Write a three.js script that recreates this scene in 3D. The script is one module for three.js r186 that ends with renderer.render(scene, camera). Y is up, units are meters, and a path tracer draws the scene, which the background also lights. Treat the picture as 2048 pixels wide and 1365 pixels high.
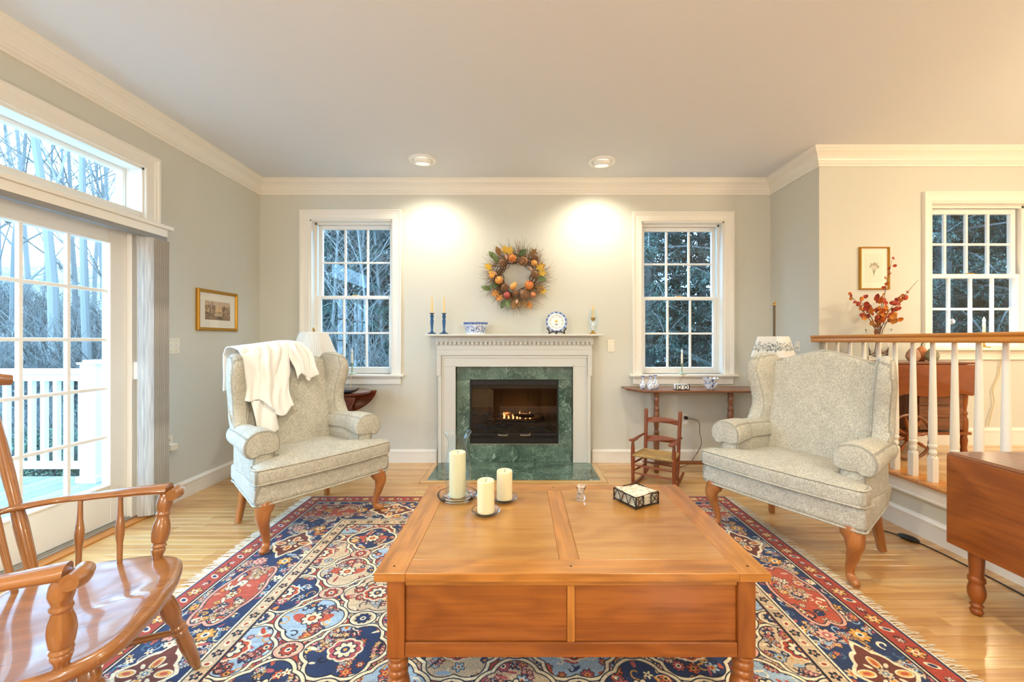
import * as THREE from 'three';
import { mergeGeometries, mergeVertices, toCreasedNormals } from 'three/addons/utils/BufferGeometryUtils.js';
import { RoundedBoxGeometry } from 'three/addons/geometries/RoundedBoxGeometry.js';
import { RectAreaLightUniformsLib } from 'three/addons/lights/RectAreaLightUniformsLib.js';

RectAreaLightUniformsLib.init();
const scene = new THREE.Scene();
const renderer = new THREE.WebGLRenderer();
renderer.toneMapping = THREE.LinearToneMapping;
renderer.toneMappingExposure = 1.07;
renderer.shadowMap.enabled = true;
renderer.shadowMap.type = THREE.PCFSoftShadowMap;

// camera: one-point perspective, eye 1.2 m above the living-room floor, lens shifted a little sideways
const FOC = 820, CX = 1042, CY = 682, EYE = 1.2;
const camera = new THREE.PerspectiveCamera(2 * Math.atan(682.5 / FOC) * 180 / Math.PI, 2048 / 1365, 0.05, 200);
camera.position.set(0, EYE, 0);
camera.lookAt(0, EYE, -1);
camera.setViewOffset(2048, 1365, 1024 - CX, 0, 2048, 1365);
camera.updateProjectionMatrix();

// dusk sky: even, bluish overcast
const SKY = new THREE.Color().setRGB(4.9, 9.6, 15.0);
scene.background = SKY;

// pixel (2048 x 1365 frame) at a known depth -> point
const P = (px, py, d) => new THREE.Vector3((px - CX) / FOC * d, EYE + (CY - py) / FOC * d, -d);
const V = (x, y, z) => new THREE.Vector3(x, y, z);

// main dimensions (metres)
const XL = -2.583, ZB = -4.05, XJ = 2.465, ZD = -3.39, XR = 6.2, ZF = 2.7, HC = 2.775, HP = 0.343;

// ---------- random numbers and noise ----------
function rng(seed) { let s = seed | 0; return () => { s = (s + 0x6d2b79f5) | 0; let t = Math.imul(s ^ (s >>> 15), 1 | s); t = (t + Math.imul(t ^ (t >>> 7), 61 | t)) ^ t; return ((t ^ (t >>> 14)) >>> 0) / 4294967296; }; }
const lerp = (a, b, t) => a + (b - a) * t, clamp = (x, a = 0, b = 1) => Math.min(b, Math.max(a, x));
const smooth = (a, b, x) => { const t = clamp((x - a) / (b - a)); return t * t * (3 - 2 * t); };
function hash2(x, y, s) { let h = Math.imul(x, 374761393) ^ Math.imul(y, 668265263) ^ Math.imul(s, 2246822519); h = Math.imul(h ^ (h >>> 13), 1274126177); return ((h ^ (h >>> 16)) >>> 0) / 4294967296; }
// value noise that repeats every px, py cells
function vnoise(x, y, px, py, s) {
  const x0 = Math.floor(x), y0 = Math.floor(y), fx = x - x0, fy = y - y0, u = fx * fx * (3 - 2 * fx), v = fy * fy * (3 - 2 * fy);
  const m = (a, p) => ((a % p) + p) % p, xa = m(x0, px), xb = m(x0 + 1, px), ya = m(y0, py), yb = m(y0 + 1, py);
  return lerp(lerp(hash2(xa, ya, s), hash2(xb, ya, s), u), lerp(hash2(xa, yb, s), hash2(xb, yb, s), u), v);
}
function fbm(x, y, px, py, s, oct = 4) { let a = 0.5, r = 0, n = 0; for (let i = 0; i < oct; i++) { r += a * vnoise(x, y, px, py, s + i * 17); n += a; x *= 2; y *= 2; px *= 2; py *= 2; a *= 0.5; } return r / n; }

// ---------- textures ----------
function dataTex(w, h, f, srgb = true) {
  const d = new Uint8Array(w * h * 4);
  for (let y = 0; y < h; y++) for (let x = 0; x < w; x++) { const c = f(x / w, y / h), o = (y * w + x) * 4; for (let k = 0; k < 3; k++) d[o + k] = clamp(c[k], 0, 255); d[o + 3] = 255; }
  const t = new THREE.DataTexture(d, w, h);
  t.magFilter = THREE.LinearFilter; t.minFilter = THREE.LinearMipmapLinearFilter; t.generateMipmaps = true;
  t.wrapS = t.wrapT = THREE.RepeatWrapping; if (srgb) t.colorSpace = THREE.SRGBColorSpace; t.needsUpdate = true; return t;
}
function canvasTex(w, h, draw, repeat = false) {
  const c = document.createElement('canvas'); c.width = w; c.height = h; draw(c.getContext('2d'), w, h);
  const t = new THREE.CanvasTexture(c); t.colorSpace = THREE.SRGBColorSpace; t.magFilter = THREE.LinearFilter; if (repeat) t.wrapS = t.wrapT = THREE.RepeatWrapping; return t;
}
const hex = (h) => [(h >> 16) & 255, (h >> 8) & 255, h & 255];
const mixc = (a, b, t) => [lerp(a[0], b[0], t), lerp(a[1], b[1], t), lerp(a[2], b[2], t)];
// wood: u runs along the grain; one repeat = size metres
function woodTex(light, dark, seed, { w = 1024, h = 512, rings = 9, streak = 90, knots = 0.5, fine = 0.35 } = {}) {
  const L = hex(light), D = hex(dark);
  return dataTex(w, h, (u, v) => {
    const warp = fbm(u * 3, v * 4, 3, 4, seed, 3) * 1.2 * knots + fbm(u * 8, v * 3, 8, 3, seed + 5, 2) * 0.25 * knots;
    const r = Math.sin((v * rings + warp * 2.2) * Math.PI * 2) * 0.5 + 0.5;
    const st = fbm(u * 6, v * streak, 6, streak, seed + 9, 3), pore = vnoise(u * 40, v * streak * 3, 40, streak * 3, seed + 21);
    const broad = fbm(u * 2, v * 5, 2, 5, seed + 31, 2);
    let t = 0.28 * r + fine * (st - 0.5) * 1.8 + 0.35 * (broad - 0.3);
    if (pore > 0.86) t += 0.25 * (pore - 0.86) / 0.14 * fine * 2;
    return mixc(L, D, clamp(t, 0, 1));
  });
}
const withRepeat = (t, sx, sy, rot = 0) => { const c = t.clone(); c.repeat.set(sx, sy); c.rotation = rot; c.needsUpdate = true; return c; };

// ---------- geometry helpers ----------
// texture coordinates in metres, by the way a face points; the texture's u follows the grain axis
function mapUV(g, grain = 'x', ox = 0, oy = 0) {
  const p = g.attributes.position, n = g.attributes.normal, uv = new Float32Array(p.count * 2), gi = 'xyz'.indexOf(grain);
  for (let i = 0; i < p.count; i++) {
    const N = [Math.abs(n.getX(i)), Math.abs(n.getY(i)), Math.abs(n.getZ(i))], Q = [p.getX(i), p.getY(i), p.getZ(i)];
    const k = N[0] > N[1] && N[0] > N[2] ? 0 : N[1] > N[2] ? 1 : 2;
    let a, b; if (k === gi) { a = (k + 1) % 3; b = (k + 2) % 3; } else { a = gi; b = 3 - k - gi; }
    uv[i * 2] = Q[a] + ox; uv[i * 2 + 1] = Q[b] + oy;
  }
  g.setAttribute('uv', new THREE.BufferAttribute(uv, 2)); return g;
}
const flatGeo = (g) => g.index ? g.toNonIndexed() : g;
function merge(list) { const l = list.map((g) => { g = flatGeo(g); for (const k of Object.keys(g.attributes)) if (!['position', 'normal', 'uv', 'color'].includes(k)) g.deleteAttribute(k); if (!g.attributes.uv) mapUV(g); return g; }); return l.length === 1 ? l[0] : mergeGeometries(l, false); }
// box from corner to corner
function bx(x0, x1, y0, y1, z0, z1, r = 0, grain = 'x', ox = 0, oy = 0) {
  const w = x1 - x0, h = y1 - y0, d = z1 - z0;
  const g = r > 0 ? new RoundedBoxGeometry(w, h, d, 2, Math.min(r, w / 2.01, h / 2.01, d / 2.01)) : new THREE.BoxGeometry(w, h, d);
  g.translate((x0 + x1) / 2, (y0 + y1) / 2, (z0 + z1) / 2); return mapUV(g, grain, ox, oy);
}
// board with chamfered upper edges; w along x, t thick, l along z, upper face at y = 0
function plankGeo(w, t, l, c = 0.0012) {
  const X = w / 2, Z = l / 2, q = [], v = (x, y, z) => [x, y, z];
  const ring = (x, y, z) => [v(-x, y, z), v(x, y, z), v(x, y, -z), v(-x, y, -z)];
  const A = ring(X, -t, Z), B = ring(X, -c, Z), C = ring(X - c, 0, Z - c);
  const quad = (a, b, c2, d) => q.push(...a, ...b, ...c2, ...a, ...c2, ...d);
  for (let i = 0; i < 4; i++) { const j = (i + 1) % 4; quad(A[i], A[j], B[j], B[i]); quad(B[i], B[j], C[j], C[i]); }
  quad(C[0], C[1], C[2], C[3]);
  const g = new THREE.BufferGeometry(); g.setAttribute('position', new THREE.Float32BufferAttribute(q, 3)); g.computeVertexNormals(); return g;
}
function lathe(profile, seg = 32) { const g = new THREE.LatheGeometry(profile.map(([r, y]) => new THREE.Vector2(Math.max(r, 1e-5), y)), seg); return g; }
// finer, rounded version of a (value, radius) list
function splined(list, n = 4) {
  const out = []; const at = (i) => list[clamp(i, 0, list.length - 1)];
  for (let i = 0; i < list.length - 1; i++) for (let k = 0; k < n; k++) {
    const t = k / n, a = at(i - 1), b = at(i), c = at(i + 1), d = at(i + 2);
    out.push(b.map((_, j) => { if (j === 0) return lerp(b[0], c[0], t); const m0 = (c[j] - a[j]) * 0.35, m1 = (d[j] - b[j]) * 0.35; return (2 * t ** 3 - 3 * t ** 2 + 1) * b[j] + (t ** 3 - 2 * t ** 2 + t) * m0 + (-2 * t ** 3 + 3 * t ** 2) * c[j] + (t ** 3 - t ** 2) * m1; }));
  }
  out.push(list[list.length - 1]); return out;
}
// turned piece from A to B; profile [[t, radius], ...]
function turned(A, B, profile, seg = 16, soft = 3) {
  const L = A.distanceTo(B), pr = soft > 1 ? splined(profile, soft) : profile;
  const g = lathe([[0, pr[0][0] * L], ...pr.map(([t, r]) => [r, t * L]), [0, pr[pr.length - 1][0] * L]], seg);
  const uv = g.attributes.uv; for (let i = 0; i < uv.count; i++) { const u = uv.getX(i), y = g.attributes.position.getY(i); uv.setXY(i, y, u * 0.12); }
  g.applyQuaternion(new THREE.Quaternion().setFromUnitVectors(V(0, 1, 0), B.clone().sub(A).normalize())); g.translate(A.x, A.y, A.z); return g;
}
// tube through points with a radius for each point; flat squeezes it across its second axis
function tube(points, radii, seg = 10, n = 0, { flat = 1, up = null, closed = false, caps = true } = {}) {
  const c = new THREE.CatmullRomCurve3(points, closed, 'catmullrom', 0.5); n = n || (points.length - 1) * 6;
  const R = (t) => { if (typeof radii === 'number') return radii; const k = clamp(t, 0, 1) * (radii.length - 1), i = Math.min(Math.floor(k), radii.length - 2), f = k - i; const s = f * f * (3 - 2 * f); return lerp(radii[i], radii[i + 1], s); };
  const pos = [], uv = [], idx = []; let N = null; let len = 0, last = null;
  for (let i = 0; i <= n; i++) {
    const t = i / n, p = c.getPoint(t), T = c.getTangent(t);
    if (last) len += p.distanceTo(last); last = p;
    if (up) N = V(0, 0, 0).crossVectors(up, T).normalize();
    else if (!N) N = (Math.abs(T.y) < 0.9 ? V(0, 1, 0) : V(1, 0, 0)).cross(T).normalize(); else N.sub(T.clone().multiplyScalar(N.dot(T))).normalize();
    const Bn = V(0, 0, 0).crossVectors(T, N).normalize(), r = R(t);
    for (let k = 0; k <= seg; k++) { const a = k / seg * Math.PI * 2, ca = Math.cos(a) * r, sa = Math.sin(a) * r * flat; pos.push(p.x + N.x * ca + Bn.x * sa, p.y + N.y * ca + Bn.y * sa, p.z + N.z * ca + Bn.z * sa); uv.push(len, k / seg * Math.max(r * 6, 0.02)); }
  }
  for (let i = 0; i < n; i++) for (let k = 0; k < seg; k++) { const a = i * (seg + 1) + k, b = a + seg + 1; idx.push(a, a + 1, b, b, a + 1, b + 1); }
  if (caps && !closed) for (const e of [0, n]) {
    const p = c.getPoint(e / n), o = pos.length / 3; pos.push(p.x, p.y, p.z); uv.push(0, 0);
    const base = e * (seg + 1); const o2 = pos.length / 3; for (let k = 0; k <= seg; k++) { pos.push(pos[(base + k) * 3], pos[(base + k) * 3 + 1], pos[(base + k) * 3 + 2]); uv.push(k / seg * 0.02, 0.01); }
    for (let k = 0; k < seg; k++) e ? idx.push(o, o2 + k, o2 + k + 1) : idx.push(o, o2 + k + 1, o2 + k);
  }
  const g = new THREE.BufferGeometry(); g.setAttribute('position', new THREE.Float32BufferAttribute(pos, 3)); g.setAttribute('uv', new THREE.Float32BufferAttribute(uv, 2)); g.setIndex(idx); g.computeVertexNormals(); return g;
}
// surface through a grid of points f(u, v), with thickness t
function sheet(f, nu, nv, t = 0, uvs = [1, 1]) {
  const pos = [], uv = [], idx = [];
  for (let j = 0; j <= nv; j++) for (let i = 0; i <= nu; i++) { const p = f(i / nu, j / nv); pos.push(p.x, p.y, p.z); uv.push(i / nu * uvs[0], j / nv * uvs[1]); }
  for (let j = 0; j < nv; j++) for (let i = 0; i < nu; i++) { const a = j * (nu + 1) + i, b = a + 1, c = a + nu + 1, d = c + 1; idx.push(a, b, d, a, d, c); }
  let g = new THREE.BufferGeometry(); g.setAttribute('position', new THREE.Float32BufferAttribute(pos, 3)); g.setAttribute('uv', new THREE.Float32BufferAttribute(uv, 2)); g.setIndex(idx); g.computeVertexNormals();
  if (!t) return g;
  const n = g.attributes.normal, cnt = pos.length / 3, P2 = pos.slice(), U2 = uv.concat(uv), I2 = idx.slice();
  for (let i = 0; i < cnt; i++) P2.push(pos[i * 3] - n.getX(i) * t, pos[i * 3 + 1] - n.getY(i) * t, pos[i * 3 + 2] - n.getZ(i) * t);
  for (let i = 0; i < idx.length; i += 3) I2.push(idx[i] + cnt, idx[i + 2] + cnt, idx[i + 1] + cnt);
  const edge = []; for (let i = 0; i < nu; i++) edge.push([i + 1, i], [nv * (nu + 1) + i, nv * (nu + 1) + i + 1]); for (let j = 0; j < nv; j++) edge.push([j * (nu + 1), (j + 1) * (nu + 1)], [(j + 1) * (nu + 1) + nu, j * (nu + 1) + nu]);
  for (const [a, b] of edge) I2.push(a, b, b + cnt, a, b + cnt, a + cnt);
  g = new THREE.BufferGeometry(); g.setAttribute('position', new THREE.Float32BufferAttribute(P2, 3)); g.setAttribute('uv', new THREE.Float32BufferAttribute(U2, 2)); g.setIndex(I2); g.computeVertexNormals(); return g;
}
// cushion: plan outline [[x, z], ...] counter-clockwise, from y0 to y1, rounded edge r, crowned upper face
function pillow(outline, y0, y1, r, crown = 0, crownBelow = 0, inset = 10) {
  const n = outline.length, pos = [], idx = []; let cx = 0, cz = 0; for (const [x, z] of outline) { cx += x / n; cz += z / n; }
  const H = y1 - y0; r = Math.min(r, H / 2); const rings = [];
  const ex = Math.max(...outline.map(([x]) => Math.abs(x - cx))), ez = Math.max(...outline.map(([, z]) => Math.abs(z - cz)));
  for (let k = inset; k >= 1; k--) { const s = 1 - k / inset; rings.push([s, null, -1]); }
  for (let k = 0; k <= 6; k++) { const a = -Math.PI / 2 + k / 6 * Math.PI / 2; rings.push([1, r * (1 - Math.cos(a)), y0 + r + r * Math.sin(a)]); }
  for (let k = 0; k <= 6; k++) { const a = k / 6 * Math.PI / 2; rings.push([1, r * (1 - Math.cos(a)), y1 - r + r * Math.sin(a)]); }
  for (let k = 1; k <= inset; k++) { const s = 1 - k / inset; rings.push([s, null, 1]); }
  for (const [s, e, y] of rings) for (const [x, z] of outline) {
    const inx = (ex - r) / ex, inz = (ez - r) / ez;
    if (e === null) { const Y = y > 0 ? y1 + crown * (1 - s * s) : y0 - crownBelow * (1 - s * s); pos.push(cx + (x - cx) * s * inx, Y, cz + (z - cz) * s * inz); }
    else pos.push(cx + (x - cx) * (ex - e) / ex, y, cz + (z - cz) * (ez - e) / ez);
  }
  for (let k = 0; k < rings.length - 1; k++) for (let i = 0; i < n; i++) { const a = k * n + i, b = k * n + (i + 1) % n, c = a + n, d = b + n; idx.push(a, c, b, b, c, d); }
  const g = new THREE.BufferGeometry(); g.setAttribute('position', new THREE.Float32BufferAttribute(pos, 3)); g.setIndex(idx); g.computeVertexNormals(); return mapUV(g, 'x');
}
function shapeOf(pts, curve = false) { const s = new THREE.Shape(); if (curve) { s.moveTo(pts[0][0], pts[0][1]); s.splineThru(pts.slice(1).concat([pts[0]]).map(([x, y]) => new THREE.Vector2(x, y))); } else { pts.forEach(([x, y], i) => i ? s.lineTo(x, y) : s.moveTo(x, y)); s.closePath(); } return s; }
// points along a smooth closed outline
function outline(pts, n = 96, tension = 0.5) { const c = new THREE.CatmullRomCurve3(pts.map(([x, z]) => V(x, 0, z)), true, 'catmullrom', tension); return c.getSpacedPoints(n).slice(0, n).map((p) => [p.x, p.z]); }
// flat shape pulled out along z from -d/2 to d/2 with a rounded edge
function puff(shape, d, r, segs = 4, curve = 16, crease = 0.9) {
  let g = new THREE.ExtrudeGeometry(shape, { depth: Math.max(d - 2 * r, 0.0005), bevelEnabled: r > 0, bevelThickness: r, bevelSize: r, bevelOffset: -r, bevelSegments: segs, curveSegments: curve });
  g.translate(0, 0, -Math.max(d - 2 * r, 0.0005) / 2); g.deleteAttribute('uv'); g.deleteAttribute('normal'); g = mergeVertices(g, 1e-5); g = toCreasedNormals(g, crease); return mapUV(g);
}
// moulding: profile [[out, y], ...] carried along floor points [[x, z], ...]; the room lies on the side to the right of the walk
function sweep(path, profile, closed = false) {
  const n = path.length, nor = (a, b) => { const dx = b[0] - a[0], dz = b[1] - a[1], l = Math.hypot(dx, dz); return [-dz / l, dx / l]; };
  const pts = path.map((p, i) => {
    const a = i > 0 ? nor(path[i - 1], p) : closed ? nor(path[n - 1], p) : null, b = i < n - 1 ? nor(p, path[i + 1]) : closed ? nor(p, path[0]) : null;
    if (!a) return b; if (!b) return a; const k = 1 + a[0] * b[0] + a[1] * b[1]; return [(a[0] + b[0]) / k, (a[1] + b[1]) / k];
  });
  const q = [], at = (i, j) => { const [o, y] = profile[j]; return [path[i][0] + pts[i][0] * o, y, path[i][1] + pts[i][1] * o]; };
  const quad = (a, b, c, d) => q.push(...a, ...b, ...c, ...a, ...c, ...d);
  for (let i = 0; i < (closed ? n : n - 1); i++) { const k = (i + 1) % n; for (let j = 0; j < profile.length - 1; j++) quad(at(i, j), at(k, j), at(k, j + 1), at(i, j + 1)); }
  if (!closed) for (const e of [0, n - 1]) { const c = profile.map((_, j) => at(e, j)); for (let j = 1; j < c.length - 1; j++) e ? q.push(...c[0], ...c[j + 1], ...c[j]) : q.push(...c[0], ...c[j], ...c[j + 1]); }
  const g = new THREE.BufferGeometry(); g.setAttribute('position', new THREE.Float32BufferAttribute(q, 3)); g.computeVertexNormals(); return mapUV(g, 'x');
}

// ---------- scene objects ----------
const taken = new Map();
function numbered(name) { const k = taken.get(name) ?? 0; taken.set(name, k + 1); return k ? name + '_' + String(k).padStart(3, '0') : name; }
function lit(m) { m.castShadow = true; m.receiveShadow = true; return m; }
function obj(name, geos, mat, parent = scene) {
  const g = Array.isArray(geos) ? merge(geos) : (geos.attributes.uv ? geos : mapUV(geos));
  const m = lit(new THREE.Mesh(g, mat)); m.name = parent === scene ? numbered(name) : name; parent.add(m); return m;
}
function grp(name, parent) { const g = new THREE.Group(); g.name = name; parent.add(g); return g; }
function thing(name, label, category, [x, y, z] = [0, 0, 0], turn = 0, group) {
  const o = new THREE.Group(); o.name = numbered(name); scene.add(o); o.position.set(x, y, z); o.rotation.y = turn; o.userData = { label, category }; if (group) o.userData.group = group; return o;
}
function tag(o, label, category, group, kind) { Object.assign(o.userData, { label, category }); if (group) o.userData.group = group; if (kind) o.userData.kind = kind; return o; }
function struct(name, geos, mat, label, category) { const m = obj(name, geos, mat); m.userData = { kind: 'structure', label, category }; return m; }
function structGroup(name, label, category) { const o = thing(name, label, category); o.userData.kind = 'structure'; return o; }
function dup(root, [x, y, z], turn, label, group) { const r = root.clone(); r.name = numbered(root.name.replace(/_\d{3}$/, '')); scene.add(r); r.position.set(x, y, z); r.rotation.y = turn; r.userData = { ...root.userData }; if (label) r.userData.label = label; if (group) r.userData.group = group; return r; }

// ================= materials =================
const S = (o) => new THREE.MeshStandardMaterial(o), PH = (o) => new THREE.MeshPhysicalMaterial(o);
const grainNoise = dataTex(256, 256, (u, v) => { const n = 110 + 90 * fbm(u * 32, v * 32, 32, 32, 3, 3); return [n, n, n]; }, false);
const paintBump = withRepeat(grainNoise, 3, 3);
const oakTex = woodTex(0xe0b87c, 0xab783f, 11, { rings: 5, streak: 70, knots: 0.7, fine: 0.3 });
const panelTex = woodTex(0xb07c3e, 0x885624, 29, { rings: 3, streak: 60, knots: 1.2, fine: 0.3 });
const cherryTex = woodTex(0xb88040, 0x744715, 23, { rings: 4, streak: 60, knots: 1.1, fine: 0.34 });
const walnutTex = woodTex(0x8a5636, 0x4a2a18, 37, { rings: 6, streak: 80, knots: 0.7, fine: 0.4 });
const mapleTex = woodTex(0xb47d4c, 0x80512a, 41, { rings: 5, streak: 60, knots: 0.6, fine: 0.3 });
const M = {};
M.wall = S({ color: 0xd6d3c6, roughness: 0.85, bumpMap: paintBump, bumpScale: 0.0004 });
M.ceiling = S({ color: 0xdfe0e0, roughness: 0.9, bumpMap: paintBump, bumpScale: 0.0003 });
M.trim = PH({ color: 0xf1ebdf, roughness: 0.38, clearcoat: 0.15, clearcoatRoughness: 0.3 });
M.mantel = PH({ color: 0xd9d6cc, roughness: 0.42 });
M.sash = PH({ color: 0xf3f1ec, roughness: 0.35 });
M.glass = PH({ color: 0xffffff, roughness: 0.0, transmission: 1, thickness: 0, ior: 1.5 });
M.oak = [0xffffff, 0xf7eadb, 0xfff6e4, 0xefdcc4, 0xfdf0dc, 0xe8d2b6].map((c, i) => PH({ color: c, map: withRepeat(oakTex, 0.9, 2.2), roughness: 0.3 + 0.015 * i, clearcoat: 0.7, clearcoatRoughness: 0.16 }));
M.rail = PH({ color: 0xf2c687, map: withRepeat(oakTex, 1, 5), roughness: 0.35, clearcoat: 0.4, clearcoatRoughness: 0.25 });
M.cherry = PH({ color: 0xd8b48c, map: withRepeat(cherryTex, 1, 2.2), roughness: 0.3, clearcoat: 0.5, clearcoatRoughness: 0.18 });
M.cherryRed = PH({ color: 0xd0a068, map: withRepeat(cherryTex, 0.8, 1.6), roughness: 0.34, clearcoat: 0.35, clearcoatRoughness: 0.25 });
M.walnut = PH({ color: 0xffffff, map: withRepeat(walnutTex, 1, 3), roughness: 0.35, clearcoat: 0.3, clearcoatRoughness: 0.25 });
M.maple = PH({ color: 0xe8dcc8, map: withRepeat(mapleTex, 1.2, 3), roughness: 0.24, clearcoat: 1, clearcoatRoughness: 0.07 });
M.brass = S({ color: 0xc79a4b, roughness: 0.28, metalness: 1 });
M.black = S({ color: 0x1c1a19, roughness: 0.45, metalness: 0.3 });
M.darkIron = S({ color: 0x2a2522, roughness: 0.5, metalness: 0.6 });
M.plastic = S({ color: 0xece4cf, roughness: 0.4 });
M.white = S({ color: 0xf4f2ec, roughness: 0.5 });

// ================= room shell =================
const rect = (s, a, b, c, d) => { s.moveTo(a, c); s.lineTo(b, c); s.lineTo(b, d); s.lineTo(a, d); s.closePath(); return s; };
function wallGeo(a, b, c, d, holes, t) { // wall in its own x/y plane, thick t behind z = 0
  const s = rect(new THREE.Shape(), a, b, c, d); for (const h of holes) s.holes.push(rect(new THREE.Path(), ...h));
  const g = new THREE.ExtrudeGeometry(s, { depth: t, bevelEnabled: false }); g.translate(0, 0, -t); return mapUV(g);
}
const WT = 0.18;
const win1 = [-2.083, -1.27, 0.874, 2.40], win2 = [1.19, 2.004, 0.874, 2.38], win3 = [3.39, 4.26, 1.146, 2.353];
const fireHole = [-0.503, 0.369, 0.189, 0.821];
const doorHole = [0.95, 2.809, 0.0, 2.385];       // depth range and height of the opening in the wall with the glass door
struct('wall_back', wallGeo(XL - WT, XJ + WT, -0.1, HC, [win1, win2, fireHole], WT).translate(0, 0, ZB), M.wall, 'pale greige painted wall behind the fireplace', 'wall');
{ const g = wallGeo(-ZF, -ZB, -0.1, HC, [doorHole], WT); g.rotateY(Math.PI / 2); g.translate(XL, 0, 0); struct('wall_left', g, M.wall, 'greige painted wall with the glass door to the deck', 'wall'); }
{ const g = bx(XJ, XJ + WT, -0.1, HC, ZB, ZD); struct('wall_right', g, M.wall, 'short return wall between fireplace wall and dining wall', 'wall'); }
struct('wall_dining_back', wallGeo(XJ + WT, XR + WT, -0.1, HC, [win3], WT).translate(0, 0, ZD), M.wall, 'warm painted wall of the raised dining area', 'wall');
struct('wall_dining_right', bx(XR, XR + WT, -0.1, HC, ZD, ZF), M.wall, 'far side wall of the raised dining area', 'wall');
struct('wall_front', bx(XL - WT, XR + WT, -0.1, HC, ZF, ZF + WT), M.wall, 'painted wall opposite the fireplace', 'wall');
struct('ceiling', bx(XL - WT, XR + WT, HC, HC + 0.15, ZB - WT, ZF + WT), M.ceiling, 'smooth off-white ceiling', 'ceiling');

// crown moulding
const crown = [[0, HC - 0.135], [0.012, HC - 0.135], [0.012, HC - 0.115], [0.02, HC - 0.112], [0.022, HC - 0.1], [0.03, HC - 0.094], [0.036, HC - 0.08], [0.048, HC - 0.062], [0.064, HC - 0.047], [0.08, HC - 0.037], [0.088, HC - 0.034], [0.09, HC - 0.024], [0.1, HC - 0.02], [0.1, HC - 0.008], [0.108, HC - 0.006], [0.108, HC], [0, HC]];
struct('trim_1', sweep([[XL, ZF], [XL, ZB], [XJ, ZB], [XJ, ZD], [XR, ZD], [XR, ZF]], crown), M.trim, 'cream crown moulding along the ceiling edge', 'moulding');
// baseboards
const base = (y, h = 0.13) => [[0, y], [0.016, y], [0.016, y + h - 0.03], [0.02, y + h - 0.028], [0.02, y + h - 0.018], [0.014, y + h - 0.01], [0.008, y + h], [0, y + h]];
struct('baseboard_left', sweep([[XL, -2.92], [XL, ZB], [-0.83, ZB]], base(0)), M.trim, 'white baseboard from the glass door round to the mantel', 'baseboard');
struct('baseboard_right', sweep([[0.70, ZB], [XJ, ZB], [XJ, ZF]], base(0)), M.trim, 'white baseboard under the window table and along the platform', 'baseboard');
struct('baseboard_dining', sweep([[XJ, ZD], [XR, ZD], [XR, ZF]], base(HP, 0.14)), M.trim, 'white baseboard of the raised dining area', 'baseboard');

// floors: boards are parts
function boards(parentName, label, x0, x1, z0, z1, y, seed, rank, slabY, holeTest) {
  const R = rng(seed), g = structGroup(parentName, label, 'floor');
  obj('subfloor', bx(x0, x1, slabY, y - 0.016, z0, z1), S({ color: 0x6b4d30, roughness: 0.9 }), g);
  const W = 0.0575, lens = [0.42, 0.6, 0.78, 0.95, 1.15, 1.4], cache = new Map(), list = [];
  for (let z = z1; z > z0 + 0.002; z -= W) {
    const w = Math.min(W, z - z0); let x = x0 - R() * 0.9;
    while (x < x1 - 0.03) {
      let k = Math.floor(R() * 6), l = lens[k]; const a = Math.max(x, x0), b = Math.min(x + l, x1);
      for (const [p, q] of holeTest ? holeTest(a, b, z - w / 2) : [[a, b]]) if (q - p > 0.01) list.push({ a: p, b: q, z, w, m: Math.floor(R() * 6), o: Math.floor(R() * 5) });
      x += l;
    }
  }
  for (const p of list) p.r = rank((p.a + p.b) / 2, p.z - p.w / 2, p.b - p.a);
  list.sort((p, q) => q.r - p.r);
  const rest = [[], [], [], [], [], []];
  list.forEach((p, i) => {
    const key = [(p.b - p.a).toFixed(3), p.w.toFixed(4), p.o].join();
    if (!cache.has(key)) cache.set(key, mapUV(plankGeo(p.b - p.a - 0.0006, 0.016, p.w - 0.0006), 'x', p.o * 0.37, p.o * 0.213));
    const geo = cache.get(key);
    if (i < 300 && p.r > 0) { const m = obj('floorboard', geo, M.oak[p.m], g); m.position.set((p.a + p.b) / 2, y, p.z - p.w / 2); }
    else rest[p.m].push(geo.clone().translate((p.a + p.b) / 2, y, p.z - p.w / 2));
  });
  rest.forEach((l, i) => { if (l.length) { const m = obj('floorboards_beyond', l, M.oak[i], g); m.userData.kind = 'stuff'; } });
  return g;
}
const RUG = { x0: -1.6, x1: 1.56, z0: -3.14, z1: -0.74 };
const HEARTH = { x0: -0.804, x1: 0.68, z0: ZB, z1: -3.527 };
const seen = (x, z, l, hidden) => { const d = -z; if (d < 1.15 || Math.abs(x) > d * 1.34 + l / 2 || hidden) return -1; return l / (d * d * d); };
boards('floor', 'honey-coloured narrow wooden strip floor', XL, XJ, ZB, ZF, 0, 5,
  (x, z, l) => seen(x, z, l, x > RUG.x0 + l / 2 && x < RUG.x1 - l / 2 && z > RUG.z0 && z < RUG.z1), -0.2,
  (a, b, z) => (z < -3.47 && b > -0.862 && a < 0.738) ? [[a, Math.min(b, -0.862)], [Math.max(a, 0.738), b]] : [[a, b]]);
boards('floor_dining', 'raised honey-coloured wooden strip floor of the dining area', XJ + 0.1, XR, ZD, ZF, HP, 9, (x, z, l) => seen(x, z, l, false), -0.2);
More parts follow.
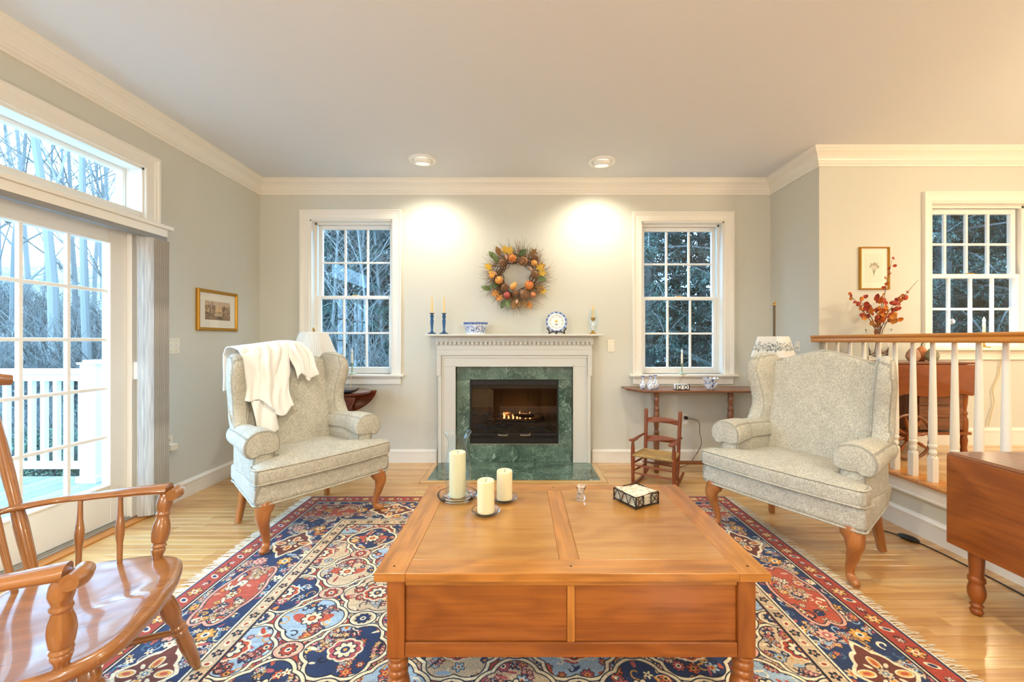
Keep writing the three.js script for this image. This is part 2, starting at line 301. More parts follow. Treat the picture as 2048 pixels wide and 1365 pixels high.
// platform edge: nosing, fascia with bead
{
  const e = structGroup('trim_2', 'white riser with wooden nosing at the platform edge', 'platform edge');
  obj('riser_wall', bx(XJ, XJ + 0.1, -0.1, HP - 0.026, ZD, ZF), M.wall, e);
  obj('nosing', sweep([[XJ, ZD], [XJ, ZF]], [[-0.12, HP - 0.026], [0.02, HP - 0.026], [0.028, HP - 0.022], [0.032, HP - 0.013], [0.028, HP - 0.004], [0.02, HP + 0.0004], [-0.12, HP + 0.0004]]), M.rail, e);
  obj('fascia_board', sweep([[XJ, ZD], [XJ, ZF]], [[0, HP - 0.115], [0.012, HP - 0.115], [0.016, HP - 0.11], [0.016, HP - 0.1], [0.011, HP - 0.096], [0.011, HP - 0.027], [0, HP - 0.027]]), M.trim, e);
}

// ================= windows =================
function muntins(cols, rows, x0, x1, y0, y1, z, parent, mat = M.sash, mw = 0.019) {
  for (let c = 1; c < cols; c++) { const x = lerp(x0, x1, c / cols); obj('muntin', bx(x - mw / 2, x + mw / 2, y0, y1, z - 0.012, z + 0.012, 0.004), mat, parent); }
  for (let r = 1; r < rows; r++) { const y = lerp(y0, y1, r / rows); obj('muntin', bx(x0, x1, y - mw / 2, y + mw / 2, z - 0.0115, z + 0.0115, 0.004), mat, parent); }
  for (let c = 0; c < cols; c++) for (let r = 0; r < rows; r++) {
    const a = lerp(x0, x1, c / cols) + (c ? mw / 2 : 0), b = lerp(x0, x1, (c + 1) / cols) - (c < cols - 1 ? mw / 2 : 0), p = lerp(y0, y1, r / rows) + (r ? mw / 2 : 0), q = lerp(y0, y1, (r + 1) / rows) - (r < rows - 1 ? mw / 2 : 0);
    const g = new THREE.PlaneGeometry(b - a, q - p); g.translate((a + b) / 2, (p + q) / 2, z - 0.002); obj('pane', g, M.glass, parent);
  }
}
function frameGeo(x0, x1, y0, y1, w, wt, wb, z0, z1, r = 0.004) { return [bx(x0, x0 + w, y0, y1, z0, z1, r), bx(x1 - w, x1, y0, y1, z0, z1, r), bx(x0 + w, x1 - w, y1 - wt, y1, z0, z1, r), bx(x0 + w, x1 - w, y0, y0 + wb, z0, z1, r)]; }
// casing profile carried round three sides of an opening (in the plane of the wall)
function casing(x0, x1, y0, y1, z, w) {
  const prof = [[0, 0], [0, 0.012], [0.008, 0.016], [0.012, 0.012], [w * 0.62, 0.015], [w * 0.68, 0.02], [w * 0.8, 0.022], [w * 0.86, 0.03], [w, 0.03], [w, 0]], q = [];
  const at = (i, [o, t]) => [[x0 - o, y0, z + t], [x0 - o, y1 + o, z + t], [x1 + o, y1 + o, z + t], [x1 + o, y0, z + t]][i];
  for (let i = 0; i < 3; i++) for (let j = 0; j < prof.length - 1; j++) { const a = at(i, prof[j]), b = at(i + 1, prof[j]), c = at(i + 1, prof[j + 1]), d = at(i, prof[j + 1]); q.push(...a, ...b, ...c, ...a, ...c, ...d); }
  const g = new THREE.BufferGeometry(); g.setAttribute('position', new THREE.Float32BufferAttribute(q, 3)); g.computeVertexNormals(); return mapUV(g);
}
function makeWindow(n, label, [x0, x1, y0, y1], zw, cols, rows, cw = 0.092) {
  const o = structGroup('window_' + n, label, 'window');
  obj('casing', casing(x0, x1, y0, y1, zw, cw), M.trim, o);
  obj('sill', [bx(x0 - cw - 0.03, x1 + cw + 0.03, y0 - 0.024, y0, zw - 0.08, zw + 0.06, 0.006)], M.trim, o);
  obj('apron', [bx(x0 - cw + 0.005, x1 + cw - 0.005, y0 - 0.1, y0 - 0.024, zw, zw + 0.018, 0.003), bx(x0 - cw + 0.005, x1 + cw - 0.005, y0 - 0.045, y0 - 0.024, zw, zw + 0.03, 0.008)], M.trim, o);
  const jt = 0.03;
  obj('jamb', [bx(x0, x0 + 0.012, y0, y1, zw - WT, zw), bx(x1 - 0.012, x1, y0, y1, zw - WT, zw), bx(x0, x1, y1 - 0.012, y1, zw - WT, zw), bx(x0, x1, y0 - 0.02, y0 + 0.01, zw - WT, zw - 0.08), bx(x0 + 0.012, x0 + jt, y0, y1, zw - 0.085, zw - 0.075), bx(x1 - jt, x1 - 0.012, y0, y1, zw - 0.085, zw - 0.075), bx(x0 + 0.012, x1 - 0.012, y1 - 0.03, y1 - 0.012, zw - 0.085, zw - 0.075)], M.trim, o);
  const ym = (y0 + y1) / 2 + 0.004, a = x0 + 0.022, b = x1 - 0.022;
  const up = grp('upper_sash', o); obj('sash_frame', frameGeo(a, b, ym - 0.016, y1 - 0.02, 0.042, 0.045, 0.034, zw - 0.155, zw - 0.122), M.sash, up);
  muntins(cols, rows, a + 0.042, b - 0.042, ym + 0.018, y1 - 0.065, zw - 0.138, up);
  const lo = grp('lower_sash', o); obj('sash_frame', frameGeo(a, b, y0 + 0.008, ym + 0.016, 0.042, 0.034, 0.055, zw - 0.12, zw - 0.088), M.sash, lo);
  muntins(cols, rows, a + 0.042, b - 0.042, y0 + 0.063, ym - 0.018, zw - 0.104, lo);
  obj('sash_lock', [bx((x0 + x1) / 2 - 0.03, (x0 + x1) / 2 + 0.03, ym + 0.016, ym + 0.026, zw - 0.118, zw - 0.094, 0.003)], M.brass, o);
  return o;
}
makeWindow(1, 'white twelve-over sash window between the pleated lamp and the mantel', win1, ZB, 3, 2);
makeWindow(2, 'white sash window above the dark narrow table', win2, ZB, 3, 2);
makeWindow(3, 'white sash window in the raised dining area', win3, ZD, 4, 2, 0.075);

// ================= glass door with transom (wall to the deck) =================
{
  const d = structGroup('door_1', 'white sliding glass door with grilles and transom window', 'door'), [d0, d1, , ht] = doorHole;
  const turn = (g) => { g.rotateY(Math.PI / 2); g.translate(XL, 0, 0); return g; };        // built in x = depth, y, z = out from the wall
  obj('casing', turn(casing(d0, d1, 0, ht, 0, 0.1)), M.trim, d);
  obj('jamb', [turn(bx(d1 - 0.014, d1, 0, ht, -WT, 0)), turn(bx(d0, d0 + 0.014, 0, ht, -WT, 0)), turn(bx(d0, d1, ht - 0.014, ht, -WT, 0))], M.trim, d);
  obj('transom_bar', [turn(bx(d0 + 0.014, d1 - 0.014, 2.0, 2.082, -WT, -0.004, 0.004))], M.trim, d);
  const tr = grp('transom_window', d);
  obj('sash_frame', frameGeo(d0 + 0.014, d1 - 0.014, 2.082, ht - 0.014, 0.026, 0.026, 0.034, -0.15, -0.11).map(turn), M.sash, tr);
  { const g = new THREE.PlaneGeometry(d1 - d0 - 0.08, 0.23); g.translate((d0 + d1) / 2, 2.238, -0.13); obj('pane', turn(g), M.glass, tr); }
  const leaf = (name, a, b, z) => {
    const l = grp(name, d);
    obj('stile_frame', frameGeo(a, b, 0.03, 1.96, 0.11, 0.128, 0.243, z - 0.022, z + 0.022, 0.005).map(turn), M.sash, l);
    const x0 = a + 0.11, x1 = b - 0.11, y0 = 0.273, y1 = 1.832, cols = 3, rows = 5;
    obj('glazing_bead', frameGeo(x0 - 0.008, x1 + 0.008, y0 - 0.008, y1 + 0.008, 0.014, 0.014, 0.014, z - 0.027, z + 0.027, 0.004).map(turn), M.sash, l);
    const t = new THREE.Group(); muntins(cols, rows, x0, x1, y0, y1, z, t, M.sash, 0.021);
    for (const m of [...t.children]) { m.geometry = turn(m.geometry.clone()); l.add(m); }
  };
  leaf('sliding_panel', 1.83, 2.741, -0.075); leaf('fixed_panel', 0.97, 1.88, -0.125);
  obj('door_frame', [turn(bx(2.741, 2.795, 0.02, 2.0, -0.14, -0.02, 0.004)), turn(bx(2.775, 2.795, 0.02, 2.0, -0.02, -0.005, 0.003)), turn(bx(d0 + 0.014, 2.795, 1.955, 2.0, -0.14, -0.02, 0.004))], M.sash, d);
  obj('threshold', [turn(bx(d0, d1, -0.02, 0.022, -0.16, -0.02, 0.004)), turn(bx(d0, d1, 0.022, 0.034, -0.062, -0.056)), turn(bx(d0, d1, 0.022, 0.034, -0.104, -0.098)), turn(bx(d0, d1, 0.022, 0.03, -0.036, -0.03))], S({ color: 0xb9b6ae, roughness: 0.4, metalness: 0.5 }), d);
  obj('threshold_strip', [turn(bx(d0 - 0.05, d1 + 0.0, 0.0, 0.012, -0.02, 0.05, 0.004, 'x'))], M.rail, d);
  obj('latch_plate', [turn(bx(2.752, 2.79, 0.94, 1.06, -0.02, 0.012, 0.006))], M.white, d);
}
// vertical blind, drawn aside, under its headrail ledge
{
  const b = thing('vertical_blind', 'pale striped vertical blind drawn aside beside the glass door', 'blind');
  obj('valance', [bx(XL, XL + 0.1, 1.985, 2.012, -2.935, -0.82, 0.004, 'z'), bx(XL + 0.03, XL + 0.085, 1.93, 1.985, -2.9, -0.82, 0.004, 'z')], M.trim, b);
  obj('headrail', [bx(XL + 0.032, XL + 0.082, 1.9, 1.93, -2.9, -0.82, 0.003)], S({ color: 0x8d8a86, roughness: 0.5 }), b);
  const st = dataTex(256, 64, (u, v) => { const s = vnoise(u * 6 + 1.5 * fbm(u * 3, v * 5, 3, 5, 2, 2), v * 2, 6, 2, 4), f = fbm(u * 40 + 2 * vnoise(u * 4, v * 6, 4, 6, 8), v * 6, 40, 6, 6, 3); const k = 0.78 + 0.28 * (f - 0.45) + 0.08 * s; return [232 * k, 226 * k, 216 * k]; });
  const fab = PH({ map: withRepeat(st, 6, 1.2), roughness: 0.85, transmission: 0.12, thickness: 0 });
  for (let i = 0; i < 8; i++) {
    const g = sheet((u, v) => V((u - 0.5) * 0.089, 0.025 + v * 1.875, 0.006 * Math.sin(u * Math.PI)), 6, 1, 0.0012, [0.089, 1.9]);
    g.rotateY(0.38 + 0.02 * (i % 3)); g.translate(XL + 0.062, 0, -2.755 - i * 0.017); obj('slat', g, fab, b);
  }
}

// ================= recessed ceiling lights =================
const WARM = new THREE.Color().setRGB(1.0, 0.95, 0.79);
function downlight(x, z, aim, label, power, angle, group) {
  const o = thing('recessed_light', label, 'ceiling light', [x, HC, z], 0, group);
  obj('trim_ring', lathe([[0.118, 0], [0.12, -0.004], [0.112, -0.011], [0.094, -0.014], [0.084, -0.01], [0.08, 0.0]], 40), M.white, o);
  const dir = V(...aim).normalize(), q = new THREE.Quaternion().setFromUnitVectors(V(0, -1, 0), dir);
  const ball = lathe([[0.079, 0.0], [0.078, -0.016], [0.072, -0.03], [0.064, -0.038], [0.06, -0.036], [0.056, -0.024], [0.055, -0.008]], 36); ball.applyQuaternion(q.clone().slerp(new THREE.Quaternion(), 0.4));
  obj('eyeball', ball, M.white, o);
  const lens = new THREE.CircleGeometry(0.054, 28); lens.rotateX(Math.PI / 2); lens.translate(0, -0.022, 0); lens.applyQuaternion(q.clone().slerp(new THREE.Quaternion(), 0.4));
  obj('bulb_face', lens, S({ color: 0xfff4e0, emissive: WARM, emissiveIntensity: 2.6, roughness: 0.5 }), o);
  const s = new THREE.SpotLight(WARM, power, 0, angle, 0.85, 2); s.position.copy(dir.clone().multiplyScalar(0.06)); s.target.position.copy(dir.clone().multiplyScalar(2)); s.castShadow = true; s.shadow.radius = 2.5; s.shadow.mapSize.set(1024, 1024);
  o.add(s, s.target); return o;
}
downlight(-0.855, -3.56, [-0.02, -1, -0.32], 'recessed eyeball ceiling light above the blue candlesticks', 3.5, 1.12);
downlight(0.71, -3.6, [0.02, -1, -0.32], 'recessed eyeball ceiling light above the painted plate on the mantel', 3.5, 1.12);
for (const [x, z] of [[-0.95, -1.45], [0.95, -1.45], [-0.95, 0.9], [0.95, 0.9]]) downlight(x, z, [0, -1, -0.05], 'recessed ceiling light over the seating area', 6.6, 1.3, 'recessed lights over the seating area');
for (const [x, z] of [[3.9, -2.2], [5.0, -0.5]]) downlight(x, z, [0, -1, -0.05], 'recessed ceiling light over the raised dining area', 4, 1.3, 'recessed lights over the dining area');

// ================= fireplace =================
const marbleTex = (() => { const A = hex(0x3a574a), B = hex(0x6a8476), C = hex(0xb9cdbf), D = hex(0x2a4238);
  return dataTex(1024, 1024, (u, v) => {
    const w1 = fbm(u * 4, v * 4, 4, 4, 51, 4), w2 = fbm(u * 4 + 7, v * 4, 4, 4, 77, 4);
    const cl = fbm(u * 6 + w1 * 2.4, v * 6 + w2 * 2.4, 6, 6, 91, 5); let c = mixc(D, B, smooth(0.25, 0.75, cl)); c = mixc(c, A, 0.35);
    const vein = (f, s, wd, k) => { const n = Math.abs(fbm(u * f + w1 * 1.8, v * f + w2 * 1.8, f, f, s, 4) - 0.5); return k * (1 - smooth(0, wd, n)); };
    const vv = Math.max(vein(5, 13, 0.014, 0.8), vein(11, 29, 0.022, 0.55), vein(22, 43, 0.03, 0.42), vein(40, 47, 0.04, 0.3)) * smooth(0.22, 0.5, fbm(u * 7, v * 7, 7, 7, 8, 2));
    const sp = vnoise(u * 120, v * 120, 120, 120, 5); if (sp > 0.8) c = mixc(c, B, (sp - 0.8) * 2);
    return mixc(c, C, clamp(vv, 0, 0.8));
  }); })();
M.marble = PH({ map: withRepeat(marbleTex, 1.1, 1.1), roughness: 0.16, clearcoat: 0.5, clearcoatRoughness: 0.08 });
{
  const f = structGroup('trim_3', 'painted fireplace surround with dentil mantel shelf', 'mantel'), z = ZB;
  const xl = -0.804, xr = 0.675, il = -0.635, ir = 0.505, yt = 0.95, xm = (xl + xr) / 2;
  // side pilasters and header with stepped moulding
  const up = (a, b, c, d, t, r = 0.003) => bx(a, b, c, d, z, z + t, r);
  obj('pilaster', [up(xl, il, 0.014, 0.9495, 0.062), up(xl, xl + 0.034, 0.014, 0.86, 0.078), up(xl + 0.034, xl + 0.05, 0.014, 1.03, 0.07, 0.005), up(il - 0.012, il, 0.014, yt + 0.012, 0.068)], M.mantel, f);
  obj('pilaster', [up(ir, xr, 0.014, 0.9495, 0.062), up(xr - 0.034, xr, 0.014, 0.86, 0.078), up(xr - 0.05, xr - 0.034, 0.014, 1.03, 0.07, 0.005), up(ir, ir + 0.012, 0.014, yt + 0.012, 0.068)], M.mantel, f);
  obj('header', [up(xl, xr, yt, 1.135, 0.062), up(il - 0.012, ir + 0.012, yt, yt + 0.012, 0.068)], M.mantel, f);
  obj('header_moulding', [up(xl - 0.014, xr + 0.014, 1.06, 1.118, 0.084), up(xl + 0.03, xr - 0.03, 1.03, 1.06, 0.07, 0.008), up(xl - 0.014, xl + 0.03, 0.86, 1.06, 0.084), up(xr - 0.03, xr + 0.014, 0.86, 1.06, 0.084)], M.mantel, f);
  // frieze roll, dentil band, cove and shelf: mouldings that return to the wall at both ends
  const ret = (a, b, prof) => sweep([[b, z], [b, z + 0.0001], [b, z + 0.085], [a, z + 0.085], [a, z]].map((p) => p).reverse(), prof);
  const wrap = (a, b, t, prof) => sweep([[a, z], [a, z + t], [b, z + t], [b, z]].map(([x, y]) => [x, y]), prof.map(([o, y]) => [-o, y]));
  void ret;
  const solid = (a, b, y0, y1, t) => up(a, b, y0, y1, t, 0);
  obj('frieze_roll', [solid(xl - 0.01, xr + 0.01, 1.118, 1.16, 0.085), wrap(xl - 0.01, xr + 0.01, 0.085, [[0, 1.118], [0.008, 1.121], [0.014, 1.13], [0.016, 1.14], [0.014, 1.15], [0.008, 1.157], [0, 1.16]])], M.mantel, f);
  obj('dentil_band', [solid(xl - 0.015, xr + 0.015, 1.16, 1.2, 0.088)], M.mantel, f);
  const nd = 36; for (let i = 0; i < nd; i++) { const x = lerp(xl - 0.018, xr + 0.018 - 0.029, i / (nd - 1)); obj('dentil', up(x, x + 0.029, 1.164, 1.193, 0.112, 0.002), M.mantel, f); }
  obj('dentil_cap', [solid(xl - 0.02, xr + 0.02, 1.193, 1.2, 0.116)], M.mantel, f);
  obj('cove', [solid(xl - 0.02, xr + 0.02, 1.2, 1.246, 0.1), wrap(xl - 0.02, xr + 0.02, 0.1, [[0, 1.2], [0.008, 1.2], [0.01, 1.206], [0.018, 1.213], [0.03, 1.219], [0.046, 1.227], [0.056, 1.236], [0.06, 1.246], [0, 1.246]])], M.mantel, f);
  obj('mantel_shelf', [up(-0.9, 0.772, 1.246, 1.265, 0.235, 0.006)], M.mantel, f);
  // marble facing (four slabs), hearth slab
  const [fx0, fx1, fy0, fy1] = fireHole, mt = 0.02;
  const slab = (n, a, b, c, d, ox) => obj(n, bx(a, b, c, d, z, z + mt, 0.0015, 'x', ox, ox * 0.7), M.marble, f);
  slab('marble_facing', il, ir, fy1, yt, 0.1); slab('marble_facing', il, fx0, 0.014, fy1 - 0.001, 0.47); slab('marble_facing', fx1, ir, 0.014, fy1 - 0.001, 0.73); slab('marble_facing', fx0 + 0.001, fx1 - 0.001, 0.014, fy0, 0.9);
  obj('hearth_slab', bx(HEARTH.x0, HEARTH.x1, -0.01, 0.014, ZB, HEARTH.z1, 0.002, 'x', 0.2, 0.4), M.marble, f);
  // mitred wooden border round the hearth
  const bw = 0.055, mit = (pts) => { const s = shapeOf(pts), g = new THREE.ExtrudeGeometry(s, { depth: 0.016, bevelEnabled: false }); g.rotateX(Math.PI / 2); g.translate(0, 0.0005, 0); return g; };
  const { x0, x1, z1 } = HEARTH;
  obj('hearth_border', mapUV(mit([[x0 - bw, z1 + bw], [x1 + bw, z1 + bw], [x1, z1], [x0, z1]]), 'x'), M.oak[2], f);
  obj('hearth_border', mapUV(mit([[x0 - bw, ZB], [x0 - bw, z1 + bw], [x0, z1], [x0, ZB]]), 'z'), M.oak[4], f);
  obj('hearth_border', mapUV(mit([[x1, ZB], [x1, z1], [x1 + bw, z1 + bw], [x1 + bw, ZB]]), 'z'), M.oak[0], f);
}
{
  const s = thing('gas_fireplace', 'black glass-fronted gas fireplace insert with burning log set', 'fireplace'), z = ZB, [x0, x1, y0, y1] = fireHole;
  const soot = S({ color: 0x453c34, roughness: 0.9, bumpMap: withRepeat(grainNoise, 4, 4), bumpScale: 0.002 });
  obj('firebox', [bx(x0, x1, y0, y0 + 0.02, z - 0.5, z), bx(x0, x1, y1 - 0.02, y1, z - 0.5, z), bx(x0, x1, y0, y1, z - 0.52, z - 0.5)], soot, s);
  const side = (a, b) => { const g = sheet((u, v) => V(lerp(a, b, u), lerp(y0, y1, v), lerp(z, z - 0.5, u)), 1, 1, 0.01); return g; };
  obj('firebox_side', side(x0 + 0.005, x0 + 0.14), soot, s); obj('firebox_side', side(x1 - 0.005, x1 - 0.14), soot, s);
  for (const k of [1 / 3, 2 / 3]) obj('brick_panel_joint', bx(lerp(x0, x1, k) - 0.002, lerp(x0, x1, k) + 0.002, y0, y1, z - 0.501, z - 0.494), M.black, s);
  const F = (a, b, c, d, e, g2 = 0.012) => bx(a, b, c, d, z + e, z + e + g2, 0.002);
  obj('frame', [F(x0 + 0.002, x0 + 0.016, y0, y1, 0.0, 0.022), F(x1 - 0.016, x1 - 0.002, y0, y1, 0.0, 0.022), F(x0, x1, y1 - 0.012, y1 - 0.002, 0.002, 0.02)], M.black, s);
  obj('upper_louvre', [F(x0 + 0.016, x1 - 0.016, y1 - 0.055, y1 - 0.012, 0.0, 0.016), F(x0 + 0.016, x1 - 0.016, y1 - 0.075, y1 - 0.064, 0.002, 0.014), F(x0 + 0.016, x1 - 0.016, y1 - 0.09, y1 - 0.083, 0.004, 0.012)], M.black, s);
  for (const x of [x0 + 0.065, x1 - 0.065]) obj('louvre_tab', F(x - 0.004, x + 0.004, y1 - 0.066, y1 - 0.053, 0.01), M.darkIron, s);
  obj('lower_louvre', [F(x0 + 0.016, x1 - 0.016, y0 + 0.002, y0 + 0.052, 0.0, 0.016), F(x0 + 0.016, x1 - 0.016, y0 + 0.058, y0 + 0.066, -0.004, 0.012), F(x0 + 0.016, x1 - 0.016, y0 + 0.074, y0 + 0.1, 0.002, 0.012)], M.black, s);
  const trimM = S({ color: 0xb9b2a2, roughness: 0.3, metalness: 1 });
  obj('bottom_trim', F(x0 + 0.01, x1 - 0.006, y0 - 0.003, y0 + 0.002, 0.02, 0.006), trimM, s);
  const hd = (cx) => tube([V(cx - 0.05, y0 + 0.102, z + 0.012), V(cx - 0.047, y0 + 0.092, z + 0.03), V(cx - 0.035, y0 + 0.088, z + 0.034), V(cx, y0 + 0.088, z + 0.034), V(cx + 0.035, y0 + 0.088, z + 0.034), V(cx + 0.047, y0 + 0.092, z + 0.03), V(cx + 0.05, y0 + 0.102, z + 0.012)], 0.004, 8);
  obj('handle', hd(-0.175), S({ color: 0xd8d4c8, roughness: 0.25, metalness: 1 }), s); obj('handle', hd(0.04), S({ color: 0xd8d4c8, roughness: 0.25, metalness: 1 }), s);
  const g = new THREE.PlaneGeometry(x1 - x0 - 0.03, y1 - 0.09 - y0 - 0.1); g.translate((x0 + x1) / 2, (y1 - 0.09 + y0 + 0.1) / 2, z + 0.004);
  obj('glass_front', g, PH({ color: 0x8a8078, roughness: 0.0, transmission: 1, thickness: 0 }), s);
  obj('fire_grate', [bx(-0.35, 0.22, y0 + 0.1, y0 + 0.112, z - 0.26, z - 0.24, 0.003), bx(-0.35, 0.22, y0 + 0.1, y0 + 0.112, z - 0.4, z - 0.38, 0.003), ...[-0.3, -0.15, 0, 0.15].map((x) => bx(x, x + 0.012, y0 + 0.02, y0 + 0.11, z - 0.42, z - 0.22, 0.003))], M.darkIron, s);
  const bark = dataTex(256, 256, (u, v) => { const n = fbm(u * 3, v * 22, 3, 22, 15, 4), c = fbm(u * 12, v * 30, 12, 30, 3, 2); const k = 0.35 + 0.9 * n * c * 2; return [120 * k, 96 * k, 74 * k]; });
  const logM = S({ map: withRepeat(bark, 3, 6), roughness: 0.95, bumpMap: withRepeat(bark, 3, 6), bumpScale: 0.012 });
  const log = (a, b, r) => tube([a, a.clone().lerp(b, 0.3).add(V(0, 0.008, 0)), a.clone().lerp(b, 0.7).add(V(0, -0.004, 0.008)), b], [r * 0.9, r, r * 1.05, r * 0.9], 14, 18, { flat: 0.9 });
  obj('log', log(V(-0.37, y0 + 0.15, z - 0.25), V(0.25, y0 + 0.148, z - 0.24), 0.045), logM, s);
  obj('log', log(V(-0.35, y0 + 0.165, z - 0.4), V(0.2, y0 + 0.17, z - 0.39), 0.05), logM, s);
  obj('log', log(V(-0.22, y0 + 0.215, z - 0.36), V(0.14, y0 + 0.222, z - 0.3), 0.026), logM, s);
  const fl = new THREE.Color().setRGB(1, 0.58, 0.22), R = rng(4);
  const flameM = S({ color: 0xffc070, emissive: new THREE.Color().setRGB(1, 0.66, 0.3), emissiveIntensity: 6, roughness: 1 });
  for (const [px, h] of [[1008, 0.075], [1026, 0.05], [1040, 0.085], [1060, 0.075], [1017, 0.035], [1034, 0.04], [1051, 0.035]]) {
    const x = (px - CX) / FOC * 4.35, zz = z - 0.31, yb = y0 + 0.185;
    const w = 0.013 + R() * 0.006; const fg = tube([V(x, yb, zz), V(x + 0.003, yb + h * 0.35, zz), V(x - 0.004, yb + h * 0.7, zz), V(x + 0.002, yb + h, zz)], [w, w * 0.9, w * 0.45, 0.001], 10, 12, { flat: 0.6 });
    obj('flame', fg, flameM, s);
  }
  for (const px of [1012, 1050]) { const p = new THREE.PointLight(fl, 0.22); p.position.set((px - CX) / FOC * 4.3, y0 + 0.25, z - 0.33); p.castShadow = true; p.shadow.radius = 1.5; s.add(p); }
}

// ================= lamps that stand outside the frame: torchieres behind the viewer, dining chandelier =================
function torchiere(x, z, label, power) {
  const o = thing('torchiere_lamp', label, 'floor lamp', [x, 0, z]);
  obj('lamp_foot', lathe([[0, 0], [0.14, 0], [0.145, 0.01], [0.12, 0.022], [0.02, 0.04]], 32), M.brass, o); obj('pole', tube([V(0, 0.03, 0), V(0, 1.72, 0)], 0.011, 10, 2), M.brass, o);
  obj('glass_bowl', lathe([[0.02, 1.7], [0.1, 1.73], [0.17, 1.8], [0.185, 1.84]], 32), PH({ color: 0xfff6e8, roughness: 0.8, transmission: 0.5, thickness: 0, emissive: WARM, emissiveIntensity: 0.4 }), o);
  obj('bulb', new THREE.SphereGeometry(0.03, 16, 10).translate(0, 1.81, 0), S({ color: 0xffffff, emissive: WARM, emissiveIntensity: 6 }), o);
  const p = new THREE.PointLight(new THREE.Color().setRGB(1, 1, 0.94), power); p.position.set(0, 1.81, 0); p.castShadow = true; p.shadow.radius = 2; o.add(p);
}
torchiere(-1.9, 1.5, 'brass torchiere floor lamp near the glass-door wall', 6);
torchiere(1.7, 1.9, 'brass torchiere floor lamp near the platform', 6);
{
  const o = thing('dining_chandelier', 'brass chandelier with candle bulbs over the dining area', 'chandelier', [4.0, 0, -1.35]), glow = new THREE.Color().setRGB(1, 0.85, 0.58);
  obj('stem', [tube([V(0, HC, 0), V(0, 2.02, 0)], 0.007, 8, 2), lathe(splined([[1.86, 0.005], [1.89, 0.03], [1.93, 0.05], [1.97, 0.03], [2.02, 0.012]], 3).map(([y, r]) => [r, y]), 20), lathe([[0, HC - 0.03], [0.03, HC - 0.028], [0.06, HC - 0.008], [0.062, HC]], 24)], M.brass, o);
  for (let i = 0; i < 6; i++) {
    const a = i / 6 * 6.283, c = Math.cos(a), s = Math.sin(a);
    obj('arm', tube([V(c * 0.03, 1.93, s * 0.03), V(c * 0.12, 1.86, s * 0.12), V(c * 0.22, 1.87, s * 0.22), V(c * 0.27, 1.94, s * 0.27)], 0.006, 8, 16), M.brass, o);
    obj('candle_sleeve', lathe([[0.02, 1.935], [0.024, 1.945], [0.009, 1.947], [0.009, 2.03], [0, 2.03]], 14).translate(c * 0.27, 0, s * 0.27), M.white, o);
    obj('bulb', lathe([[0.004, 2.03], [0.013, 2.05], [0.009, 2.075], [0, 2.095]], 12).translate(c * 0.27, 0, s * 0.27), S({ color: 0xffeed0, emissive: glow, emissiveIntensity: 10 }), o);
    const p = new THREE.PointLight(glow, 1.1); p.position.set(c * 0.27, 2.058, s * 0.27); p.castShadow = true; p.shadow.radius = 0.8; o.add(p);
  }
}

// ================= wing chairs =================
const tweedTex = dataTex(512, 512, (u, v) => { const a = fbm(u * 90, v * 90, 90, 90, 61, 2), b = fbm(u * 9, v * 9, 9, 9, 67, 3), c = vnoise(u * 170, v * 60, 170, 60, 71); const k = 0.86 + 0.26 * (a - 0.5) + 0.08 * (b - 0.5) + 0.12 * (c - 0.5); return [219 * k, 212 * k, 194 * k]; });
const tweedBump = dataTex(512, 512, (u, v) => { const n = 255 * (0.6 * fbm(u * 110, v * 110, 110, 110, 81, 2) + 0.4 * fbm(u * 16, v * 16, 16, 16, 83, 2)); return [n, n, n]; }, false);
M.tweed = PH({ map: withRepeat(tweedTex, 2.6, 2.6), bumpMap: withRepeat(tweedBump, 2.6, 2.6), bumpScale: 0.0025, roughness: 0.95, sheen: 0.3, sheenRoughness: 0.6, sheenColor: new THREE.Color(0xfff6e6) });
M.legWood = PH({ color: 0xffe6c0, map: withRepeat(mapleTex, 1.2, 3), roughness: 0.3, clearcoat: 0.5, clearcoatRoughness: 0.2 });
